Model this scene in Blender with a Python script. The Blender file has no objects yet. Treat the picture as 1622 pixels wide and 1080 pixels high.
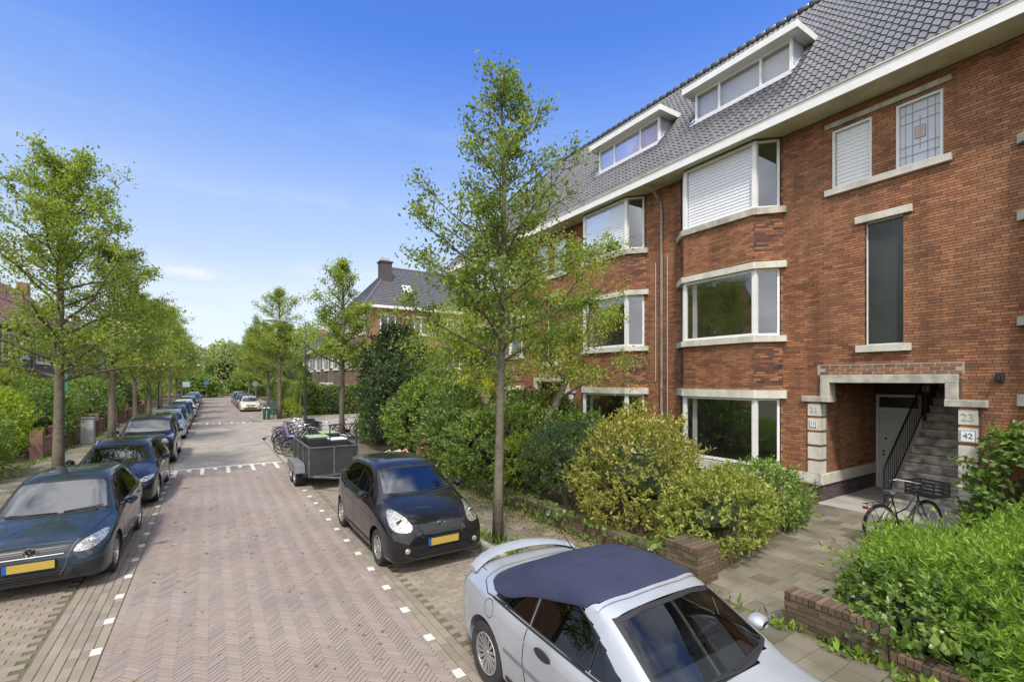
import bpy, bmesh, math, random
import numpy as np
from mathutils import Vector, Matrix
from mathutils.bvhtree import BVHTree
random.seed(7); np.random.seed(7)
R = math.radians
SC = bpy.context.scene
COL = SC.collection
# ---------------------------------------------------------------- camera
CH = 3.05
cd = bpy.data.cameras.new('camera'); cam = bpy.data.objects.new('camera', cd); COL.objects.link(cam)
cam.location = (0, 0, CH); cam.rotation_euler = (R(90), 0, -math.atan(476/740))
cd.sensor_width = 36; cd.lens = 740/1622*36; cd.shift_y = 62/1622
cd.clip_start = 0.05; cd.clip_end = 3000
SC.camera = cam
# ---------------------------------------------------------------- world + sun
SUN_EL, SUN_AZ = R(55), math.atan2(-0.58, -0.81)   # direction towards the sun: from -X / -Y
world = bpy.data.worlds.new('World'); SC.world = world; world.use_nodes = True
wn = world.node_tree.nodes; wl = world.node_tree.links
for n in list(wn): wn.remove(n)
wo = wn.new('ShaderNodeOutputWorld'); bg = wn.new('ShaderNodeBackground'); bg.inputs[1].default_value = 0.15
sky = wn.new('ShaderNodeTexSky'); sky.sky_type = 'NISHITA'; sky.sun_disc = False
sky.sun_elevation = SUN_EL; sky.sun_rotation = SUN_AZ; sky.air_density = 1.0; sky.dust_density = 0.6; sky.ozone_density = 2.0
tc = wn.new('ShaderNodeTexCoord'); sp = wn.new('ShaderNodeSeparateXYZ'); wl.new(tc.outputs['Generated'], sp.inputs[0])
rp = wn.new('ShaderNodeValToRGB'); wl.new(sp.outputs['Z'], rp.inputs[0])
cr = rp.color_ramp
stops = [(0.0, (.64, .60, .70)), (0.07, (.70, .62, .69)), (0.16, (1.03, .80, .68)), (0.34, (1.10, .97, .97)), (0.48, (.74, .85, 1.15)), (0.58, (.44, .68, 1.20)), (1.0, (.42, .66, 1.15))]
while len(cr.elements) < len(stops): cr.elements.new(0.5)
for e, (p, c) in zip(cr.elements, stops): e.position = p; e.color = (c[0]/2, c[1]/2, c[2]/2, 1)
mul = wn.new('ShaderNodeVectorMath'); mul.operation = 'MULTIPLY'; wl.new(sky.outputs[0], mul.inputs[0]); wl.new(rp.outputs[0], mul.inputs[1])
sc2 = wn.new('ShaderNodeVectorMath'); sc2.operation = 'SCALE'; sc2.inputs['Scale'].default_value = 2.0; wl.new(mul.outputs[0], sc2.inputs[0])
# thin streaky clouds
mp = wn.new('ShaderNodeMapping'); mp.inputs['Scale'].default_value = (1.6, 1.6, 9.0); mp.inputs['Location'].default_value = (3.1, 1.7, 0.4)
nz = wn.new('ShaderNodeTexNoise'); nz.inputs['Scale'].default_value = 1.7; nz.inputs['Detail'].default_value = 7; nz.inputs['Roughness'].default_value = 0.6
wl.new(tc.outputs['Generated'], mp.inputs[0]); wl.new(mp.outputs[0], nz.inputs[0])
cr2 = wn.new('ShaderNodeValToRGB'); cr2.color_ramp.elements[0].position = 0.5; cr2.color_ramp.elements[1].position = 0.82
wl.new(nz.outputs[0], cr2.inputs[0])
fall = wn.new('ShaderNodeMapRange'); fall.inputs[1].default_value = 0.10; fall.inputs[2].default_value = 0.55; fall.inputs[3].default_value = 0.6; fall.inputs[4].default_value = 0.0
wl.new(sp.outputs['Z'], fall.inputs[0])
mm = wn.new('ShaderNodeMath'); mm.operation = 'MULTIPLY'; wl.new(cr2.outputs[0], mm.inputs[0]); wl.new(fall.outputs[0], mm.inputs[1])
mx = wn.new('ShaderNodeMix'); mx.data_type = 'RGBA'; wl.new(mm.outputs[0], mx.inputs['Factor']); wl.new(sc2.outputs[0], mx.inputs['A'])
mx.inputs['B'].default_value = (3.9, 3.95, 4.1, 1)
# small bank of cloud low over the street
cmap = wn.new('ShaderNodeMapping'); cmap.vector_type = 'POINT'; cmap.inputs['Location'].default_value = (.041/.085, 0, -.187/.016); cmap.inputs['Scale'].default_value = (1/.085, 0, 1/.016); wl.new(tc.outputs['Generated'], cmap.inputs[0])
cl = wn.new('ShaderNodeVectorMath'); cl.operation = 'LENGTH'; wl.new(cmap.outputs[0], cl.inputs[0])
cn = wn.new('ShaderNodeTexNoise'); cn.inputs['Scale'].default_value = 22; cn.inputs['Detail'].default_value = 6; wl.new(tc.outputs['Generated'], cn.inputs['Vector'])
ca = wn.new('ShaderNodeMath'); ca.operation = 'MULTIPLY_ADD'; ca.inputs[1].default_value = 1.6; wl.new(cn.outputs[0], ca.inputs[0]); wl.new(cl.outputs['Value'], ca.inputs[2])
cf = wn.new('ShaderNodeMapRange'); cf.interpolation_type = 'SMOOTHSTEP'; cf.inputs[1].default_value = 1.9; cf.inputs[2].default_value = .8; cf.inputs[3].default_value = 0; cf.inputs[4].default_value = .75; wl.new(ca.outputs[0], cf.inputs[0])
gy = wn.new('ShaderNodeMath'); gy.operation = 'GREATER_THAN'; gy.inputs[1].default_value = 0; wl.new(sp.outputs['Y'], gy.inputs[0])
cg = wn.new('ShaderNodeMath'); cg.operation = 'MULTIPLY'; wl.new(cf.outputs[0], cg.inputs[0]); wl.new(gy.outputs[0], cg.inputs[1])
mx3 = wn.new('ShaderNodeMix'); mx3.data_type = 'RGBA'; wl.new(cg.outputs[0], mx3.inputs['Factor']); wl.new(mx.outputs['Result'], mx3.inputs['A']); mx3.inputs['B'].default_value = (4.0, 3.95, 4.15, 1); mx = mx3
# broad bright cloud sheet overhead and behind the viewer (it shows in the windscreens and roof tiles)
dv = wn.new('ShaderNodeVectorMath'); dv.operation = 'DOT_PRODUCT'; dv.inputs[1].default_value = (-.541, -.841, .85); wl.new(tc.outputs['Generated'], dv.inputs[0])
nz2 = wn.new('ShaderNodeTexNoise'); nz2.inputs['Scale'].default_value = 3.6; nz2.inputs['Detail'].default_value = 8; wl.new(tc.outputs['Generated'], nz2.inputs['Vector'])
ad = wn.new('ShaderNodeMath'); ad.operation = 'MULTIPLY_ADD'; ad.inputs[1].default_value = 2.2; wl.new(nz2.outputs[0], ad.inputs[0]); wl.new(dv.outputs['Value'], ad.inputs[2])
cm = wn.new('ShaderNodeMapRange'); cm.interpolation_type = 'SMOOTHSTEP'; cm.inputs[1].default_value = 1.22; cm.inputs[2].default_value = 1.85; cm.inputs[3].default_value = 0; cm.inputs[4].default_value = .93; wl.new(ad.outputs[0], cm.inputs[0])
mx2 = wn.new('ShaderNodeMix'); mx2.data_type = 'RGBA'; wl.new(cm.outputs[0], mx2.inputs['Factor']); wl.new(mx.outputs['Result'], mx2.inputs['A']); 
nz3 = wn.new('ShaderNodeTexNoise'); nz3.inputs['Scale'].default_value = 5.5; nz3.inputs['Detail'].default_value = 6; nz3.inputs['Distortion'].default_value = .6; wl.new(tc.outputs['Generated'], nz3.inputs['Vector'])
cc = wn.new('ShaderNodeValToRGB'); cc.color_ramp.elements[0].position = .36; cc.color_ramp.elements[0].color = (.36, .38, .43, 1); cc.color_ramp.elements[1].position = .64; cc.color_ramp.elements[1].color = (.98, .96, .94, 1); wl.new(nz3.outputs[0], cc.inputs[0])
cs_ = wn.new('ShaderNodeVectorMath'); cs_.operation = 'SCALE'; cs_.inputs['Scale'].default_value = 9.5; wl.new(cc.outputs[0], cs_.inputs[0]); wl.new(cs_.outputs[0], mx2.inputs['B'])
wl.new(mx2.outputs['Result'], bg.inputs[0]); wl.new(bg.outputs[0], wo.inputs[0])
sd = bpy.data.lights.new('sun', 'SUN'); sd.energy = 2.3; sd.angle = R(7); sd.color = (1.0, 0.95, 0.87)
sun = bpy.data.objects.new('sun', sd); COL.objects.link(sun)
# Nishita: rotation measured so that the sun stands at (sin(rot), cos(rot)) in XY
sdir = Vector((math.sin(SUN_AZ)*math.cos(SUN_EL), math.cos(SUN_AZ)*math.cos(SUN_EL), math.sin(SUN_EL)))
sun.rotation_euler = sdir.to_track_quat('Z', 'Y').to_euler()
SC.view_settings.view_transform = 'Standard'; SC.view_settings.look = 'None'
SC.view_settings.exposure = 0.76; SC.view_settings.gamma = 1; SC.view_settings.use_curve_mapping = False
SC.render.engine = 'CYCLES'; SC.cycles.use_denoising = True; SC.cycles.max_bounces = 7
SC.cycles.transparent_max_bounces = 12; SC.cycles.caustics_reflective = False; SC.cycles.caustics_refractive = False

# ---------------------------------------------------------------- materials
MATS = {}
def mat(name, col, rough=0.8, var=0.0, col2=None, nscale=3.0, namt=1.0, bump=None, metal=0.0, spec=0.5, coat=0.0,
        transl=0.0, hue2=None, tcoord='Object', blotch=None, streak=0):
    """procedural material: per-piece value variation (var), a second colour mixed in by noise, fine bump"""
    if name in MATS: return MATS[name]
    m = bpy.data.materials.new(name); m.use_nodes = True
    N = m.node_tree.nodes; Lk = m.node_tree.links
    b = N['Principled BSDF']; out = N['Material Output']
    b.inputs['Roughness'].default_value = rough; b.inputs['Metallic'].default_value = metal
    b.inputs['Specular IOR Level'].default_value = spec; b.inputs['Coat Weight'].default_value = coat
    b.inputs['Coat Roughness'].default_value = 0.02; b.inputs['Coat IOR'].default_value = 1.5
    c = None
    def rgb(v):
        n = N.new('ShaderNodeRGB'); n.outputs[0].default_value = (*v, 1); return n.outputs[0]
    c = rgb(col)
    co = N.new('ShaderNodeTexCoord')
    gp = N.new('ShaderNodeNewGeometry')
    vec = gp.outputs['Position'] if tcoord == 'World' else co.outputs[tcoord]
    def noise(scale, detail=5, v=None):
        n = N.new('ShaderNodeTexNoise'); n.inputs['Scale'].default_value = scale; n.inputs['Detail'].default_value = detail
        Lk.new(v or vec, n.inputs['Vector']); return n.outputs[0]
    def mix(f, a, bb, blend='MIX'):
        n = N.new('ShaderNodeMix'); n.data_type = 'RGBA'; n.blend_type = blend
        if isinstance(f, (int, float)): n.inputs['Factor'].default_value = f
        else: Lk.new(f, n.inputs['Factor'])
        Lk.new(a, n.inputs['A']); Lk.new(bb, n.inputs['B']); return n.outputs['Result']
    def mrange(src, a0, a1, b0, b1):
        n = N.new('ShaderNodeMapRange'); Lk.new(src, n.inputs[0])
        for i, v in enumerate((a0, a1, b0, b1)): n.inputs[i+1].default_value = v
        return n.outputs[0]
    rnd = None
    if var > 0 or hue2 is not None:
        g = N.new('ShaderNodeNewGeometry'); oi = N.new('ShaderNodeObjectInfo')
        a = N.new('ShaderNodeMath'); a.operation = 'ADD'; Lk.new(g.outputs['Random Per Island'], a.inputs[0]); Lk.new(oi.outputs['Random'], a.inputs[1])
        f = N.new('ShaderNodeMath'); f.operation = 'FRACT'; Lk.new(a.outputs[0], f.inputs[0]); rnd = f.outputs[0]
    if hue2 is not None:
        w = N.new('ShaderNodeTexWhiteNoise'); w.noise_dimensions = '1D'; Lk.new(rnd, w.inputs['W'])
        pw = N.new('ShaderNodeMath'); pw.operation = 'POWER'; pw.inputs[1].default_value = 1.6; Lk.new(w.outputs['Value'], pw.inputs[0])
        c = mix(pw.outputs[0], c, rgb(hue2))
    if col2 is not None:
        f = mrange(noise(nscale), 0.38, 0.66, 0, namt)
        c = mix(f, c, rgb(col2))
    if blotch is not None:
        bs, bc, ba = blotch
        c = mix(mrange(noise(bs, 8), 0.52, 0.72, 0, ba), c, rgb(bc))
    if streak:
        mpn = N.new('ShaderNodeMapping'); mpn.inputs['Scale'].default_value = (1.5, 1.5, .22); Lk.new(vec, mpn.inputs[0])
        dk = N.new('ShaderNodeMix'); dk.data_type = 'RGBA'; dk.blend_type = 'MULTIPLY'; Lk.new(mrange(noise(1.6, 7, mpn.outputs[0]), .45, .75, 0, streak), dk.inputs['Factor']); Lk.new(c, dk.inputs['A']); dk.inputs['B'].default_value = (.42, .42, .45, 1); c = dk.outputs['Result']
    if var > 0:
        v = mrange(rnd, 0, 1, 1-var, 1+var)
        hs = N.new('ShaderNodeHueSaturation'); Lk.new(v, hs.inputs['Value']); Lk.new(c, hs.inputs['Color']); c = hs.outputs[0]
    Lk.new(c, b.inputs['Base Color'])
    if bump is not None:
        bn = N.new('ShaderNodeBump'); bn.inputs['Strength'].default_value = bump[1]; bn.inputs['Distance'].default_value = bump[2] if len(bump) > 2 else 0.01
        Lk.new(noise(bump[0], 6), bn.inputs['Height']); Lk.new(bn.outputs[0], b.inputs['Normal'])
    if transl > 0:
        t = N.new('ShaderNodeBsdfTranslucent'); br = N.new('ShaderNodeMix'); br.data_type = 'RGBA'; br.blend_type = 'MULTIPLY'; br.inputs['Factor'].default_value = 1
        Lk.new(c, br.inputs['A']); br.inputs['B'].default_value = (1.3, 1.35, 0.6, 1); Lk.new(br.outputs['Result'], t.inputs[0])
        ms = N.new('ShaderNodeMixShader'); ms.inputs[0].default_value = transl; Lk.new(b.outputs[0], ms.inputs[1]); Lk.new(t.outputs[0], ms.inputs[2]); Lk.new(ms.outputs[0], out.inputs[0])
    MATS[name] = m
    return m
def glassmat(name, tint=0.5, base=0.12, tcol=(1,1,1), amax=0.9):
    """window glass: fresnel mirror over a tinted see-through pane"""
    m = bpy.data.materials.new(name); m.use_nodes = True; N = m.node_tree.nodes; Lk = m.node_tree.links
    for n in list(N): N.remove(n)
    out = N.new('ShaderNodeOutputMaterial'); g = N.new('ShaderNodeBsdfGlossy'); g.inputs['Roughness'].default_value = 0.01; g.inputs['Color'].default_value = (.92,.95,1,1)
    t = N.new('ShaderNodeBsdfTransparent'); t.inputs[0].default_value = (tint*tcol[0], tint*tcol[1], tint*tcol[2], 1)
    lw = N.new('ShaderNodeLayerWeight'); lw.inputs[0].default_value = 0.25
    mr = N.new('ShaderNodeMapRange'); mr.inputs[3].default_value = base; mr.inputs[4].default_value = amax
    Lk.new(lw.outputs['Fresnel'], mr.inputs[0])
    ms = N.new('ShaderNodeMixShader'); Lk.new(mr.outputs[0], ms.inputs[0]); Lk.new(t.outputs[0], ms.inputs[1]); Lk.new(g.outputs[0], ms.inputs[2]); Lk.new(ms.outputs[0], out.inputs[0])
    # slight waviness of old glass
    return m
def brick_tex_mat(name, c1, c2, mortar, bw=0.22, bh=0.0625, rot=(0, 0, 0), mo=0.012, rough=0.85):
    m = bpy.data.materials.new(name); m.use_nodes = True; N = m.node_tree.nodes; Lk = m.node_tree.links
    b = N['Principled BSDF']; b.inputs['Roughness'].default_value = rough; b.inputs['Specular IOR Level'].default_value = 0.25
    co = N.new('ShaderNodeTexCoord'); mp = N.new('ShaderNodeMapping'); mp.inputs['Rotation'].default_value = rot
    Lk.new(co.outputs['Object'], mp.inputs[0])
    t = N.new('ShaderNodeTexBrick'); t.inputs['Color1'].default_value = (*c1, 1); t.inputs['Color2'].default_value = (*c2, 1); t.inputs['Mortar'].default_value = (*mortar, 1)
    t.inputs['Scale'].default_value = 1; t.inputs['Brick Width'].default_value = bw; t.inputs['Row Height'].default_value = bh; t.inputs['Mortar Size'].default_value = mo/2; t.inputs['Bias'].default_value = 0
    Lk.new(mp.outputs[0], t.inputs[0])
    n = N.new('ShaderNodeTexNoise'); n.inputs['Scale'].default_value = 1.3; n.inputs['Detail'].default_value = 6; Lk.new(co.outputs['Object'], n.inputs['Vector'])
    mr = N.new('ShaderNodeMapRange'); mr.inputs[1].default_value = .3; mr.inputs[2].default_value = .7; mr.inputs[3].default_value = .8; mr.inputs[4].default_value = 1.2; Lk.new(n.outputs[0], mr.inputs[0])
    h = N.new('ShaderNodeHueSaturation'); Lk.new(t.outputs[0], h.inputs['Color']); Lk.new(mr.outputs[0], h.inputs['Value']); Lk.new(h.outputs[0], b.inputs['Base Color'])
    bp = N.new('ShaderNodeBump'); bp.inputs['Strength'].default_value = .5; bp.inputs['Distance'].default_value = .008; bp.invert = True
    Lk.new(t.outputs['Fac'], bp.inputs['Height']); Lk.new(bp.outputs[0], b.inputs['Normal'])
    return m

# ---------------------------------------------------------------- mesh helpers
ORG = {}
def link(o, parent=None):
    COL.objects.link(o)
    if parent is not None: o.parent = parent
    ORG[o.name] = ORG.get(parent.name, Vector((0, 0, 0))) if parent is not None else Vector((0, 0, 0))
    return o
def thing(name, label, cat, loc=(0, 0, 0), rz=0.0, group=None):
    o = bpy.data.objects.new(name, None); COL.objects.link(o); o.location = loc; o.rotation_euler = (0, 0, rz); o.empty_display_size = .2
    o['label'] = label; o['category'] = cat
    if group: o['group'] = group
    ORG[o.name] = Vector(loc)
    return o
def tag(o, label, cat, group=None):
    o['label'] = label; o['category'] = cat
    if group: o['group'] = group
    return o
def structure(o): o['kind'] = 'structure'; return o
def stuff(o): o['kind'] = 'stuff'; return o

class MB:
    def __init__(s): s.v = []; s.f = []
    def quad(s, a, b, c, d):
        n = len(s.v); s.v += [tuple(a), tuple(b), tuple(c), tuple(d)]; s.f.append((n, n+1, n+2, n+3)); return s
    def poly(s, pts):
        n = len(s.v); s.v += [tuple(p) for p in pts]; s.f.append(tuple(range(n, n+len(pts)))); return s
    def box(s, x0, x1, y0, y1, z0, z1, bottom=True):
        n = len(s.v)
        s.v += [(x0,y0,z0),(x1,y0,z0),(x1,y1,z0),(x0,y1,z0),(x0,y0,z1),(x1,y0,z1),(x1,y1,z1),(x0,y1,z1)]
        s.f += [(n,n+1,n+5,n+4),(n+1,n+2,n+6,n+5),(n+2,n+3,n+7,n+6),(n+3,n,n+4,n+7),(n+4,n+5,n+6,n+7)]
        if bottom: s.f.append((n+3,n+2,n+1,n))
        return s
    def fbox(s, F, u0, u1, z0, z1, n0, n1):
        """box in a wall frame F=(O,U,N): u along, z up, n outwards"""
        O, U, Nn = F; n = len(s.v)
        for nn in (n1, n0):
            for (u, z) in ((u0, z0), (u1, z0), (u1, z1), (u0, z1)):
                s.v.append((O[0]+U[0]*u+Nn[0]*nn, O[1]+U[1]*u+Nn[1]*nn, O[2]+z))
        s.f += [(n,n+1,n+2,n+3),(n+4,n+7,n+6,n+5),(n,n+4,n+5,n+1),(n+1,n+5,n+6,n+2),(n+2,n+6,n+7,n+3),(n+3,n+7,n+4,n)]
        return s
    def obox(s, c, h, M):
        n = len(s.v); c = Vector(c)
        for sx, sy, sz in ((-1,-1,-1),(1,-1,-1),(1,1,-1),(-1,1,-1),(-1,-1,1),(1,-1,1),(1,1,1),(-1,1,1)):
            s.v.append(tuple(c + M @ Vector((sx*h[0], sy*h[1], sz*h[2]))))
        s.f += [(n,n+1,n+5,n+4),(n+1,n+2,n+6,n+5),(n+2,n+3,n+7,n+6),(n+3,n,n+4,n+7),(n+4,n+5,n+6,n+7),(n+3,n+2,n+1,n)]
        return s
    def tube(s, pts, rad, sides=6, cap=True, closed=False):
        pts = [Vector(p) for p in pts]; m = len(pts)
        if not hasattr(rad, '__len__'): rad = [rad]*m
        prev = None; base = len(s.v)
        for i, p in enumerate(pts):
            if closed: t = pts[(i+1) % m]-pts[i-1]
            else: t = pts[min(i+1, m-1)]-pts[max(i-1, 0)]
            if t.length < 1e-9: t = Vector((0, 0, 1))
            t.normalize()
            if prev is None:
                a = Vector((0, 0, 1)) if abs(t.z) < .9 else Vector((1, 0, 0)); x = t.cross(a).normalized()
            else:
                x = (prev - t*prev.dot(t)); x = x.normalized() if x.length > 1e-6 else t.orthogonal().normalized()
            prev = x; y = t.cross(x)
            for k in range(sides):
                an = 2*math.pi*k/sides
                s.v.append(tuple(p + (x*math.cos(an)+y*math.sin(an))*rad[i]))
        for i in range(m if closed else m-1):
            a = base+i*sides; b = base+((i+1) % m)*sides
            for k in range(sides):
                k2 = (k+1) % sides; s.f.append((a+k, a+k2, b+k2, b+k))
        if cap and not closed:
            s.f.append(tuple(base+k for k in range(sides))[::-1]); s.f.append(tuple(base+(m-1)*sides+k for k in range(sides)))
        return s
    def lathe(s, prof, seg=24, axis='z', c=(0, 0, 0)):
        """prof: list of (r, h)"""
        base = len(s.v); m = len(prof)
        for i in range(seg):
            a = 2*math.pi*i/seg; ca, sa = math.cos(a), math.sin(a)
            for r, h in prof:
                if axis == 'z': p = (r*ca, r*sa, h)
                elif axis == 'x': p = (h, r*ca, r*sa)
                else: p = (r*ca, h, r*sa)
                s.v.append((p[0]+c[0], p[1]+c[1], p[2]+c[2]))
        for i in range(seg):
            j = (i+1) % seg
            for k in range(m-1):
                s.f.append((base+i*m+k, base+j*m+k, base+j*m+k+1, base+i*m+k+1))
        return s
    def prism(s, pts2, z0, z1):
        n = len(s.v); k = len(pts2)
        s.v += [(p[0], p[1], z0) for p in pts2] + [(p[0], p[1], z1) for p in pts2]
        s.f.append(tuple(range(n, n+k))[::-1]); s.f.append(tuple(range(n+k, n+2*k)))
        for i in range(k):
            j = (i+1) % k; s.f.append((n+i, n+j, n+k+j, n+k+i))
        return s
    def mesh(s, name, smooth=False, off=None):
        me = bpy.data.meshes.new(name)
        v = s.v if off is None else [(a-off[0], b-off[1], c-off[2]) for a, b, c in s.v]
        me.from_pydata(v, [], s.f); me.update()
        if smooth:
            me.polygons.foreach_set('use_smooth', [True]*len(me.polygons))
        return me
    def build(s, name, m, parent=None, world=True, smooth=False, bevel=0, angle=None, recalc=False):
        off = None
        if parent is not None and world: off = ORG[parent.name]
        me = s.mesh(name, smooth, off)
        if recalc:
            bm = bmesh.new(); bm.from_mesh(me); bmesh.ops.recalc_face_normals(bm, faces=bm.faces); bm.to_mesh(me); bm.free()
        if m is not None:
            for q in (m if isinstance(m, (list, tuple)) else [m]): me.materials.append(q)
        o = bpy.data.objects.new(name, me); link(o, parent)
        if bevel:
            b = o.modifiers.new('bevel', 'BEVEL'); b.width = bevel; b.segments = 2; b.limit_method = 'ANGLE'; b.angle_limit = R(35); b.harden_normals = False
        if angle: me.set_sharp_from_angle(angle=R(angle))
        return o

def np_mesh(name, V, F, m):
    """triangle/quad mesh from numpy arrays"""
    me = bpy.data.meshes.new(name); nv = len(V); nf, k = F.shape
    me.vertices.add(nv); me.vertices.foreach_set('co', V.astype(np.float32).ravel())
    me.loops.add(nf*k); me.loops.foreach_set('vertex_index', F.astype(np.int32).ravel())
    me.polygons.add(nf); me.polygons.foreach_set('loop_start', (np.arange(nf)*k).astype(np.int32)); 
    me.update(calc_edges=True); me.validate()
    if m is not None: me.materials.append(m)
    return me
def unit(a): return a/np.maximum(np.linalg.norm(a, axis=1, keepdims=True), 1e-9)
def leaf_mesh(name, P, D, Nn, L, W, m, fold=0.18):
    """one folded two-triangle-pair leaf per row"""
    D = unit(D); S = unit(np.cross(D, Nn)); N2 = np.cross(S, D)
    L = L[:, None]; W = W[:, None]
    mid = P + D*L*.45
    V = np.stack([P, mid+S*W*.5+N2*W*fold, P+D*L, mid-S*W*.5+N2*W*fold], axis=1).reshape(-1, 3)
    n = len(P); b = np.arange(n)*4
    F = np.concatenate([np.stack([b, b+1, b+2], 1), np.stack([b, b+2, b+3], 1)])
    return np_mesh(name, V, F, m)
def put(me, name, parent, loc=(0, 0, 0)):
    o = bpy.data.objects.new(name, me); link(o, parent); o.location = loc; return o
def copy_tree(o, parent=None):
    c = o.copy(); COL.objects.link(c); c.parent = parent
    for ch in [x for x in o.children]: copy_tree(ch, c)
    return c
def lumps(P, seed, f=1.0):
    r = np.random.RandomState(seed); out = np.zeros(len(P))
    for k in range(6):
        w = r.normal(size=3)*f*(1+.5*k); out += np.sin(P@w + r.uniform(0, 6.3))/(1+.35*k)
    return out/3.0
def text(s, name, size, loc, rot, m, parent, ext=.004, align='CENTER'):
    c = bpy.data.curves.new(name, 'FONT'); c.body = s; c.size = size; c.extrude = ext; c.align_x = align; c.align_y = 'CENTER'; c.resolution_u = 3
    o = bpy.data.objects.new(name, c); c.materials.append(m); COL.objects.link(o); bpy.context.view_layer.update()
    me = bpy.data.meshes.new_from_object(o.evaluated_get(bpy.context.evaluated_depsgraph_get())); bpy.data.objects.remove(o)
    o = bpy.data.objects.new(name, me); link(o, parent); o.location = Vector(loc)-ORG[parent.name]; o.rotation_euler = rot; return o

# ---------------------------------------------------------------- shared materials
m_road = mat('clinker_paving', (.252, .203, .178), .85, var=.08, hue2=(.232, .190, .168), col2=(.285, .238, .21), nscale=.45, namt=.8, bump=(60, .25, .004), blotch=(.8, (.20, .172, .152), .65), tcoord='World')
m_park = mat('parking_paving', (.24, .192, .16), .9, var=.14, hue2=(.225, .19, .16), col2=(.25, .225, .15), nscale=.8, namt=.6, bump=(60, .3, .004), blotch=(2.2, (.15, .15, .075), .4), tcoord='World')
m_joint = mat('sandy_joint', (.14, .115, .085), .95, col2=(.09, .09, .04), nscale=2.5, bump=(80, .4, .004))
m_joint_road = mat('road_joint', (.17, .14, .118), .95, col2=(.15, .13, .09), nscale=1.2, bump=(80, .4, .004))
m_white = mat('white_road_paint', (.62, .61, .57), .7, col2=(.5, .47, .42), nscale=14, namt=.55)
m_tile = mat('concrete_paving', (.21, .185, .145), .92, var=.22, hue2=(.14, .12, .09), col2=(.125, .11, .07), nscale=1.1, namt=.8, bump=(45, .3, .004), blotch=(2.2, (.10, .10, .055), .65), tcoord='World')
m_kerb = mat('kerb_concrete', (.36, .345, .31), .9, var=.1, col2=(.21, .2, .15), nscale=3, namt=.7, bump=(50, .3, .004), tcoord='World')
m_soil = mat('soil', (.085, .06, .036), 1, col2=(.10, .085, .035), nscale=3, bump=(25, .8, .03))
m_dry = mat('dry_ground', (.20, .15, .085), 1, col2=(.09, .095, .035), nscale=2, bump=(30, .6, .02))
m_brick = mat('red_brick', (.37, .162, .078), .82, var=.24, hue2=(.205, .09, .055), col2=(.34, .17, .09), nscale=.7, namt=.7, bump=(70, .3, .004), spec=.25, blotch=(1.5, (.21, .105, .07), .4), tcoord='World', streak=.75)
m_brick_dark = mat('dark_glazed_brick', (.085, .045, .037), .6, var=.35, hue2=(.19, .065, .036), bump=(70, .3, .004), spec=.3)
m_plinth = mat('plinth_brick', (.12, .085, .088), .75, var=.28, hue2=(.075, .055, .06), bump=(70, .3, .004), tcoord='World')
m_mortar = mat('mortar', (.085, .058, .04), .95, col2=(.13, .10, .075), nscale=2.0, namt=.7)
m_mortar_l = mat('pale_mortar', (.36, .33, .28), .95)
m_stone = mat('painted_concrete', (.66, .63, .55), .75, col2=(.5, .47, .38), nscale=2.5, namt=.6, bump=(30, .2, .005), blotch=(6, (.3, .27, .2), .3), tcoord='World', streak=.55)
m_stone_old = mat('weathered_concrete', (.52, .49, .42), .85, col2=(.3, .28, .23), nscale=5, namt=.85, bump=(25, .5, .006), tcoord='World', streak=.6)
m_paint = mat('white_paint', (.80, .80, .78), .45, col2=(.68, .68, .63), nscale=4, namt=.5)
m_soffit = mat('cream_soffit', (.66, .63, .5), .7, col2=(.5, .46, .3), nscale=1.4, namt=.55, tcoord='World', streak=.4)
m_rooft = mat('glazed_pantile', (.085, .085, .092), .3, var=.22, hue2=(.07, .072, .08), spec=.6, coat=.35, bump=(12, .1, .005), tcoord='World', streak=.35)
m_lead = mat('lead_sheet', (.30, .34, .42), .55, col2=(.4, .43, .48), nscale=3, metal=.0)
m_dark = mat('black_metal', (.018, .018, .02), .4)
m_pipe = mat('brown_pipe', (.2, .15, .13), .5, col2=(.32, .27, .23), nscale=2)
m_room = mat('room_plaster', (.5, .48, .43), .9)
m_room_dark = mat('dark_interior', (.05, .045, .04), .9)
m_room_mid = mat('dim_room', (.30, .28, .25), .9)
m_glass = glassmat('window_glass', .8, .17)
m_glass_clear = glassmat('clear_window_glass', .95, .03, (1,1,1), .5)
m_glass_dark = glassmat('car_window_glass', .2, .15, (.9, 1, .95))
m_glass_side = glassmat('car_side_glass', .16, .05, (.9, 1, .95), .5)
m_blind = mat('pleated_blind', (.86, .86, .87), .8)
m_curtain = mat('net_curtain', (.6, .55, .58), .9)
m_rubber = mat('tyre_rubber', (.022, .021, .02), .85, col2=(.04, .037, .033), nscale=10)
m_alloy = mat('alloy_rim', (.5, .5, .51), .32, metal=.85)
m_chrome = mat('chrome', (.75, .75, .76), .12, metal=1)
m_black_pl = mat('black_plastic', (.02, .02, .022), .5)
m_plate = mat('yellow_number_plate', (.43, .315, .06), .45)
m_plate_blue = mat('blue_plate_band', (.02, .08, .35), .45)
m_lens = mat('headlight_lens', (.60, .59, .53), .22, metal=.55, coat=1, col2=(.22,.22,.21), nscale=18, namt=.85, bump=(26, .8, .02))
m_lens_red = mat('red_lens', (.35, .015, .012), .15, coat=1)
m_bark = mat('bark', (.17, .145, .11), .95, col2=(.10, .09, .065), nscale=9, bump=(30, .8, .02), blotch=(4, (.13, .14, .07), .5))
m_twig = mat('twig_wood', (.115, .09, .062), .9)
m_steel = mat('galvanised_steel', (.42, .43, .44), .42, metal=.7, col2=(.3, .3, .3), nscale=8)
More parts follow.
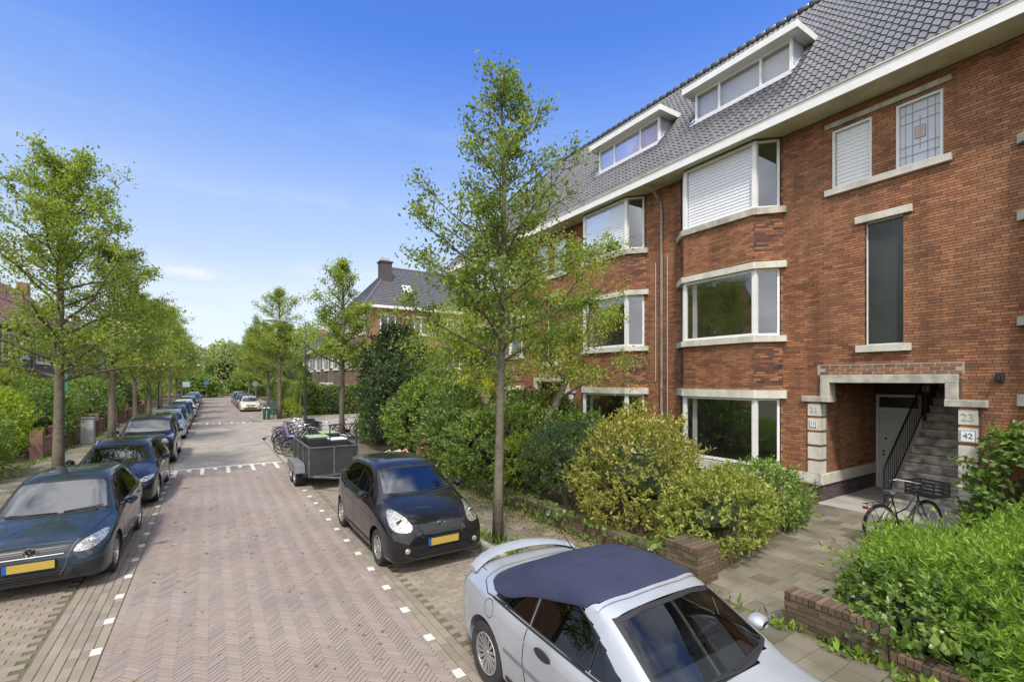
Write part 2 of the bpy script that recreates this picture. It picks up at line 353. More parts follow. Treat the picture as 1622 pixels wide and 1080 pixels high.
# ================================================================ GROUND
def slab(name, x0, x1, y0, y1, z, m, parent=None, th=.3):
    return structure(MB().box(x0, x1, y0, y1, z-th, z).build(name, m, parent))
structure(MB().quad((-900,-900,-.12), (900,-900,-.12), (900,900,-.12), (-900,900,-.12)).build('ground', mat('meadow', (.09,.11,.045), 1, col2=(.14,.12,.07), nscale=.3)))
road = slab('road', -3.0, 4.1, -8, 19.4, -.012, m_joint)
structure(MB().quad((-1.02,-8,-.008), (2.12,-8,-.008), (2.12,19.4,-.008), (-1.02,19.4,-.008)).build('joint_sand', m_joint_road, road))
m_far = brick_tex_mat('distant_clinkers', (.29,.24,.21), (.255,.215,.19), (.19,.16,.135), .2, .07, (0, 0, R(45)))
m_table = brick_tex_mat('grey_clinkers', (.345,.31,.265), (.305,.275,.235), (.24,.215,.18), .2, .1, (0, 0, R(90)))
structure(MB().quad((-1.1,19.4,0), (2.23,19.4,0), (2.23,38.4,0), (-1.1,38.4,0)).build('raised_crossing', m_table))
structure(MB().quad((2.23,27.9,0), (70,27.9,0), (70,38.4,0), (2.23,38.4,0)).build('side_street', m_table))
structure(MB().quad((-1.1,38.4,0), (4.1,38.4,0), (4.1,130,0), (-1.1,130,0)).build('far_road', m_far))
structure(MB().quad((-3.0,19.4,-.002), (-1.1,19.4,-.002), (-1.1,130,-.002), (-3.0,130,-.002)).build('far_parking_strip', brick_tex_mat('parking_clinkers', (.30,.24,.19), (.25,.21,.17), (.15,.14,.09), .2, .1)))
# pavements
pav_r = slab('pavement', 4.25, 5.85, -8, 28, .09, m_joint)
slab('bicycle_pavement', 2.36, 4.25, 17.75, 27.8, .097, mat('pavement_far', (.27,.24,.19), .95, col2=(.16,.15,.1), nscale=1.5, bump=(5, .4, .01)))
pav_l = slab('left_pavement', -5.35, -3.15, -8, 130, .09, m_joint)
slab('side_street_pavement', 5.85, 60, 25.3, 27.9, .085, brick_tex_mat('slab_paving', (.27,.24,.2), (.23,.2,.17), (.12,.11,.08), .3, .3))
slab('side_street_pavement', 4.25, 60, 38.5, 42.3, .085, MATS.get('slab_paving') or bpy.data.materials['slab_paving'])
slab('far_pavement', 4.25, 6.4, 42.3, 130, .088, bpy.data.materials['slab_paving'])
# gardens
slab('garden_soil', 5.85, 12.6, -8, 25.3, .05, m_soil)
slab('left_garden_soil', -13, -5.35, -8, 130, .06, m_soil)
slab('verge', -.5-6, 6.4, 111, 160, .07, mat('grass_verge', (.07,.11,.03), 1, col2=(.12,.13,.05), nscale=.8))
slab('far_garden_soil', 6.4, 14, 42.3, 130, .06, m_soil)

def brick_mesh(name, l, w, h, m, ch=.004):
    b = MB(); x, y = l/2, w/2
    b.v = [(-x,-y,-h),(x,-y,-h),(x,y,-h),(-x,y,-h),(-x,-y,-ch),(x,-y,-ch),(x,y,-ch),(-x,y,-ch),(-x+ch,-y+ch,0),(x-ch,-y+ch,0),(x-ch,y-ch,0),(-x+ch,y-ch,0)]
    b.f = [(0,1,5,4),(1,2,6,5),(2,3,7,6),(3,0,4,7),(4,5,9,8),(5,6,10,9),(6,7,11,10),(7,4,8,11),(8,9,10,11)]
    me = b.mesh(name); me.materials.append(m); return me
def to_px(x, y, z):
    zc = (740*y+476*x)/880.0
    if zc < .1: return None
    xc = (-476*y+740*x)/880.0
    return 811+740*xc/zc, 602+740*(CH-z)/zc, zc
def pavers(parent, items, l, w, m, name, stuffname, n_single=300, h=.03, clip=None, hide=None):
    """items: (x, y, angle, tilt) of paver centres; the largest in view become single parts, the rest one joined mesh"""
    sc = []
    for i, it in enumerate(items):
        p = to_px(it[0], it[1], it[2])
        ok = p and -5 < p[0] < 1627 and p[1] < 1082 and not (hide and hide(it[0], it[1]))
        sc.append(((p[2] if ok else 1e9), i))
    sc.sort(); single = set(i for d, i in sc[:n_single] if d < 1e8)
    me = brick_mesh(name, l, w, h, m); base = np.array([tuple(v.co) for v in me.vertices]); faces = [tuple(p.vertices) for p in me.polygons]
    V = []; F = []; rs = np.random.RandomState(3)
    for i, (x, y, z, a) in enumerate(items):
        tx, ty = rs.normal(0, .006, 2); dz = rs.normal(0, .0012)
        Mx = Matrix.Translation((x, y, z+dz)) @ Matrix.Rotation(a, 4, 'Z') @ Matrix.Rotation(tx, 4, 'X') @ Matrix.Rotation(ty, 4, 'Y')
        inside = clip is None or (clip[0]+l*.45 < x < clip[1]-l*.45)
        if i in single and inside and not (hide and hide(x, y)):
            o = bpy.data.objects.new(name, me); link(o, parent); o.matrix_local = Matrix.Translation(-ORG[parent.name]) @ Mx
        else:
            A = np.array(Mx)[:3]; n = len(V)*len(base); V.append(base@A[:, :3].T + A[:, 3]); F += [tuple(q+n for q in f) for f in faces]
    if not V: return
    V = np.concatenate(V)
    b = MB(); b.v = V.tolist(); b.f = F
    if clip is None: o = b.build(stuffname, m, parent)
    else:
        me2 = b.mesh(stuffname, off=ORG[parent.name]); bm = bmesh.new(); bm.from_mesh(me2)
        for xx, nn in ((clip[0], -1), (clip[1], 1)):
            bmesh.ops.bisect_plane(bm, geom=bm.verts[:]+bm.edges[:]+bm.faces[:], plane_co=(xx, 0, 0), plane_no=(nn, 0, 0), clear_outer=True)
        bm.to_mesh(me2); bm.free(); me2.materials.append(m); o = bpy.data.objects.new(stuffname, me2); link(o, parent)
    return stuff(o)
# herringbone carriageway, 45 degrees, long thin clinkers
W = .0535; n = 4; items = []
xa, xb = -1.02, 2.12
c45 = math.cos(R(45))
rng = range(-260, 420)
for i in range(-40, 420):
    for j in range(-420, 420):
        t = (i-j) % (2*n)
        if t == 0: cx, cy, a = (i+n/2)*W, (j+.5)*W, 0
        elif t == 2*n-1: cx, cy, a = (i+.5)*W, (j+n/2)*W, R(90)
        else: continue
        x = (cx-cy)*c45; y = (cx+cy)*c45
        if xa-.08 < x < xb+.08 and 1.5 < y < 19.35: items.append((x, y, 0.0, a+R(45)))
def behind_car(x, y): return (2.2 < x < 4.1 and y < 11.5) or (x < -1.2 and 9 < y)
pavers(road, items, n*W-.006, W-.006, m_road, 'paver', 'herringbone_pavers', 300, clip=(xa, xb))
# lengthwise bands beside the carriageway
items = []
for x0, cols in ((-1.02-.06, 6), (2.12+.05, 3)):
    sgn = -1 if x0 < 0 else 1
    for c in range(cols):
        x = x0+sgn*c*.101; y = 1.5+(.1 if c % 2 else 0)
        while y < 19.3:
            if c == 0 and x0 < 0 or c == 0 and x0 > 0:
                ph = ((y-2.0) % .8)
            items.append((x, y, 0.0, R(90))); y += .205
pavers(road, items, .198, .095, m_park, 'band_paver', 'band_pavers', 200)
# cross-laid parking bays
items = []
for (x0, x1, y0, y1) in ((-3.0, -1.64, 5.5, 19.3), (2.43, 4.1, 1.5, 17.75)):
    r = 0; y = y0
    while y < y1:
        x = x0+.1+(.1 if r % 2 else 0)
        while x < x1-.05:
            items.append((x, y, -.001, 0)); x += .205
        y += .102; r += 1
pavers(road, items, .198, .094, m_park, 'parking_paver', 'parking_pavers', 200, hide=behind_car)
# white blocks that mark the bays
wb = brick_mesh('white_marking_block', .145, .10, .02, m_white)
for x0, ys in ((-1.085, np.arange(4.55, 19, .8)), (2.17, np.arange(3.6, 17, .8))):
    for y in ys:
        o = put(wb, 'white_marking_block', road, (x0+random.uniform(-.006, .006), y, .0045)); o.rotation_euler = (0, 0, R(90)+random.uniform(-.03, .03))
# painted give-way teeth at both ends of the raised crossing
b = MB(); b.box(-1.15, 2.25, 19.33, 19.45, -.01, .0065)
for k in range(9):
    x = -1.0+k*.37; ln = 1.25 if k % 2 == 0 else .45
    b.box(x-.055, x+.055, 19.33-ln, 19.33, -.01, .0063)
structure(b.build('crossing_marking', m_white))
b = MB(); b.box(-1.15, 2.4, 38.3, 38.42, -.01, .0065)
for k in range(9):
    x = -1.0+k*.37; ln = 1.25 if k % 2 == 0 else .45
    b.box(x-.055, x+.055, 38.42, 38.42+ln, -.01, .0063)
structure(b.build('far_crossing_marking', m_white))
# kerbs: single stones
ks = MB().box(-.075, .075, -.49, .49, -.25, 0).mesh('kerb_stone'); ks.materials.append(m_kerb)
bmm = bmesh.new(); bmm.from_mesh(ks); bmesh.ops.bevel(bmm, geom=[e for e in bmm.edges if e.verts[0].co.z > -.01 and e.verts[1].co.z > -.01], offset=.018, segments=2, affect='EDGES'); bmm.to_mesh(ks); bmm.free()
kerb = structure(bpy.data.objects.new('kerb', None)); COL.objects.link(kerb); ORG[kerb.name] = Vector((0, 0, 0))
def kerb_run(pts):
    for (x0, y0), (x1, y1) in zip(pts, pts[1:]):
        L = math.hypot(x1-x0, y1-y0); k = max(1, round(L)); a = math.atan2(y1-y0, x1-x0)-R(90)
        for i in range(k):
            t = (i+.5)/k
            o = put(ks, 'kerb_stone', kerb, (x0+(x1-x0)*t, y0+(y1-y0)*t, .105+random.uniform(-.006, .006))); o.rotation_euler = (random.uniform(-.01, .01), 0, a); o.scale = (1, L/k, 1)
kerb_run([(4.175, -4), (4.175, 16.4)]); kerb_run([(4.175, 16.4), (3.6, 17.4), (2.7, 17.75), (2.36, 18.6)])
kerb_run([(2.29, 18.6), (2.29, 26)]); kerb_run([(2.29, 26), (2.9, 27.4), (4.3, 27.9)]); kerb_run([(4.3, 27.9), (16, 27.9)])
kerb_run([(-3.075, -4), (-3.075, 60)]); kerb_run([(2.6, 41), (3.1, 38.9), (4.6, 38.45)]); kerb_run([(4.6, 38.45), (16, 38.45)]); kerb_run([(2.6, 41), (2.6, 44), (4.2, 46)]); kerb_run([(4.175, 46), (4.175, 90)])
slab('kerb_corner', 2.6, 4.25, 38.9, 45, .08, bpy.data.materials['slab_paving'])
# concrete paving slabs 30 x 30
items = []
y = -1.0; r = 0
while y < 18:
    x = 4.25+.155+(-.15 if r % 2 else 0)
    while x < 5.75:
        if x > 4.3: items.append((x, y, .10, 0))
        x += .305
    y += .305; r += 1
pavers(pav_r, items, .298, .298, m_tile, 'paving_slab', 'paving_slabs', 260, h=.035)
items = []
y = 9.0; r = 0
while y < 30:
    x = -5.35+.155+(.15 if r % 2 else 0)
    while x < -3.2: items.append((x, y, .10, 0)); x += .305
    y += .305; r += 1
pavers(pav_l, items, .298, .298, m_tile, 'paving_slab', 'paving_slabs', 120, h=.035)
# garden path to the porch
gp = slab('garden_path', 5.85, 12.45, 2.6, 5.45, .082, m_joint)
items = []
for r in range(22):
    x = 6.0+r*.305
    for c in range(9):
        yy = 2.75+c*.305+(.15 if r % 2 else 0)
        left = 4.2+(x-6.0)*.18
        if yy < left: items.append((x, yy, .094+random.uniform(0, .004), 0))
pavers(gp, items, .298, .298, m_tile, 'paving_slab', 'paving_slabs', 200, h=.03)

# ================================================================ BRICKWORK
BW, BH, JT = .218, .0605, .0105
def holes_cells(u0, u1, z0, z1, holes):
    us = sorted(set([u0, u1]+[min(max(h[0], u0), u1) for h in holes]+[min(max(h[1], u0), u1) for h in holes]))
    zs = sorted(set([z0, z1]+[min(max(h[2], z0), z1) for h in holes]+[min(max(h[3], z0), z1) for h in holes]))
    for a, b_ in zip(us, us[1:]):
        for c, d in zip(zs, zs[1:]):
            cu, cz = (a+b_)/2, (c+d)/2
            if b_-a > 1e-5 and d-c > 1e-5 and not any(h[0] < cu < h[1] and h[2] < cz < h[3] for h in holes): yield a, b_, c, d
class Bricks:
    """collects bricks from several wall faces; the largest in view become single parts"""
    def __init__(s): s.it = []
    def wall(s, F, u0, u1, z0, z1, holes=(), dark=None, proud=.007, edge=.0):
        r = 0; z = z0
        while z < z1-.02:
            zt = min(z+BH-JT, z1); zc = (z+zt)/2
            iv = [(u0, u1)]
            for h in holes:
                if h[2] < zc < h[3]:
                    nv = []
                    for a, b_ in iv:
                        if h[1] <= a or h[0] >= b_: nv.append((a, b_)); continue
                        if h[0] > a: nv.append((a, h[0]))
                        if h[1] < b_: nv.append((h[1], b_))
                    iv = nv
            st = (r % 2)*BW/2+(.03 if r % 4 > 1 else 0)
            for a, b_ in iv:
                k = math.floor((a-st)/BW); u = st+k*BW
                while u < b_-.01:
                    ua, ub = max(u, a), min(u+BW-JT, b_)
                    if ub-ua > .03: s.it.append((F, ua, ub, z, zt, proud+random.uniform(-.0015, .0015), bool(dark and dark((ua+ub)/2, zc))))
                    u += BW
            z += BH; r += 1
    def build(s, parent, m, md, n_single=300, ok=None, name='brick', sname='brickwork'):
        sc = []
        for i, it in enumerate(s.it):
            F = it[0]; u = (it[1]+it[2])/2; z = (it[3]+it[4])/2
            p = (F[0][0]+F[1][0]*u, F[0][1]+F[1][1]*u, F[0][2]+z); q = to_px(*p)
            if q and 0 < q[0] < 1622 and 0 < q[1] < 1080 and abs(it[2]-it[1]-(BW-JT)) < .001 and not it[6] and (ok is None or ok(q, p)): sc.append((q[2], i))
        sc.sort(); single = set(i for d, i in sc[:n_single])
        a, bd = MB(), MB(); base = {}
        for i, (F, ua, ub, z, zt, pr, dk) in enumerate(s.it):
            if i in single:
                key = id(F)
                if key not in base:
                    bb = MB(); L = (BW-JT)/2; H = (BH-JT)/2; G = (Vector((0, 0, 0)), F[1], F[2]); bb.fbox(G, -L, L, -H, H, -.02, .007)
                    me = bb.mesh('brick'); me.materials.append(m); base[key] = me
                u = (ua+ub)/2
                o = put(base[key], name, parent, Vector((F[0][0]+F[1][0]*u+F[2][0]*(pr-.007), F[0][1]+F[1][1]*u+F[2][1]*(pr-.007), F[0][2]+(z+zt)/2))-ORG[parent.name])
            else: (bd if dk else a).fbox(F, ua, ub, z, zt, -.004, pr)
        if a.v: stuff(a.build(sname, m, parent))
        if bd.v: stuff(bd.build('dark_'+sname, md, parent))
def backing(b, F, u0, u1, z0, z1, holes=(), th=.2):
    for a, c, d, e in holes_cells(u0, u1, z0, z1, holes): 
        O, U, Nn = F
        P = lambda u, z: (O[0]+U[0]*u, O[1]+U[1]*u, O[2]+z)
        b.quad(P(a, d), P(c, d), P(c, e), P(a, e))

def frame_box(b, F, u0, u1, z0, z1, t, n0, n1):
    b.fbox(F, u0, u0+t, z0, z1, n0, n1); b.fbox(F, u1-t, u1, z0, z1, n0, n1)
    b.fbox(F, u0+t, u1-t, z1-t, z1, n0, n1-.002); b.fbox(F, u0+t, u1-t, z0, z0+t, n0, n1-.002)
def window(parent, F, u0, u1, z0, z1, splits=(), t=.06, n=-.06, th=.06, glass=None, pane=True, blind=None, fmat=None, rows=()):
    """frame object > pane objects (and blinds); F wall frame; splits = mullion positions"""
    b = MB(); frame_box(b, F, u0, u1, z0, z1, t, n-th/2, n+th/2)
    for s_ in splits: b.fbox(F, s_-t*.45, s_+t*.45, z0+t, z1-t, n-th/2, n+th/2-.004)
    for r_ in rows: b.fbox(F, u0+t, u1-t, r_-t*.4, r_+t*.4, n-th/2, n+th/2-.006)
    w = b.build('window', fmat or m_paint, parent)
    us = [u0+t]+[v for s_ in splits for v in (s_-t*.45, s_+t*.45)]+[u1-t]
    for a, c in zip(us[::2], us[1::2]):
        g = MB(); O, U, Nn = F; P = lambda u, z: (O[0]+U[0]*u+Nn[0]*n, O[1]+U[1]*u+Nn[1]*n, O[2]+z)
        g.quad(P(a, z0+t), P(c, z0+t), P(c, z1-t), P(a, z1-t)); g.build('pane', glass or m_glass, w)
    if blind:
        g = MB(); k = max(2, int((z1-z0)/.095)); O, U, Nn = F
        for i in range(k):
            za = z0+t+(z1-z0-2*t)*i/k; zb = z0+t+(z1-z0-2*t)*(i+1)/k
            P = lambda u, z, d: (O[0]+U[0]*u+Nn[0]*(n-d), O[1]+U[1]*u+Nn[1]*(n-d), O[2]+z)
            g.quad(P(u0+t, za, .05), P(u1-t, za, .05), P(u1-t, zb, .068), P(u0+t, zb, .068)); g.quad(P(u0+t, zb, .068), P(u1-t, zb, .068), P(u1-t, zb, .05), P(u0+t, zb, .05))
        g.build('blind', blind, w)
    return w

# ================================================================ NEAR APARTMENT BLOCK
FX = 12.5; Y0, Y1 = -4.0, 24.8
house = thing('brick_apartment_block', 'three storey red brick block with bay windows and entrance porches on the right', 'building', (FX, Y0, 0))
def mir(y): return 20.5-y
FW = (Vector((FX, 0, 0)), Vector((0, 1, 0)), Vector((-1, 0, 0)))
bays = [(6.4, 9.56), (10.94, 14.1), (18.4, 21.56), (-1.06, 2.1)]
porches = [(3.0, 5.5), (15.0, 17.5)]
ZT = 9.38
holes = [(a, b_, -.2, ZT+.1) for a, b_ in bays]
for a, b_ in porches:
    holes += [(a, b_, -.2, 2.57), (a+.2, b_-.2, 2.57, 2.98)]
    c = (a+b_)/2
    holes += [(c-.36, c+.34, 3.84, 6.62)]           # tall stair window
small = [(3.24, 4.03), (4.46, 5.27), (15.23, 16.04), (16.47, 17.26)]
holes += [(a, b_, 7.6, 9.0) for a, b_ in small]
holes += [(22.3, 23.6, .85, 2.5), (22.3, 23.6, 4.2, 5.95), (22.3, 23.6, 7.5, 9.0)]
holes_w = holes+[(p[0]-.32, p[0]+.02, .76, 2.52) for p in porches]+[(p[1]-.02, p[1]+.3, .76, 2.52) for p in porches]
PL = .5
mort = MB(); backing(mort, FW, Y0, Y1, -.1, ZT+.1, holes)
BR = Bricks(); BR.wall(FW, Y0, Y1, .77, ZT, holes_w)
PB = Bricks(); PB.wall(FW, Y0, Y1, .02, PL, [h for h in holes if h[2] < 0])
band = MB()
# the bays
def bay(y0, y1, idx):
    dpt = .5
    A = Vector((FX, y0, 0)); B = Vector((FX-dpt, y0+dpt, 0)); C = Vector((FX-dpt, y1-dpt, 0)); D = Vector((FX, y1, 0))
    s2 = 1/math.sqrt(2)
    FR = (A, Vector((-s2, s2, 0)), Vector((-s2, -s2, 0))); FC = (B, Vector((0, 1, 0)), Vector((-1, 0, 0))); FL = (C, Vector((s2, s2, 0)), Vector((-s2, s2, 0)))
    LR = (B-A).length; LC = (C-B).length
    wz = [(.8, 2.58), (4.22, 5.97), (7.56, 9.34)]
    solid = [(.02, PL), (.8, .8), (2.8, 4.04), (6.15, 7.36)]
    hr = [(.06, LR+.01, z0-.0, z1) for z0, z1 in wz]; hl = [(-.01, LR-.06, z0, z1) for z0, z1 in wz]; hc = [(-.01, LC+.01, z0, z1) for z0, z1 in wz]
    for F, L, h in ((FR, LR, hr), (FC, LC, hc), (FL, LR, hl)):
        backing(mort, F, 0, L, -.1, ZT+.1, h)
        dk = None
        if F is not FC: dk = lambda u, z: (z > 6.4 or 2.9 < z < 3.9) and (hash((int(u/.12), int(z/.06)//2)) % 3 != 0)
        BR.wall(F, 0 if F is FC else .008, L-(0 if F is FC else .008), .8, ZT, [(-1, 99, .5, .8), (-1, 99, 2.58, 2.8), (-1, 99, 5.97, 6.15), (-1, 99, 4.04, 4.22), (-1, 99, 7.36, 7.56), (-1, 99, 9.34, 10)]+[(q[0], q[1], q[2], q[3]) for q in h], dark=dk)
        PB.wall(F, 0, L, .02, PL)
    # lintel and sill slabs following the bay
    def slabp(off, ext, z0, z1, nm, m):
        o = off; pts = [(FX+.05, y0-ext), (FX-o*.9, y0-ext), (FX-dpt-o, y0+dpt-o*.42), (FX-dpt-o, y1-dpt+o*.42), (FX-o*.9, y1+ext), (FX+.05, y1+ext)]
        b = MB().prism(pts, z0, z1); return b.build(nm, m, house, recalc=True)
    slabp(.07, .10, 2.58, 2.79, 'window_lintel', m_stone); slabp(.07, .10, 5.97, 6.14, 'window_lintel', m_stone)
    slabp(.08, .12, .5, .77, 'window_sill', m_stone); slabp(.08, .10, 4.05, 4.21, 'window_sill', m_stone); slabp(.08, .10, 7.38, 7.55, 'window_sill', m_stone_old)
    # windows
    for k, (z0, z1) in enumerate(wz):
        bl = m_blind if k == 2 and idx in (0, 1) else None
        window(house, FC, .0, LC, z0, z1, t=.07, n=-.06, blind=bl, glass=m_glass_clear if bl else None)
        window(house, FR, .07, LR-.01, z0, z1, t=.06, n=-.07); window(house, FL, .01, LR-.07, z0, z1, t=.06, n=-.07)
        for P in (B, C):
            MB().box(P.x+.035, P.x+.13, P.y-.05, P.y+.05, z0+.001, z1-.001).build('corner_post', m_paint, house)
    if idx in (0, 1):
        for z0, z1 in wz[:2]: MB().box(FX-.30, FX-.27, y1-.80, y1-.66, z0+.02, z1-.02).build('curtain', mat('white_curtain', (.7,.7,.68), .9), house); MB().box(FX+2.2, FX+3.4, y0+.3, y0+1.0, z0-.2, z0+.9).build('cupboard', mat('oak_cupboard', (.3,.2,.1), .6), house)
    # rooms behind
    for z0, z1 in ((.6, 2.9), (3.95, 6.3), (7.3, 9.6)):
        rb = MB(); x0, x1 = FX+.02, FX+3.6
        rb.quad((x1, y0-.6, z0), (x1, y1+.6, z0), (x1, y1+.6, z1), (x1, y0-.6, z1)); rb.quad((x0, y0-.6, z0), (x1, y0-.6, z0), (x1, y1+.6, z0), (x0, y1+.6, z0)); rb.poly([(x0, y0+.08, z0+.0), (FX-.42, y0+.52, z0), (FX-.42, y1-.52, z0), (x0, y1-.08, z0)])
        rb.quad((x0, y0-.6, z1), (x1, y0-.6, z1), (x1, y1+.6, z1), (x0, y1+.6, z1)); rb.quad((x0, y0-.6, z0), (x1, y0-.6, z0), (x1, y0-.6, z1), (x0, y0-.6, z1)); rb.quad((x0, y1+.6, z0), (x1, y1+.6, z0), (x1, y1+.6, z1), (x0, y1+.6, z1))
        rb.build('room', m_room if z0 > 3 else m_room_mid, house)
for i, (a, b_) in enumerate(bays): bay(a, b_, i)
mort.build('wall', m_mortar, house)
BR.build(house, m_brick, m_brick_dark, 300, ok=lambda q, p: p[2] > 2.2 and abs(p[0]-FX) < .01)
PB.build(house, m_plinth, m_plinth, 60, ok=lambda q, p: 5.4 < p[1] < 6.5, name='plinth_brick', sname='plinth_brickwork')
# rear and sides of the block
b = MB(); b.quad((FX+.0, Y1, 0), (FX+8, Y1, 0), (FX+8, Y1, ZT+.1), (FX, Y1, ZT+.1)); b.quad((FX, Y0, 0), (FX+8, Y0, 0), (FX+8, Y0, ZT+.1), (FX, Y0, ZT+.1)); b.quad((FX+8, Y0, 0), (FX+8, Y1, 0), (FX+8, Y1, ZT+.1), (FX+8, Y0, ZT+.1))
b.build('rear_wall', mat('rear_brickwork', (.24,.1,.055), .9, col2=(.16,.08,.05)), house)
# white plinth band on the flat wall
for a, c in ((Y0, -1.18), (2.22, 3.0), (5.5, 6.28), (9.68, 10.82), (14.22, 15.0), (17.5, 18.28), (21.68, Y1)):
    MB().box(FX-.06, FX+.02, a, c, .5, .76).build('plinth_band', m_stone, house, bevel=.006)
# ordinary windows
for a, b_ in small:
    leaded = abs(a-3.24) < .01 or abs(a-16.47) < .01
    w = window(house, FW, a, b_, 7.6, 9.0, t=.055, n=-.05, blind=None if leaded else m_blind, glass=m_glass_clear)
    if leaded:
        g = MB(); g.box(FX+.10, FX+.11, a+.05, b_-.05, 7.65, 8.95); g.build('net_curtain', mat('pale_glazing', (.6,.64,.7), .4), w)
        g = MB(); xl = FX+.085
        for q in (a+.15, a+.27, a+.52, a+.64): g.box(xl, xl+.006, q-.004, q+.004, 7.66, 8.94)
        for q in (7.85, 8.05, 8.55, 8.75): g.box(xl, xl+.006, a+.055, b_-.055, q-.004, q+.004)
        g.box(xl, xl+.006, (a+b_)/2-.004, (a+b_)/2+.004, 7.95, 8.65)
        cz = 8.3; cy = (a+b_)/2
        for (ya, yb, za, zb) in ((-.09,.09,-.13,-.12),(-.09,.09,.12,.13),(-.09,-.08,-.13,.13),(.08,.09,-.13,.13)): g.box(xl, xl+.008, cy+ya, cy+yb, cz+za, cz+zb)
        g.build('lead_glazing', mat('lead_came', (.2,.2,.21), .6), w)
        MB().box(xl+.001, xl+.005, cy-.08, cy+.08, cz-.12, cz+.12).build('amber_pane', mat('amber_glass', (.5,.36,.28), .3), w)
for s0, s1 in ((3.1, 5.4), (15.1, 17.4)):
    MB().box(FX-.07, FX+.05, s0, s1, 9.06, 9.17).build('window_lintel', m_stone_old, house, bevel=.008)
    MB().box(FX-.09, FX+.05, s0, s1, 7.45, 7.6).build('window_sill', m_stone, house, bevel=.008)
for z0, z1 in ((.85, 2.5), (4.2, 5.95), (7.5, 9.0)):
    window(house, FW, 22.3, 23.6, z0, z1, splits=(22.95,), t=.07, n=-.05)
    MB().box(FX-.08, FX+.05, 22.15, 23.75, z0-.14, z0).build('window_sill', m_stone, house)
    MB().box(FX-.08, FX+.05, 22.15, 23.75, z1, z1+.14).build('window_lintel', m_stone, house)
    MB().quad((FX+.6, 22, z0-.3), (FX+.6, 24, z0-.3), (FX+.6, 24, z1+.3), (FX+.6, 22, z1+.3)).build('room', m_room_dark, house)
for a, b_ in porches:
    c = (a+b_)/2
    w = window(house, FW, c-.36, c+.34, 3.84, 6.62, t=.025, n=-.10, th=.05, glass=mat('grey_wired_glass', (.028,.032,.031), .16, spec=.5, col2=(.05,.055,.052), nscale=.8, bump=(120, .12, .001)))
    MB().box(FX-.08, FX+.05, c-.52, c+.52, 6.62, 6.78).build('window_lintel', m_stone, house, bevel=.008)
    MB().box(FX-.10, FX+.05, c-.50, c+.50, 3.68, 3.84).build('window_sill', m_stone, house, bevel=.008)
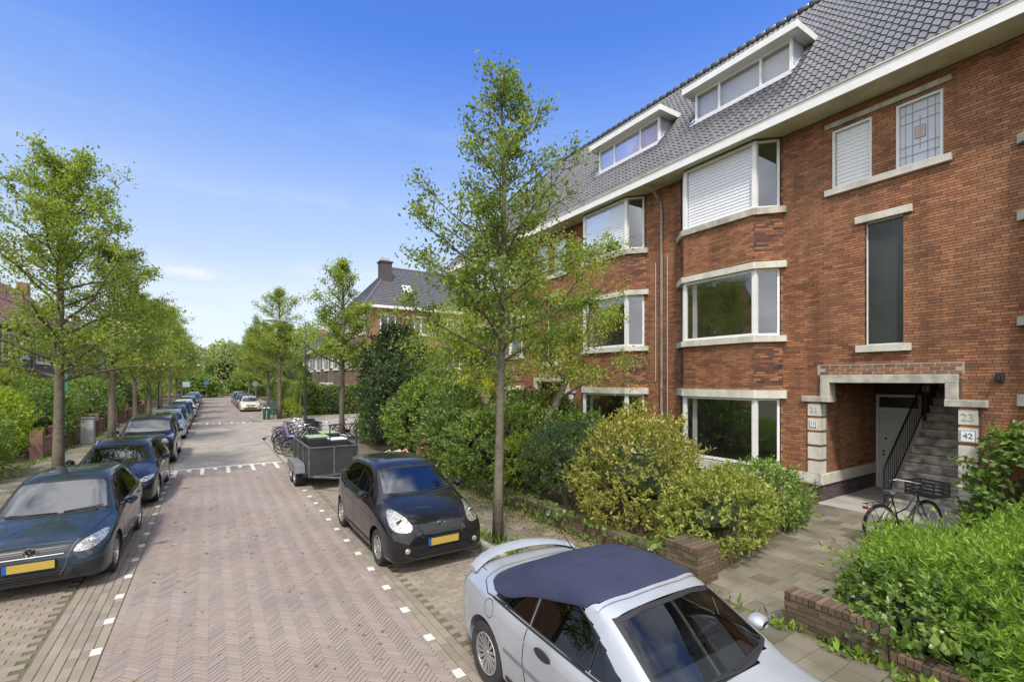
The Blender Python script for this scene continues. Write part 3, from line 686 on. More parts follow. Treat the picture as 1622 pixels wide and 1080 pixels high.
# porches
def porch(y0, y1, mirror):
    b = MB(); X0 = FX-.07; X1 = FX+.26
    b.box(X0, X1, y0+.0, y1-.0, 2.985, 3.17)                       # beam
    b.box(X0-.012, X1, y0+.0, y0+.2, 2.57, 2.984); b.box(X0-.012, X1, y1-.2, y1, 2.57, 2.984)
    b.box(X0-.02, X1+.003, y0-.42, y0+.21, 2.52, 2.66); b.box(X0-.02, X1+.003, y1-.21, y1+.42, 2.52, 2.66)
    b.build('porch_beam', m_stone_old, house, bevel=.012)
    # rows of pale-jointed bricks above the beam
    mb_ = MB(); mb_.box(FX-.012, FX, y0-.08, y1+.08, 3.18, 3.42); mb_.build('pale_joint_band', m_mortar_l, house)
    hb = MB()
    for r in range(3):
        y = y0-.05+(.1 if r % 2 else 0)
        while y < y1-.1: hb.box(FX-.024, FX-.01, y, y+.185, 3.195+r*.078, 3.195+r*.078+.05); y += .215
    stuff(hb.build('lintel_bricks', m_brick, house))
    for side, (ya, yb) in enumerate(((y0-.28, y0), (y1, y1+.28))):
        blk = MB().box(-.055, .26, -.14, .14, 0, .29).mesh('pier_block'); blk.materials.append(m_stone)
        for k in range(5):
            o = put(blk, 'pier_block', house, Vector((FX, (ya+yb)/2, .77+k*.352))-ORG[house.name])
        for k in range(5):
            MB().box(FX-.04, FX+.245, ya+.012, yb-.012, .77+k*.352+.29, .77+k*.352+.352).build('pier_brick', m_brick, house)
    nr = FX+3.15
    inn = MB(); inn.box(FX-.02, nr, y1, y1+.04, 0, 3.1); inn.box(FX-.02, nr+3, y0-.04, y0, 0, 3.1)      # side walls
    inn.build('porch_wall', m_mortar, house)
    BI = Bricks(); F1 = (Vector((nr, y1, 0)), Vector((-1, 0, 0)), Vector((0, -1, 0))); BI.wall(F1, 0, 3.15-.28, .77, 3.0)
    F2 = (Vector((FX+.26, y0, 0)), Vector((1, 0, 0)), Vector((0, 1, 0))); BI.wall(F2, 0, 2.8, .77, 3.0)
    BI.build(house, m_brick, m_brick_dark, 0, sname='porch_brickwork')
    B2 = Bricks(); B2.wall((Vector((nr, y1, 0)), Vector((-1, 0, 0)), Vector((0, -1, 0))), 0, 3.15, .02, PL); B2.wall((Vector((FX, y0, 0)), Vector((1, 0, 0)), Vector((0, 1, 0))), 0, 3.1, .02, PL); B2.build(house, m_plinth, m_plinth, 0, sname='porch_plinth_bricks')
    MB().box(FX-.06, nr, y1-.05, y1+.02, .5, .76).build('plinth_band', m_stone, house, bevel=.006)
    MB().box(FX-.06, nr, y0-.02, y0+.05, .5, .76).build('plinth_band', m_stone, house, bevel=.006)
    MB().box(FX-.25, nr+.1, y0, y1, -.02, .1).build('porch_floor', mat('porch_screed', (.40,.38,.34), .8, col2=(.3,.28,.25), nscale=1.5), house)
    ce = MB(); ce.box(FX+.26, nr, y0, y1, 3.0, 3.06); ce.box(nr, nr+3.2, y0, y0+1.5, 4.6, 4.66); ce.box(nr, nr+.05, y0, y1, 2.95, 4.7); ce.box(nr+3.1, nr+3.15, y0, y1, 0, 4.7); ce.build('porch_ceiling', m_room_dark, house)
    ys0, ys1 = (y0+.05, y0+1.42) if not mirror else (y1-1.42, y1-.05)
    dw0, dw1 = (y1-1.05, y1) if not mirror else (y0, y0+1.05)
    # back wall with door
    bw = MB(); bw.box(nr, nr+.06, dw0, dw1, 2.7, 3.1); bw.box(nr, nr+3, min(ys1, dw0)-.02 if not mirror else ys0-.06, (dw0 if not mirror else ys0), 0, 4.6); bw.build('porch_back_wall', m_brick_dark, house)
    FD = (Vector((nr, 0, 0)), Vector((0, 1, 0)), Vector((-1, 0, 0)))
    db = MB(); frame_box(db, FD, dw0+.02, dw1-.03, .1, 2.66, .07, -.02, .06); db.fbox(FD, dw0+.09, dw1-.1, 2.22, 2.3, -.02, .055)
    dr = db.build('door_frame', mat('grey_door_frame', (.5,.5,.48), .6), house)
    MB().fbox(FD, dw0+.09, dw1-.1, .17, 2.22, -.01, .02).build('door', mat('pale_grey_door', (.42,.42,.39), .6), dr)
    MB().fbox(FD, dw0+.09, dw1-.1, 2.3, 2.59, -.01, .0).build('transom_pane', mat('dark_transom', (.03,.03,.03), .2), dr)
    kb = MB()
    for yy, zz in ((dw1-.2, 1.1), (dw1-.2, 1.0), (dw1-.25, 1.45)): kb.lathe([(0, nr-.06), (.025, nr-.05), (.03, nr-.03), (.015, nr-.02)], 10, 'x', (0, yy, zz))
    kb.build('door_knob', m_dark, dr)
    # stair
    m_step = mat('stair_concrete', (.58,.54,.47), .85, col2=(.19,.17,.14), nscale=4, bump=(30, .4, .005))
    for k in range(20):
        x = FX+.85+k*.235; z = .1+(k+1)*.19
        if z > 4.4: break
        MB().box(x, x+.32, ys0, ys1, z-.2, z-.045).box(x-.035, x+.30, ys0-.01, ys1, z-.045, z).build('stair_step', m_step, house, bevel=.006)
    # railing
    yr = ys1+.03 if not mirror else ys0-.03
    rl = MB(); x0 = FX+.65
    P = lambda k: (x0+k*.235, .1+k*.19)
    rl.tube([(x0-.02, yr, .1), (x0-.02, yr, 1.02)], .022, 6); rl.tube([(x0-.03, yr, 1.0), (x0+16*.235, yr, 1.0+16*.19)], .024, 6); rl.tube([(x0, yr, .22), (x0+16*.235, yr, .22+16*.19)], .014, 5)
    for k in range(1, 32): rl.tube([(x0+k*.1175, yr, .22+k*.095), (x0+k*.1175, yr, 1.0+k*.095)], .009, 4)
    rl.build('stair_railing', m_dark, house)
    yr2 = ys0+.03 if not mirror else ys1-.03
    MB().tube([(x0+.2, yr2, .1), (x0+.2, yr2, 1.0), (x0+14*.235, yr2, 1.0+13*.19)], .022, 6).build('handrail', m_dark, house)
porch(*porches[0], False); porch(*porches[1], True)
# house numbers on the near porch
m_num = mat('grey_numeral', (.36,.37,.33), .7); m_enamel = mat('enamel_plate', (.75,.77,.78), .3); m_ink = mat('dark_numeral', (.03,.06,.09), .5); m_green = mat('green_numeral', (.02,.08,.05), .5)
RF = (R(90), 0, R(-90))
def sign(y, z, w, h, s_, ms, size, border=None):
    p = MB().box(FX-.068, FX-.056, y-w/2, y+w/2, z-h/2, z+h/2).build('number_plate_sign', m_enamel, house)
    if border:
        bb = MB(); F = (Vector((FX-.068, y, z)), Vector((0, 1, 0)), Vector((-1, 0, 0))); frame_box(bb, F, -w/2+.006, w/2-.006, -h/2+.006, h/2-.006, .009, 0, .004); bb.build('sign_border', ms, p)
    text(s_, 'house_number', size, (FX-.071, y, z), RF, ms, p, .001)
text('21', 'house_number', .20, (FX-.058, 5.64, 2.32), RF, m_num, house, .006)
sign(5.66, 1.97, .16, .16, '17', m_ink, .1, True)
text('23', 'house_number', .21, (FX-.058, 2.86, 2.32), RF, m_num, house, .006)
sign(2.86, 1.955, .24, .24, '42', m_green, .15, True)
p = MB().box(FX+3.10, FX+3.12, 4.3, 4.5, 2.72, 2.93).build('number_plate_sign', mat('dull_plate', (.12,.12,.12), .5), house); text('17', 'house_number', .16, (FX+3.095, 4.4, 2.82), RF, m_enamel, p, .002)
# eaves
MB().box(FX-.77, FX+.02, Y0, Y1+.6, ZT, ZT+.04).build('soffit', m_soffit, house)
MB().box(FX-.80, FX-.765, Y0, Y1+.62, ZT-.03, ZT+.25).build('fascia', m_paint, house)
MB().box(FX-.765, FX-.62, Y0, Y1+.6, ZT+.2, ZT+.235).box(FX-.83, FX-.79, Y0, Y1+.62, ZT+.225, ZT+.255).build('gutter', m_stone, house)
# roof
EX, EZ, RX = FX-.74, 9.64, 15.75; RZ = 14.7; SL = math.atan2(RZ-EZ, RX-EX); LEN = (RX-EX)/math.cos(SL)
HY = Y1+.6; HK = 1.45   # hip line y = HY-(x-EX)*HK
hipy = HY-(RX-EX)*HK
rb = MB(); rb.poly([(EX, Y0, EZ), (EX, HY, EZ), (RX, hipy, RZ), (RX, Y0, RZ)]); rb.poly([(EX, HY, EZ), (2*RX-EX, HY, EZ), (RX, hipy, RZ)]); rb.poly([(2*RX-EX, HY, EZ), (2*RX-EX, Y0, EZ), (RX, Y0, RZ), (RX, hipy, RZ)])
rb.poly([(EX, Y0, EZ), (2*RX-EX, Y0, EZ), (RX, Y0, RZ)])
roof = rb.build('roof', mat('dark_roof_underlay', (.05,.052,.058), .7), house)
TW, TE = .17, .27
prof = [(0, .030), (.026, .006), (.055, -.004), (.085, .010), (.115, .042), (.145, .054), (.178, .032)]
cs, sn = math.cos(SL), math.sin(SL)
def tile_local():
    V = []; Fs = []
    for (l, lift) in ((-.02, .022), (TE+.03, -.002)):
        for (y, h) in prof: V.append((l*cs-(h+lift)*sn, y, l*sn+(h+lift)*cs))
    for (y, h) in prof: V.append((-.02*cs-(h+.004)*sn, y, -.02*sn+(h+.004)*cs))
    k = len(prof)
    for i in range(k-1): Fs.append((i, k+i, k+i+1, i+1)); Fs.append((2*k+i, i, i+1, 2*k+i+1))
    return V, Fs
TV, TF = tile_local(); tmesh = bpy.data.meshes.new('roof_tile'); tmesh.from_pydata(TV, [], TF); tmesh.materials.append(m_rooft)
tmesh.polygons.foreach_set('use_smooth', [True]*len(tmesh.polygons)); tmesh.set_sharp_from_angle(angle=R(45))
dormers = [(6.45, 9.43), (10.85, 13.85)]
tiles = []
for r in range(int(LEN/TE)):
    l = r*TE; x = EX+l*cs; z = EZ+l*sn
    for c in range(int((HY-Y0)/TW)):
        y = Y0+c*TW
        if y+TW*.6 > HY-(x+.1-EX)*HK: continue
        if any(a-.1 < y+.1 < b_+.1-.02 and 12.93 < x+.12 < 13.86 for a, b_ in dormers): continue
        tiles.append((x, y, z))
sc_ = []
for i, (x, y, z) in enumerate(tiles):
    q = to_px(x, y, z)
    if q and 0 < q[0] < 1615 and 5 < q[1]: sc_.append((q[2], i))
sc_.sort(); single = set(i for d, i in sc_[:300])
TVn = np.array(TV); VV = []; FF = []
for i, (x, y, z) in enumerate(tiles):
    dz = random.uniform(-.003, .003)
    if i in single: put(tmesh, 'roof_tile', roof, Vector((x, y, z+dz))-ORG[roof.name])
    else:
        n_ = len(VV)*len(TV); VV.append(TVn+np.array((x, y, z+dz))); FF += [tuple(q+n_ for q in f) for f in TF]
b = MB(); b.v = np.concatenate(VV).tolist(); b.f = FF
o = b.build('roof_tiles', m_rooft, roof, smooth=True); o.data.set_sharp_from_angle(angle=R(45)); stuff(o)
# ridge and hip caps
rc = MB(); y = Y0
while y < hipy:
    rc.tube([(RX, y, RZ+.02), (RX, y+.36, RZ+.035)], .12, 8); y += .34
hl = Vector((EX, HY, EZ)); hv = Vector((RX, hipy, RZ))-hl; k = int(hv.length/.34)
for i in range(k): rc.tube([hl+hv*(i/k)+Vector((0, 0, .02)), hl+hv*((i+1.05)/k)+Vector((0, 0, .04))], .11, 8)
stuff(rc.build('ridge_tiles', m_rooft, roof, smooth=True))
# dormers
def dormer(y0, y1, curtain):
    X = 13.05; zb, zt = 11.30, 12.2; back = EX+(zt-EZ)/math.tan(SL)+.1
    d = MB(); d.box(X+.06, back, y0, y0+.05, zb-.1, zt); d.box(X+.06, back, y1-.05, y1, zb-.1, zt)
    dm = d.build('dormer', m_lead, house)
    MB().box(X-.30, back+.25, y0-.28, y1+.28, zt, zt+.19).build('dormer_roof', m_paint, dm, bevel=.008)
    MB().box(X-.28, back+.25, y0-.26, y1+.26, zt+.19, zt+.2).build('dormer_felt', m_lead, dm)
    F = (Vector((X, 0, 0)), Vector((0, 1, 0)), Vector((-1, 0, 0)))
    L = y1-y0
    ww = window(dm, F, y0, y1, zb, zt, splits=(y0+L*.29, y0+L*.72), t=.075, n=-.03, glass=glassmat('dormer_glass', .9, .06, (1,1,1), .6) if 'dg' not in MATS else MATS['dg'])
    MATS['dg'] = ww.children[0].data.materials[0]
    MB().box(X+.16, X+.17, y0+.05, y1-.05, zb, zt).build('curtain', curtain, dm)
    a = MB(); sx = X-.06
    for (xa_, za_, xb_, zb_) in (((X-.01), zb+.02, X-.17, zb-.16),):
        a.quad((xb_, y0-.1, zb_), (xb_, y1+.1, zb_), (xa_, y1+.1, za_), (xa_, y0-.1, za_))
    a.quad((X-.17, y0-.1, zb-.16), (X-.02, y0-.1, zb+.0), (back, y0-.1, zt+.02), (back-.15, y0-.1, zt))
    for yy0, yy1 in ((y0-.12, y0), (y1, y1+.12)):
        a.quad((X-.1, yy0, zb-.02), (X-.1, yy1, zb-.02), (back, yy1, zt+.1), (back, yy0, zt+.1))
    a.build('lead_flashing', mat('lead_flashing', (.42,.42,.48), .6), dm)
dormer(*dormers[0], mat('grey_curtain', (.66,.67,.68), .9)); dormer(*dormers[1], mat('mauve_curtain', (.70,.56,.64), .9))
# pipes
b = MB(); b.tube([(FX-.45, 10.32, ZT), (FX-.42, 10.32, ZT-.15), (FX-.07, 10.28, ZT-.5), (FX-.07, 10.25, ZT-.8), (FX-.07, 10.25, .1)], .045, 8)
for z in (8.2, 6.4, 4.6, 2.8, 1.2): b.tube([(FX-.07, 10.25, z-.03), (FX-.07, 10.25, z+.03)], .058, 8)
b.build('downpipe', m_pipe, house)
b = MB(); b.tube([(FX-.035, 10.04, 7.1), (FX-.035, 10.04, .2)], .016, 6); b.tube([(FX-.035, 10.52, 6.95), (FX-.035, 10.52, 3.0)], .016, 6); b.build('cable_pipe', mat('grey_conduit', (.45,.42,.38), .5), house)
MB().box(FX-.09, FX-.01, 2.36, 2.48, 3.02, 3.2).box(FX-.17, FX-.09, 2.4, 2.44, 3.05, 3.12).build('wall_lamp', m_dark, house, bevel=.01)
b = MB(); FG = (Vector((FX-.5, 8.35, 0)), Vector((0, 1, 0)), Vector((-1, 0, 0))); b.fbox(FG, 0, .42, .2, .42, -.01, .016); vg = b.build('vent_grille', m_stone_old, house)
for k in range(5): MB().fbox(FG, .03, .39, .225+k*.038, .24+k*.038, .016, .02).build('vent_slat', m_dark, vg)

# ================================================================ OTHER HOUSES
m_house_b = brick_tex_mat('distant_red_brick', (.33,.165,.10), (.24,.12,.08), (.17,.13,.1), .22, .0625, (R(90), 0, R(90)))
m_house_b2 = brick_tex_mat('distant_red_brick_side', (.32,.165,.10), (.23,.12,.08), (.19,.14,.11), .22, .0625, (R(90), 0, 0))
m_roof_far = mat('distant_slate_tiles', (.085,.085,.098), .45, col2=(.13,.125,.13), nscale=6)
m_roof_red = mat('distant_orange_tiles', (.33,.15,.09), .7, col2=(.22,.11,.08), nscale=3)
m_glass_far = mat('far_window_pane', (.05,.06,.065), .08, spec=.7)
def roof_rows(parent, quadpts, m, step=.32, name='roof_tile_rows'):
    """courses as thin overlapping strips on a quad a(eave left) b(eave right) c(ridge right) d(ridge left)"""
    a, b_, c, d = [Vector(p) for p in quadpts]; n_ = max(2, int(((d-a).length+(c-b_).length)/2/step)); bb = MB()
    nrm = (b_-a).cross((d if (d-a).length > .1 else c)-a).normalized()
    if nrm.z < 0: nrm = -nrm
    for i in range(n_):
        t0, t1 = i/n_, (i+1)/n_
        p0, p1, p2, p3 = a.lerp(d, t0), b_.lerp(c, t0), b_.lerp(c, t1), a.lerp(d, t1)
        u = nrm*.05; w_ = nrm*.012
        bb.quad(p0+u, p1+u, p2+w_, p3+w_); bb.quad(p0, p1, p1+u, p0+u)
    return stuff(bb.build(name, m, parent))
def simple_window(parent, F, u0, u1, z0, z1, splits=1, sill=True):
    b = MB(); frame_box(b, F, u0, u1, z0, z1, .13, -.02, .05)
    for k in range(1, splits): x = u0+(u1-u0)*k/splits; b.fbox(F, x-.05, x+.05, z0+.09, z1-.09, -.02, .045)
    if sill: b.fbox(F, u0-.1, u1+.1, z0-.12, z0-.002, -.02, .09)
    w = b.build('window', m_paint, parent)
    L = u1-u0
    for k in range(splits):
        MB().fbox(F, u0+L*k/splits+.06, u0+L*(k+1)/splits-.06, z0+.08, z1-.08, -.02, .02).build('pane', m_glass_far, w)
    return w
# corner block across the side street
h2 = thing('brick_corner_block', 'tall brick corner block with grey hipped roof and chimney across the side street', 'building', (11.9, 42.3, 0))
bx0, bx1, by0, by1, ez = 11.9, 26, 42.3, 52.5, 9.6
MB().box(bx0, bx1, by0, by1, 0, ez).build('wall', m_house_b2, h2)
MB().box(bx0-.55, bx1+.5, by0-.55, by1+.5, ez, ez+.22).build('eaves', m_paint, h2)
ry = (by0+by1)/2; rz = 14.6; rx0 = bx0+3.6
b = MB(); e = .5; A_, B_, C_, D_ = (bx0-e, by0-e, ez+.22), (bx1+e, by0-e, ez+.22), (bx1+e, by1+e, ez+.22), (bx0-e, by1+e, ez+.22); R0, R1 = (rx0, ry, rz), (bx1-3, ry, rz)
b.poly([A_, B_, R1, R0]); b.poly([D_, A_, R0]); b.poly([B_, C_, R1]); b.poly([C_, D_, R0, R1]); rf2 = b.build('roof', m_roof_far, h2)
roof_rows(rf2, (A_, B_, R1, R0), m_roof_far); roof_rows(rf2, (D_, A_, R0, R0), m_roof_far)
b = MB(); b.tube([A_, R0], .14, 6); b.tube([R0, R1], .14, 6); b.tube([D_, R0], .14, 6); b.build('ridge_caps', m_roof_far, rf2)
b = MB(); b.box(13.9, 15.0, 45.2, 46.2, 11.5, 14.6); b.box(13.8, 15.1, 45.1, 46.3, 14.6, 14.75); ch = b.build('chimney', m_plinth, h2)
b = MB(); [b.lathe([(.12, 14.75), (.13, 15.1), (.1, 15.2)], 8, 'z', (14.15+.3*k, 45.7, 0)) for k in range(3)]; b.build('chimney_pot', m_stone_old, ch)
Fs = (Vector((bx0, by0, 0)), Vector((1, 0, 0)), Vector((0, -1, 0))); Ff = (Vector((bx0, by1, 0)), Vector((0, -1, 0)), Vector((-1, 0, 0)))
for u in (1.0, 4.2, 7.6, 10.6):
    for z0, z1 in ((.9, 2.6), (4.2, 6.0), (7.4, 9.1)): simple_window(h2, Fs, u, u+1.5, z0, z1, 2)
for u in (.8, 3.6, 7.0):
    for z0, z1 in ((.9, 2.6), (4.2, 6.0), (7.4, 9.1)): simple_window(h2, Ff, u, u+2.0, z0, z1, 3)
# skylight
nrm = Vector((0, -(rz-ez), (ry-by0))).normalized(); b = MB(); M3 = Matrix((Vector((1, 0, 0)), nrm.cross(Vector((1, 0, 0))), nrm)).transposed(); b.obox((16.2, 44.2, 11.85+.12), (.45, .55, .06), M3)
sk = b.build('skylight', m_paint, h2); b = MB(); b.obox((16.2, 44.2, 11.85+.2), (.36, .45, .015), M3); b.build('pane', mat('bright_skylight', (.5,.56,.6), .1, spec=.8), sk)

def terrace(name, label, x_f, sgn, y0, y1, ez, rz, unit, roofm, depth=8, group=None, hip0=0, porchz=True, wz=((.7, 2.5), (4.5, 6.5))):
    """two storey terrace along the street; sgn=+1 stands on the right and faces -X"""
    t = thing(name, label, 'building', (x_f, y0, 0), group=group)
    x_b = x_f+sgn*depth
    MB().box(min(x_f, x_b), max(x_f, x_b), y0, y1, 0, ez).build('wall', m_house_b, t)
    ex = x_f-sgn*.55; rx = x_f+sgn*depth/2
    MB().box(min(ex, x_b+sgn*.5), max(ex, x_b+sgn*.5), y0-.1, y1+.1, ez, ez+.24).build('eaves', m_paint, t)
    A_, B_, C_, D_ = (ex, y0-.1, ez+.24), (ex, y1+.1, ez+.24), (rx, y1+.1-hip0, rz), (rx, y0-.1+hip0, rz); E_, G_ = (2*rx-ex, y0-.1, ez+.24), (2*rx-ex, y1+.1, ez+.24)
    b = MB(); b.poly([A_, B_, C_, D_]); b.poly([E_, G_, C_, D_]); b.poly([A_, E_, D_]); b.poly([B_, G_, C_]); rf = b.build('roof', roofm, t)
    roof_rows(rf, (A_, B_, C_, D_), roofm); 
    if hip0: roof_rows(rf, (E_, A_, D_, D_), roofm)
    F = (Vector((x_f, 0, 0)), Vector((0, 1, 0)), Vector((-sgn, 0, 0)))
    k = int((y1-y0)/unit)
    for i in range(k):
        yc = y0+unit*(i+.5)
        # shallow white bay with wide window
        simple_window(t, F, yc-unit*.36, yc+unit*.14, wz[1][0], wz[1][1], 3); simple_window(t, F, yc+unit*.2, yc+unit*.38, wz[1][0]+.3, wz[1][1]-.1, 2)
        simple_window(t, F, yc-unit*.36, yc+unit*.14, wz[0][0], wz[0][1], 3)
        d = MB().fbox(F, yc+unit*.22, yc+unit*.38, .05, 2.2, -.02, .03).build('door', mat('dark_green_door', (.03,.06,.05), .4), t)
        MB().fbox(F, yc+unit*.16, yc+unit*.44, 2.55, 2.75, 0, .7).build('porch_canopy', m_paint, t)
        MB().tube([(x_f-sgn*.1, yc+unit*.5-.05, .1), (x_f-sgn*.1, yc+unit*.5-.05, ez)], .06, 6).build('downpipe', m_pipe, t)
        if i % 2 == 0:
            b = MB(); b.box(rx-.4, rx+.4, yc+unit*.45-.5, yc+unit*.45+.5, rz-1, rz+1.0); b.build('chimney', m_house_b2, t)
    return t
terrace('brick_terrace', 'nearest two storey brick terrace with white bay windows behind the left gardens', -12, -1, 24, 44.0, 6.85, 11.6, 6.6, m_roof_red, group='brick terraces behind the left gardens')
terrace('brick_terrace', 'middle two storey brick terrace with white window band and reddish roof on the left', -12.2, -1, 45.2, 68, 6.9, 12.0, 7.5, m_roof_red, group='brick terraces behind the left gardens')
terrace('brick_terrace', 'farthest two storey brick terrace on the left, mostly hidden by street trees', -12.0, -1, 69, 95, 6.7, 11.0, 6.5, m_roof_far, group='brick terraces behind the left gardens')
terrace('brick_terrace', 'low brick terrace with white windows beyond the corner block on the right', 12.2, 1, 55, 71, 7.0, 11.0, 5.2, m_roof_far, hip0=4, wz=((.7, 2.5), (4.3, 6.2)))
terrace('brick_terrace', 'farthest low brick terrace on the right behind tall hedges', 12.6, 1, 73, 100, 7.0, 11.0, 5.2, m_roof_far, hip0=4, wz=((.7, 2.5), (4.3, 6.2)))
# ================================================================ VEHICLES
def pchip(xk, yk, x):
    xk = np.asarray(xk, float); yk = np.asarray(yk, float); h = np.diff(xk); d = np.diff(yk)/h; m = np.zeros(len(xk))
    for i in range(1, len(xk)-1):
        if d[i-1]*d[i] > 0:
            w1 = 2*h[i]+h[i-1]; w2 = h[i]+2*h[i-1]; m[i] = (w1+w2)/(w1/d[i-1]+w2/d[i])
    m[0], m[-1] = d[0], d[-1]
    i = np.clip(np.searchsorted(xk, x)-1, 0, len(h)-1); t = (x-xk[i])/h[i]
    return yk[i]*(2*t**3-3*t**2+1)+h[i]*m[i]*(t**3-2*t**2+t)+yk[i+1]*(-2*t**3+3*t**2)+h[i]*m[i+1]*(t**3-t**2)
def bspline(P, sub):
    """uniform cubic B-spline through control rows P (n,k), clamped ends"""
    P = np.vstack([2*P[0]-P[1], P, 2*P[-1]-P[-2]]); out = []
    for i in range(len(P)-3):
        for s_ in range(sub):
            t = s_/sub; b = np.array([(1-t)**3, 3*t**3-6*t*t+4, -3*t**3+3*t*t+3*t+1, t**3])/6
            out.append(b@P[i:i+4])
    out.append((P[-4]+4*P[-3]+P[-2])/6 if False else np.array([0, 0, 0, 0])[:0] if False else (P[-3]+4*P[-2]+P[-1])/6)
    return np.array(out)
def car_mesh(spec, fine=True):
    """closed car shell: stations along the length, B-spline half sections. Front at -y."""
    L = spec['L']; K = np.array(spec['keys'], float)    # d, zb, zbelt, ztop, w, wt, crown
    ds = np.unique(np.concatenate([np.linspace(0, .16, 9 if fine else 5)**1, np.linspace(.16, L-.14, 62 if fine else 26), np.linspace(L-.14, L, 8 if fine else 5)]))
    C = [pchip(K[:, 0], K[:, i], ds) for i in range(1, 7)]
    rows = []
    for i, d in enumerate(ds):
        zb, zl, zt, w, wt, cr = [c[i] for c in C]
        ze = zt-cr; ze = max(ze, zl+.012)
        bx = .965*w
        P = np.array([(0, zb), (.55*w, zb), (.9*w, zb), (.985*w, zb+.03), (w, zb+(zl-zb)*.22), (1.012*w, zb+(zl-zb)*.48), (1.008*w, zb+(zl-zb)*.72), (.995*w, zl-(zl-zb)*.09), (bx, zl+.0),
                      (bx+(wt-bx)*.30, zl+(ze-zl)*.30), (bx+(wt-bx)*.72, zl+(ze-zl)*.74), (wt+.0, ze), (wt*.93, ze+(zt-ze)*.45), (wt*.72, ze+(zt-ze)*.8), (wt*.4, zt-.004), (0, zt)])
        rows.append(bspline(P, 3 if fine else 2))
    n = len(rows[0]); V = []; F = []
    for d, rw in zip(ds, rows):
        for x, z in rw: V.append((max(x, 0), d-L/2, z))
        for x, z in rw[1:-1]: V.append((-max(x, 0), d-L/2, z))
    m = 2*n-2
    def idx(i, k):  # ring index
        return i*m+(k if k < n else (n+(m-k)-1))
    ring = list(range(n))+[n+(n-2)-1-j for j in range(n-2)]
    for i in range(len(ds)-1):
        for k in range(m):
            a, b_ = ring[k], ring[(k+1) % m]
            F.append((i*m+a, i*m+b_, (i+1)*m+b_, (i+1)*m+a))
    F.append(tuple(ring[k] for k in range(m))[::-1]); F.append(tuple((len(ds)-1)*m+ring[k] for k in range(m)))
    me = bpy.data.meshes.new('body'); me.from_pydata(V, [], F); me.update()
    bm = bmesh.new(); bm.from_mesh(me); bmesh.ops.recalc_face_normals(bm, faces=bm.faces); bm.to_mesh(me); bm.free()
    return me
def boolean_wheels(me, spec):
    wr = spec['wr']; L = spec['L']; o = bpy.data.objects.new('tmp', me); COL.objects.link(o); cut = []
    b = MB()
    for d in spec['axles']:
        for s_ in (-1, 1):
            x0, x1 = s_*(spec['W']/2-.27), s_*(spec['W']/2+.15); n = 28
            base = len(b.v)
            for x in (x0, x1):
                for k in range(n): a = 2*math.pi*k/n; b.v.append((x, d-L/2+(wr+.055)*math.cos(a), wr+.0+(wr+.055)*math.sin(a)))
            b.f.append(tuple(base+k for k in range(n))); b.f.append(tuple(base+n+k for k in range(n))[::-1])
            for k in range(n): b.f.append((base+(k+1) % n, base+k, base+n+k, base+n+(k+1) % n))
    cme = b.mesh('cut'); bm = bmesh.new(); bm.from_mesh(cme); bmesh.ops.recalc_face_normals(bm, faces=bm.faces); bm.to_mesh(cme); bm.free()
    c = bpy.data.objects.new('cut', cme); COL.objects.link(c)
    md = o.modifiers.new('b', 'BOOLEAN'); md.object = c; md.operation = 'DIFFERENCE'; md.solver = 'EXACT'
    bpy.context.view_layer.update(); dg = bpy.context.evaluated_depsgraph_get()
    r = bpy.data.meshes.new_from_object(o.evaluated_get(dg)); bpy.data.objects.remove(o); bpy.data.objects.remove(c); bpy.data.meshes.remove(cme)
    return r
def inset(poly, d):
    n = len(poly); out = []; A = sum(poly[i][0]*poly[(i+1) % n][1]-poly[(i+1) % n][0]*poly[i][1] for i in range(n)); sg = 1 if A > 0 else -1
    for i in range(n):
        p0, p1, p2 = Vector(poly[i-1]), Vector(poly[i]), Vector(poly[(i+1) % n])
        e1 = (p1-p0).normalized(); e2 = (p2-p1).normalized(); n1 = Vector((-e1.y, e1.x))*sg; n2 = Vector((-e2.y, e2.x))*sg
        b = (n1+n2); b = b/max(b.length_squared, .3)*2*.5*1.0 if b.length > 1e-6 else n1
        out.append(tuple(p1+b*d*1.0))
    return out
def smooth_poly(P, it=2):
    for _ in range(it):
        Q = []
        for i in range(len(P)):
            a, b = P[i], P[(i+1) % len(P)]; Q.append((a[0]*.8+b[0]*.2, a[1]*.8+b[1]*.2)); Q.append((a[0]*.2+b[0]*.8, a[1]*.2+b[1]*.8))
        P = Q
    return P
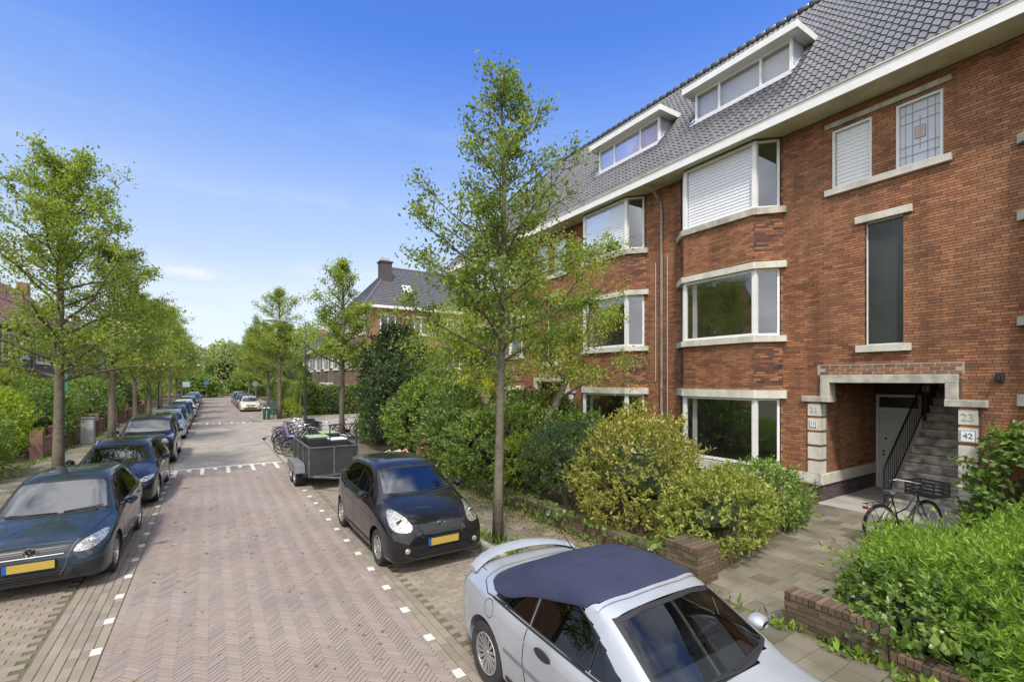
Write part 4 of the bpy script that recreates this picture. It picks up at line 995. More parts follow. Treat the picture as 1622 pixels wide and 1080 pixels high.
class Skin:
    """lays panels, glass, lamps and lines onto a car shell by projecting outlines onto it"""
    def __init__(s, me, L):
        bm = bmesh.new(); bm.from_mesh(me); s.t = BVHTree.FromBMesh(bm); bm.free(); s.L = L
    def drop(s, a, b, axis, side, off):
        if axis == 'x': o, d = Vector((side*3, a, b)), Vector((-side, 0, 0))
        elif axis == 'y': o, d = Vector((a, side*5, b)), Vector((0, -side, 0))
        else: o, d = Vector((a, b, 4)), Vector((0, 0, -1))
        h, n, i, _ = s.t.ray_cast(o, d)
        if h is None:
            h, n, i, _ = s.t.find_nearest(o+d*(3.9 if axis != 'z' else 3) if axis != 'x' else Vector((side*.7, a, b)))
        if n.dot(d) > 0: n = -n
        n = (n*.6-d*.4).normalized()
        return h+n*off
    def patch(s, poly, axis, side, off, name, m, parent, step=.07, holes=None, rim=0, conv=True):
        """poly in (y_from_front, z) for 'x'; (x, z) for 'y'; (x, y_from_front) for 'z'"""
        hy = s.L/2
        if axis == 'x': P = [(a-hy, b) for a, b in poly]
        elif axis == 'z': P = [(a, b-hy) for a, b in poly]
        else: P = list(poly)
        bm = bmesh.new()
        if holes is None:
            vs = [bm.verts.new((a, b, 0)) for a, b in P]; bm.faces.new(vs)
        else:
            Q = [(a-hy, b) if axis == 'x' else (a, b-hy) if axis == 'z' else (a, b) for a, b in holes]
            v1 = [bm.verts.new((a, b, 0)) for a, b in P]; v2 = [bm.verts.new((a, b, 0)) for a, b in Q]; n = len(P)
            for i in range(n): bm.faces.new((v1[i], v1[(i+1) % n], v2[(i+1) % n], v2[i]))
        xs = [a for a, b in P]; ys = [b for a, b in P]
        for lo, hi, ax in ((min(xs), max(xs), 0), (min(ys), max(ys), 1)):
            k = int((hi-lo)/step)
            for i in range(1, k+1):
                c = lo+(hi-lo)*i/(k+1); co = (c, 0, 0) if ax == 0 else (0, c, 0); no = (1, 0, 0) if ax == 0 else (0, 1, 0)
                bmesh.ops.bisect_plane(bm, geom=bm.verts[:]+bm.edges[:]+bm.faces[:], plane_co=co, plane_no=no)
        for v in bm.verts: v.co = s.drop(v.co.x, v.co.y, axis, side, off)
        bmesh.ops.recalc_face_normals(bm, faces=bm.faces)
        # make normals look outwards
        cen = Vector((0, 0, .7))
        up = Vector((side, 0, 0)) if axis == 'x' else Vector((0, side, 0)) if axis == 'y' else Vector((0, 0, 1))
        if sum((f.normal.dot(up)*f.calc_area() for f in bm.faces)) < 0: bmesh.ops.reverse_faces(bm, faces=bm.faces)
        if rim:
            ed = [e for e in bm.edges if e.is_boundary]; r = bmesh.ops.extrude_edge_only(bm, edges=ed)
            for v in [g for g in r['geom'] if isinstance(g, bmesh.types.BMVert)]: v.co -= up*rim
        for f in bm.faces: f.smooth = True
        me = bpy.data.meshes.new(name); bm.to_mesh(me); bm.free()
        if m: me.materials.append(m)
        if rim: me.set_sharp_from_angle(angle=R(40))
        o = bpy.data.objects.new(name, me); link(o, parent); return o
    def line(s, pts, axis, side, off, w, name, m, parent, closed=False):
        hy = s.L/2; P = [Vector(p) for p in pts]; bm = MB(); n = len(P); Q = []
        D = []
        for i in range(n if closed else n-1):
            a, b = P[i], P[(i+1) % n]; k = max(1, int((b-a).length/.05))
            for j in range(k): D.append(a.lerp(b, j/k))
        if not closed: D.append(P[-1])
        for i, p in enumerate(D):
            a = D[i-1] if (i or closed) else p; b = D[(i+1) % len(D)] if (i < len(D)-1 or closed) else p
            t = (b-a).normalized(); nn = Vector((-t.y, t.x))*w/2; r = []
            for q in (p+nn, p-nn):
                x, y = q
                if axis == 'x': x -= hy
                elif axis == 'z': y -= hy
                r.append(s.drop(x, y, axis, side, off))
            Q.append(r)
        for i in range(len(Q) if closed else len(Q)-1):
            a, b = Q[i], Q[(i+1) % len(Q)]; bm.quad(a[0], a[1], b[1], b[0])
        return bm.build(name, m, parent, world=False)
def cut_faces(me, L, regions):
    """open the shell under see-through glass; regions: (poly, axis, side)"""
    def inside(p, poly):
        c = False; j = len(poly)-1
        for i in range(len(poly)):
            if (poly[i][1] > p[1]) != (poly[j][1] > p[1]) and p[0] < (poly[j][0]-poly[i][0])*(p[1]-poly[i][1])/(poly[j][1]-poly[i][1])+poly[i][0]: c = not c
            j = i
        return c
    bm = bmesh.new(); bm.from_mesh(me); kill = []
    for f in bm.faces:
        c = f.calc_center_median(); n = f.normal
        for poly, axis, side in regions:
            if axis == 'x' and n.x*side > .3 and inside((c.y+L/2, c.z), poly): kill.append(f); break
            if axis == 'y' and n.y*side > .1 and n.z > .05 and inside((c.x, c.z), poly): kill.append(f); break
    bmesh.ops.delete(bm, geom=kill, context='FACES'); bm.to_mesh(me); bm.free()
WHEELS = {}
def wheel_meshes(wr, spokes, key):
    if key in WHEELS: return WHEELS[key]
    rr = wr*.66; w = .095
    t = MB().lathe([(rr, -w*.9), (wr*.93, -w), (wr*.985, -w*.8), (wr, -w*.5), (wr, w*.5), (wr*.985, w*.8), (wr*.93, w), (rr+.008, w*.92), (rr, w*.7)], 36, 'x')
    tm = t.mesh('tyre', True); tm.materials.append(m_rubber); tm.set_sharp_from_angle(angle=R(50))
    r = MB(); r.lathe([(rr, w*.86), (rr-.006, w*.93), (rr-.022, w*.9), (rr-.03, w*.3), (rr-.035, -w*.5)], 36, 'x')
    r.lathe([(.0, w*.78), (.028, w*.78), (.032, w*.6)], 14, 'x')
    for k in range(spokes):
        a = 2*math.pi*k/spokes; ca, sa = math.cos(a), math.sin(a); tw = (.030 if spokes > 8 else .062); iw = tw*.75
        def q(rad, off, x): return (x, rad*ca-off*sa, rad*sa+off*ca)
        pts = [q(.02, -iw/2, w*.72), q(.02, iw/2, w*.72), q(rr-.02, tw/2, w*.84), q(rr-.02, -tw/2, w*.84)]
        bk = [q(.02, -iw/2, w*.45), q(.02, iw/2, w*.45), q(rr-.02, tw/2, w*.55), q(rr-.02, -tw/2, w*.55)]
        n = len(r.v); r.v += pts+bk; r.f += [(n, n+1, n+2, n+3), (n, n+3, n+7, n+4), (n+1, n+5, n+6, n+2)]
    rm = r.mesh('rim', False); rm.materials.append(m_alloy)
    d = MB().lathe([(0, w*.1), (rr*.98, w*.1)], 24, 'x'); dm = d.mesh('brake_disc'); dm.materials.append(m_room_dark)
    WHEELS[key] = (tm, rm, dm); return WHEELS[key]
def add_wheels(root, spec):
    tm, rm, dm = wheel_meshes(spec['wr'], spec.get('spokes', 5), (spec['wr'], spec.get('spokes', 5)))
    for d in spec['axles']:
        for s_ in (-1, 1):
            w = put(tm, 'wheel', root, (s_*(spec['W']/2-.115), d-spec['L']/2, spec['wr']-.004)); 
            if s_ < 0: w.rotation_euler = (0, 0, R(180))
            put(rm, 'rim', w); put(dm, 'brake_disc', w)
def paint(name, c, metal=.0, rough=.35): return mat(name, c, rough, metal=metal, coat=1.0, spec=.08, col2=tuple(v*1.25+.002 for v in c), nscale=1.5)
def interior(root, spec, cowl, rear, zbelt, right=False):
    L = spec['L']; W = spec['W']/2-.13; b = MB()
    b.box(-W, W, cowl-L/2, rear-L/2, .28, .30); b.box(-W, W, cowl-L/2-.05, cowl-L/2+.02, .3, zbelt-.12)
    for s_ in (-1, 1): b.box(s_*W-.01, s_*W+.01, cowl-L/2, rear-L/2, .3, zbelt-.06)
    b.box(-W, W, rear-L/2-.05, rear-L/2, .3, zbelt-.1)
    b.build('cabin', m_room_dark, root, world=False)
    md = mat('dashboard_grey', (.075, .078, .085), .7)
    b = MB(); b.prism([(-W, cowl-L/2-.1), (W, cowl-L/2-.1), (W, cowl-L/2+.42), (-W, cowl-L/2+.42)], zbelt-.22, zbelt-.07); dsh = b.build('dashboard', md, root, world=False, bevel=.03)
    ms = mat('seat_cloth', (.07, .072, .08), .9)
    for s_ in (-1, 1):
        b = MB(); y = cowl-L/2+.95
        b.box(s_*.36-.24, s_*.36+.24, y, y+.5, .35, .55)
        M_ = Matrix.Rotation(R(-14), 3, 'X'); b.obox((s_*.36, y+.56, .86), (.23, .07, .30), M_); b.obox((s_*.36, y+.66, 1.2 if spec['H'] > 1.4 else 1.13), (.13, .05, .09), M_)
        b.build('seat', ms, root, world=False, bevel=.03)
    sw = MB(); cx = .36; P = [Vector((cx+.17*math.cos(a), cowl-L/2+.52-.08*math.sin(a), zbelt-.02+.155*math.sin(a))) for a in np.linspace(0, 6.283, 20, endpoint=False)]
    sw.tube(P, .014, 6, closed=True); sw.tube([P[0], (cx, cowl-L/2+.5, zbelt-.03), P[10]], .016, 5); sw.tube([(cx, cowl-L/2+.5, zbelt-.03), (cx, cowl-L/2+.35, zbelt-.12)], .03, 6); sw.build('steering_wheel', m_black_pl, root, world=False)
def mirror_part(root, x, y, z, m, s_):
    b = MB(); n = 10
    for j, (yy, sc) in enumerate(((-.075, .45), (-.055, .85), (0, 1.0), (.035, .95))):
        for k in range(n): a = 2*math.pi*k/n; b.v.append((x+s_*.10+.105*sc*math.cos(a)*(1 if True else 0), y+yy, z+.07+.068*sc*math.sin(a)))
    for j in range(3):
        for k in range(n): k2 = (k+1) % n; b.f.append((j*n+k, j*n+k2, (j+1)*n+k2, (j+1)*n+k))
    b.f.append(tuple(range(n))); 
    me = b.mesh('door_mirror', True); o = bpy.data.objects.new('door_mirror', me); me.materials.append(m); link(o, root)
    g = MB(); g.poly([(x+s_*.10+.093*math.cos(a), y+.036, z+.07+.058*math.sin(a)) for a in np.linspace(0, 6.283, 12, endpoint=False)]); g.build('mirror_glass', m_chrome, o, world=False)
    MB().tube([(x-s_*.03, y+.0, z-.0), (x+s_*.06, y-.01, z+.04)], .022, 6).build('mirror_stalk', m_black_pl, o, world=False)
def plate(sk, x0, z, side, root, w=.52, h=.11, off=.03, y=None):
    p = sk.drop(x0, z, 'y', side, off); yy = p.y if y is None else y
    b = MB(); b.box(x0-w/2-.008, x0+w/2+.008, yy-.008, yy+.03, z-h/2-.008, z+h/2+.008); o = b.build('number_plate', m_black_pl, root, world=False)
    s_ = side
    yf = yy-.009 if side < 0 else yy+.031
    MB().box(x0-w/2+(.045 if side < 0 else 0), x0+w/2-(0 if side < 0 else .045), min(yf, yf-.002*-s_), max(yf, yf+.002*s_), z-h/2, z+h/2).build('plate_face', m_plate, o, world=False)
    MB().box(x0-w/2 if side < 0 else x0+w/2-.045, x0-w/2+.045 if side < 0 else x0+w/2, min(yf, yf+.002*s_), max(yf, yf+.002*s_), z-h/2, z+h/2).build('plate_band', m_plate_blue, o, world=False)
    return yy
def car(name, label, spec, loc, rz=0, group=None, detail=2):
    root = thing(name, label, 'car', loc, rz, group); L = spec['L']
    ORG[root.name] = Vector((0, 0, 0))
    me = car_mesh(spec, True); sk = Skin(me, L); me2 = boolean_wheels(me, spec)
    P = spec['paint']; glass = spec.get('glass', m_glass_dark)
    if spec.get('open'): cut_faces(me2, L, [(inset(p, .012), a, s_) for p, a, s_ in spec['open']])
    me2.materials.clear(); me2.materials.append(P)
    me2.polygons.foreach_set('use_smooth', [True]*len(me2.polygons)); me2.set_sharp_from_angle(angle=R(38))
    body = bpy.data.objects.new('body', me2); link(body, root)
    spec['deco'](root, sk, spec, body)
    add_wheels(root, spec)
    return root
def glass_panel(sk, root, poly, axis, side, name, m, rim=.035, off=.004, frit=None):
    pin = inset(poly, rim); sp = sk.patch(poly, axis, side, off, name, frit or m_black_pl, root, holes=pin, step=.09)
    g = sk.patch(inset(poly, rim*.6), axis, side, off-.0015, 'glass', m, sp, step=.09); return sp
def common(root, sk, spec, body):
    L = spec['L']; m_seam = mat('panel_gap', (.01, .01, .01), .8)
    for k_ in spec.get('seams_side', []):
        for s_ in (-1, 1): sk.line(k_, 'x', s_, .0022, .011, 'door_seam', m_seam, body)
    for k_ in spec.get('seams_top', []): sk.line(k_, 'z', 1, .0024, .011, 'bonnet_seam', m_seam, body)
    for s_ in (-1, 1):
        sk.line([(.55, spec.get('crease', .70)), (1.4, spec.get('crease', .70)+.03), (spec['L']-.75, spec.get('crease', .70)+.09)], 'x', s_, .003, .012, 'side_crease', spec['paint'], body)
        sk.line([(spec['axles'][0]+.42, .30), (spec['axles'][1]-.42, .30)], 'x', s_, .006, .05, 'sill_trim', m_black_pl, body)
    for d, z in spec.get('handles', []):
        for s_ in (-1, 1):
            p = sk.drop(d-L/2, z, 'x', s_, .02); MB().box(p.x-.014, p.x+.014, p.y-.10, p.y+.10, z-.014, z+.014).build('door_handle', spec['paint'], root, world=False, bevel=.008)
    for nm, poly in spec['side_windows']:
        for s_ in (-1, 1): glass_panel(sk, root, poly, 'x', s_, nm, m_glass_side, .022)
    glass_panel(sk, root, spec['windshield'], 'y', -1, 'windscreen', spec.get('wglass', m_glass_dark), .04)
    if 'rear_window' in spec: glass_panel(sk, root, spec['rear_window'], 'y', 1, 'rear_window', m_glass_dark, .04)
    x, d, z = spec['mirror']
    for s_ in (-1, 1): mirror_part(root, s_*x, d-L/2, z, spec['paint'], s_)
    # wipers
    for (xa, za, xb, zb) in spec.get('wipers', []):
        pts = [sk.drop(xa+(xb-xa)*t, za+(zb-za)*t, 'y', -1, .022) for t in np.linspace(0, 1, 7)]; MB().tube(pts, .009, 5).build('wiper', m_black_pl, root, world=False)
    if 'lights' in spec:
        for poly in spec['lights']:
            for s_ in (-1, 1): 
                h = sk.patch(smooth_poly([(a*s_, b) for a, b in poly], 2), 'y', -1, .008, 'headlight', m_lens, root, step=.05, rim=.02)
                cx = sum(a for a, b in poly)/len(poly)*s_; cz = sum(b for a, b in poly)/len(poly)
                p = sk.drop(cx, cz, 'y', -1, .010); q = MB(); q.lathe([(.0, -.012), (.045, -.006), (.055, 0)], 14, 'y', (p.x, p.y, p.z)); q.build('lamp_bowl', m_chrome, h, world=False)
    for poly in spec.get('tail', []):
        for s_ in (-1, 1): sk.patch([(a*s_, b) for a, b in poly], 'y', 1, .006, 'tail_light', m_lens_red, root, step=.06)

# ---- dark blue hatchback in the left foreground
def deco_hatch_blue(root, sk, spec, body):
    common(root, sk, spec, body); L = spec['L']
    gm = mat('grille_black', (.012, .012, .014), .5)
    g = sk.patch([(-.40, .70), (.40, .70), (.34, .585), (-.34, .585)], 'y', -1, .004, 'grille', gm, root)
    for z, w in ((.605, .345), (.632, .365), (.66, .38), (.687, .39)): sk.line([(-w, z), (w, z)], 'y', -1, .009, .009, 'grille_bar', m_chrome if z in (.605,) else mat('grey_trim', (.06,.06,.065), .4), g)
    for s_ in (-1, 1):
        sk.line([(s_*.47, .745), (s_*.40, .60), (s_*.36, .42), (s_*.30, .30)], 'y', -1, .008, .014, 'bumper_crease', mat('pale_trim', (.06, .08, .10), .25, coat=1), root)
    lo = sk.patch([(-.36, .40), (.36, .40), (.32, .26), (-.32, .26)], 'y', -1, .004, 'lower_grille', gm, root)
    for z in (.29, .33, .37): sk.line([(-.33, z), (.33, z)], 'y', -1, .009, .008, 'grille_bar', mat('grey_trim', (.06,.06,.065), .4), lo)
    for s_ in (-1, 1):
        q = sk.patch([(s_*.44, .40), (s_*.74, .45), (s_*.76, .40), (s_*.70, .30), (s_*.42, .27)], 'y', -1, .004, 'side_intake', gm, root)
        for z in (.31, .35, .39): sk.line([(s_*.45, z-.01), (s_*.71, z+.02)], 'y', -1, .008, .007, 'grille_bar', mat('grey_trim', (.06,.06,.065), .4), q)
    yy = plate(sk, 0, .49, -1, root, off=.035)
    # round badge with V over W
    p = sk.drop(0, .655, 'y', -1, .018); b = MB(); n = 24; y = p.y-.004; z0 = .655
    b.tube([(.074*math.cos(a), y, z0+.074*math.sin(a)) for a in np.linspace(0, 6.283, n, endpoint=False)], .007, 5, closed=True)
    MB().lathe([(0, -.004), (.070, -.003)], 20, 'y', (0, y+.010, z0)).build('badge_field', gm, root, world=False)
    for pts in ([(-.031, .063), (0, .010), (.031, .063)], [(-.062, .031), (-.029, -.058), (0, -.005), (.029, -.058), (.062, .031)]):
        b.tube([(x, y, z0+z) for x, z in pts], .0085, 4)
    b.build('round_badge', m_chrome, root, world=False)
    for s_ in (-1, 1): pass
    interior(root, spec, 1.05, 3.5, .93)
polo = dict(L=3.92, W=1.66, H=1.46, wr=.298, axles=(.80, 3.265), spokes=10, paint=paint('dark_blue_paint', (.017, .028, .040)),
  keys=[(0, .36, .50, .60, .50, .42, .03), (.03, .27, .52, .665, .60, .50, .05), (.08, .21, .56, .725, .685, .56, .06), (.16, .18, .60, .765, .755, .60, .07), (.35, .17, .66, .83, .80, .64, .08), (.7, .17, .74, .90, .822, .67, .075),
        (1.02, .17, .81, .955, .828, .69, .07), (1.2, .17, .855, 1.06, .828, .675, .075), (1.5, .17, .875, 1.255, .83, .625, .085), (1.75, .17, .885, 1.395, .83, .585, .085), (1.95, .17, .893, 1.44, .83, .57, .075), (2.4, .17, .905, 1.465, .83, .565, .07),
        (3.0, .18, .925, 1.44, .83, .56, .07), (3.4, .19, .945, 1.38, .82, .55, .075), (3.6, .2, .95, 1.27, .80, .545, .08), (3.76, .22, .93, 1.05, .78, .58, .07), (3.87, .26, .80, .93, .74, .60, .06), (3.92, .34, .62, .74, .66, .54, .04)],
  windshield=[(-.655, .965), (-.3, .945), (.3, .945), (.655, .965), (.545, 1.35), (.3, 1.375), (-.3, 1.375), (-.545, 1.35)],
  side_windows=[('quarter_window', [(1.33, .93), (1.68, .935), (1.68, 1.18)]), ('door_window', [(1.70, .935), (2.30, .95), (2.30, 1.365), (2.05, 1.355), (1.80, 1.285), (1.70, 1.22)]), ('rear_door_window', [(2.31, .95), (2.98, .975), (3.16, 1.06), (3.05, 1.30), (2.75, 1.355), (2.31, 1.365)])],
  rear_window=[(-.5, 1.0), (.5, 1.0), (.45, 1.30), (-.45, 1.30)], mirror=(.80, 1.42, .93),
  lights=[[(.43, .60), (.60, .585), (.74, .66), (.765, .735), (.70, .765), (.55, .735), (.48, .69)]], wipers=[(-.5, .975, .05, .965), (.12, .97, .58, 1.0)],
  seams_side=[[(1.25, .86), (1.22, .6), (1.30, .3), (2.2, .27)], [(2.31, .9), (2.31, .5), (2.27, .27)], [(3.1, .97), (3.06, .7), (2.95, .52), (2.80, .3)], [(1.3, .87), (3.2, .945)]], seams_top=[[(-.42, .09), (-.60, .45), (-.70, 1.0)], [(.42, .09), (.60, .45), (.70, 1.0)], [(-.42, .09), (.42, .09)]],
  handles=[(2.12, .80), (2.98, .83)], tail=[[(.56, .82), (.72, .84), (.70, 1.05), (.60, 1.05)]], deco=deco_hatch_blue)
polo['open'] = [(polo['windshield'], 'y', -1)]+[(p, 'x', s_) for n_, p in polo['side_windows'] for s_ in (-1, 1)]
car1 = car('parked_car', 'dark blue hatchback nearest on the left with round chrome badge and yellow number plate', polo, (-2.07, 9.0+1.96, 0), R(-1.0))

# ---- black small hatchback on the right
def deco_yaris(root, sk, spec, body):
    common(root, sk, spec, body)
    gm = mat('grille_black', (.012, .012, .014), .5)
    g = sk.patch([(-.36, .735), (.36, .735), (.33, .655), (.22, .635), (-.22, .635), (-.33, .655)], 'y', -1, .004, 'grille', gm, root)
    for z in (.66, .685, .71): sk.line([(-.32, z), (.32, z)], 'y', -1, .007, .005, 'grille_bar', mat('grey_trim', (.06,.06,.065), .4), g)
    for s_ in (-1, 1): sk.line([(s_*.36, .93), (s_*.37, .76), (s_*.34, .64), (s_*.33, .5)], 'y', -1, .007, .025, 'bonnet_crease', spec['paint'], root)
    lo = sk.patch([(-.42, .40), (.42, .40), (.36, .27), (-.36, .27)], 'y', -1, .004, 'lower_grille', gm, root)
    sk.line([(-.62, .33), (-.42, .262), (.42, .262), (.62, .33)], 'y', -1, .008, .016, 'chin_trim', m_chrome if False else mat('grey_trim', (.06,.06,.065), .4), root)
    for s_ in (-1, 1):
        p = sk.drop(s_*.58, .40, 'y', -1, .004); b = MB(); b.lathe([(0, -.02), (.035, -.014), (.045, 0)], 14, 'y', p); b.build('fog_light', m_lens, root, world=False)
    plate(sk, 0, .50, -1, root, off=.03)
    p = sk.drop(0, .735, 'y', -1, .018); b = MB(); y = p.y; z0 = .735
    for (cx, cz, a_, b_) in ((0, 0, .082, .054), (0, .012, .028, .042), (0, .026, .060, .026)):
        b.tube([(cx+a_*math.cos(a), y, z0+cz+b_*math.sin(a)) for a in np.linspace(0, 6.283, 22, endpoint=False)], .0065, 5, closed=True)
    b.build('oval_badge', m_chrome, root, world=False)
    interior(root, spec, .95, 3.35, .98)
yaris = dict(L=3.75, W=1.70, H=1.53, wr=.295, axles=(.79, 3.25), spokes=5, paint=paint('black_car_paint', (.0075, .0078, .010)),
  keys=[(0, .36, .50, .60, .50, .40, .03), (.03, .27, .53, .68, .61, .46, .04), (.08, .21, .58, .76, .70, .52, .05), (.16, .18, .63, .82, .77, .56, .06), (.35, .17, .72, .915, .82, .62, .07), (.65, .17, .82, 1.0, .842, .66, .07),
        (.92, .17, .885, 1.055, .85, .68, .06), (1.1, .17, .92, 1.16, .85, .67, .07), (1.4, .17, .945, 1.335, .85, .63, .08), (1.65, .17, .96, 1.455, .85, .595, .085), (1.85, .17, .968, 1.505, .85, .575, .075), (2.25, .17, .98, 1.53, .85, .57, .07),
        (2.9, .18, 1.01, 1.51, .85, .565, .07), (3.25, .19, 1.035, 1.46, .84, .56, .075), (3.45, .2, 1.04, 1.36, .82, .55, .08), (3.6, .22, 1.0, 1.13, .80, .58, .07), (3.7, .26, .86, .98, .75, .60, .06), (3.75, .34, .66, .78, .66, .54, .04)],
  windshield=[(-.66, 1.075), (-.3, 1.05), (.3, 1.05), (.66, 1.075), (.56, 1.40), (.3, 1.43), (-.3, 1.43), (-.56, 1.40)],
  side_windows=[('quarter_window', [(1.12, .985), (1.45, 1.0), (1.45, 1.20)]), ('door_window', [(1.46, 1.0), (2.17, 1.02), (2.17, 1.425), (1.9, 1.41), (1.66, 1.34), (1.46, 1.21)]), ('rear_door_window', [(2.18, 1.02), (2.80, 1.045), (3.14, 1.13), (3.02, 1.35), (2.7, 1.41), (2.18, 1.425)])],
  rear_window=[(-.5, 1.08), (.5, 1.08), (.45, 1.38), (-.45, 1.38)], mirror=(.825, 1.27, 1.0),
  lights=[[(.47, .73), (.54, .67), (.70, .665), (.765, .72), (.745, .84), (.69, .92), (.62, .925), (.52, .84)]], wipers=[(-.55, 1.085, .05, 1.07), (.05, 1.07, .55, 1.095)],
  seams_side=[[(1.08, .93), (1.05, .65), (1.13, .3), (2.05, .27)], [(2.18, .98), (2.18, .5), (2.10, .27)], [(3.05, 1.05), (3.0, .75), (2.88, .58), (2.75, .3)]], seams_top=[[(-.36, .10), (-.52, .4), (-.68, .9)], [(.36, .10), (.52, .4), (.68, .9)]],
  handles=[(1.98, .88), (2.85, .92)], tail=[[(.6, .86), (.76, .88), (.72, 1.2), (.62, 1.2)]], deco=deco_yaris)
yaris['open'] = [(yaris['windshield'], 'y', -1)]+[(p, 'x', s_) for n_, p in yaris['side_windows'] for s_ in (-1, 1)]
car2 = car('parked_car', 'small black hatchback with pale headlights parked on the right in front of the trailer', yaris, (3.12, 6.93+1.875, 0), R(.5))

# ---- silver convertible with blue soft top
def deco_cabrio(root, sk, spec, body):
    common(root, sk, spec, body); L = spec['L']
    mt = mat('blue_canvas', (.019, .024, .058), .85, col2=(.027, .032, .070), nscale=2.5, bump=(160, .35, .002))
    top = [(-.60, 1.93), (-.3, 1.875), (.3, 1.875), (.60, 1.93), (.655, 2.3), (.69, 2.65), (.745, 2.95), (.755, 3.2), (.66, 3.42), (.35, 3.52), (-.35, 3.52), (-.66, 3.42), (-.755, 3.2), (-.745, 2.95), (-.69, 2.65), (-.655, 2.3)]
    st = sk.patch(smooth_poly(top, 1), 'z', 1, .014, 'soft_top', mt, root, step=.05, rim=.02)
    # glass strip under the hood edge: side of the soft top closes on the window line
    sk.line([(-.60, 1.905), (-.3, 1.86), (.3, 1.86), (.60, 1.905)], 'z', 1, .012, .035, 'header_rail', spec['paint'], root)
    for (x, d0, d1) in ((.0, 0, 0),):
        pass
    for d in (2.45, 2.95):
        sk.line([(-.62, d), (-.3, d-.01), (.3, d-.01), (.62, d)], 'z', 1, .0165, .010, 'canvas_seam', mat('canvas_seam', (.03,.034,.085), .9), st)
    # tonneau panel gap
    sk.line([(.79, 2.95), (.79, 3.30), (.69, 3.52), (.4, 3.62), (-.4, 3.62), (-.69, 3.52), (-.79, 3.30), (-.79, 2.95)], 'z', 1, .002, .009, 'tonneau_seam', mat('panel_gap', (.01,.01,.01), .8), body)
    rw = sk.patch([(-.36, 3.18), (.36, 3.18), (.42, 3.40), (-.42, 3.40)], 'z', 1, .019, 'rear_screen', mat('clear_vinyl', (.12,.13,.15), .1, spec=.8), st, step=.06)
    # rear spoiler arch
    P = []; 
    for t in np.linspace(-1, 1, 21):
        x = .70*t; d = 3.985-.20*abs(t)**2.2; P.append((x, d-L/2, 1.035-.075*abs(t)**3.2))
    b = MB(); k = len(P)
    for i, (x, y, z) in enumerate(P):
        hw = .088-.02*abs(i/10-1); th = .03
        for (dy, dz) in ((-hw, -.012), (-hw*.4, th*.6), (hw*.5, th), (hw, th*.8), (hw, -.012), (0, -.045)): b.v.append((x, y+dy, z+dz))
    for i in range(k-1):
        for j in range(6): j2 = (j+1) % 6; b.f.append((i*6+j, i*6+j2, (i+1)*6+j2, (i+1)*6+j))
    b.f.append(tuple(range(6))); b.f.append(tuple((k-1)*6+j for j in range(6))[::-1])
    b.build('spoiler', spec['paint'], root, world=False, smooth=True, angle=50)
    # door detail
    for s_ in (-1, 1):
        for d in (2.12,):
            p = sk.drop(d-L/2+.18, .78, 'x', s_, .004); q = MB()
            q.lathe([(0, .012), (.06, .010), (.075, .0)], 16, 'x', (0, 0, 0)); q.v = [(p.x+s_*v[0]*.6, p.y+v[1]*1.55, .78+v[2]*.62) for v in q.v]; q.build('door_handle', m_black_pl, root, world=False)
    for s_ in (-1, 1): sk.line([(1.36, .868), (2.5, .893), (3.18, .91)], 'x', s_, .004, .018, 'window_seal', m_black_pl, root); sk.line([(.45, .52), (1.6, .535), (2.9, .55)], 'x', s_, .005, .03, 'rub_strip', mat('rub_grey', (.16, .175, .19), .5), root)
    sk.line([(-.60, 3.66), (-.55, 3.98), (.55, 3.98), (.60, 3.66)], 'z', 1, .002, .010, 'boot_seam', mat('panel_gap', (.01,.01,.01), .8), body)
    # filler flap
    ring = [(3.20+.085*math.cos(a), .80+.085*math.sin(a)) for a in np.linspace(0, 6.283, 20, endpoint=False)]
    sk.line(ring, 'x', -1, .002, .006, 'filler_flap', mat('panel_gap', (.01,.01,.01), .8), body, closed=True)
    plate(sk, 0, .46, -1, root, off=.03)
    p = sk.drop(.62, 3.62-L/2, 'z', 1, 0); MB().tube([p, p+Vector((-.03, .05, .05)), p+Vector((-.28, .42, .62))], [.014, .006, .003], 5).build('aerial', m_dark, root, world=False)
    b = MB(); b.box(-.10, .10, -.03, .03, 0, .05); q = b.build('interior_mirror', m_black_pl, root, world=False, bevel=.015); q.location = (0, 1.82-L/2, 1.17)
    interior(root, spec, 1.12, 3.1, .90)
mc = paint('silver_blue_paint', (.36, .385, .415), .35, .3)
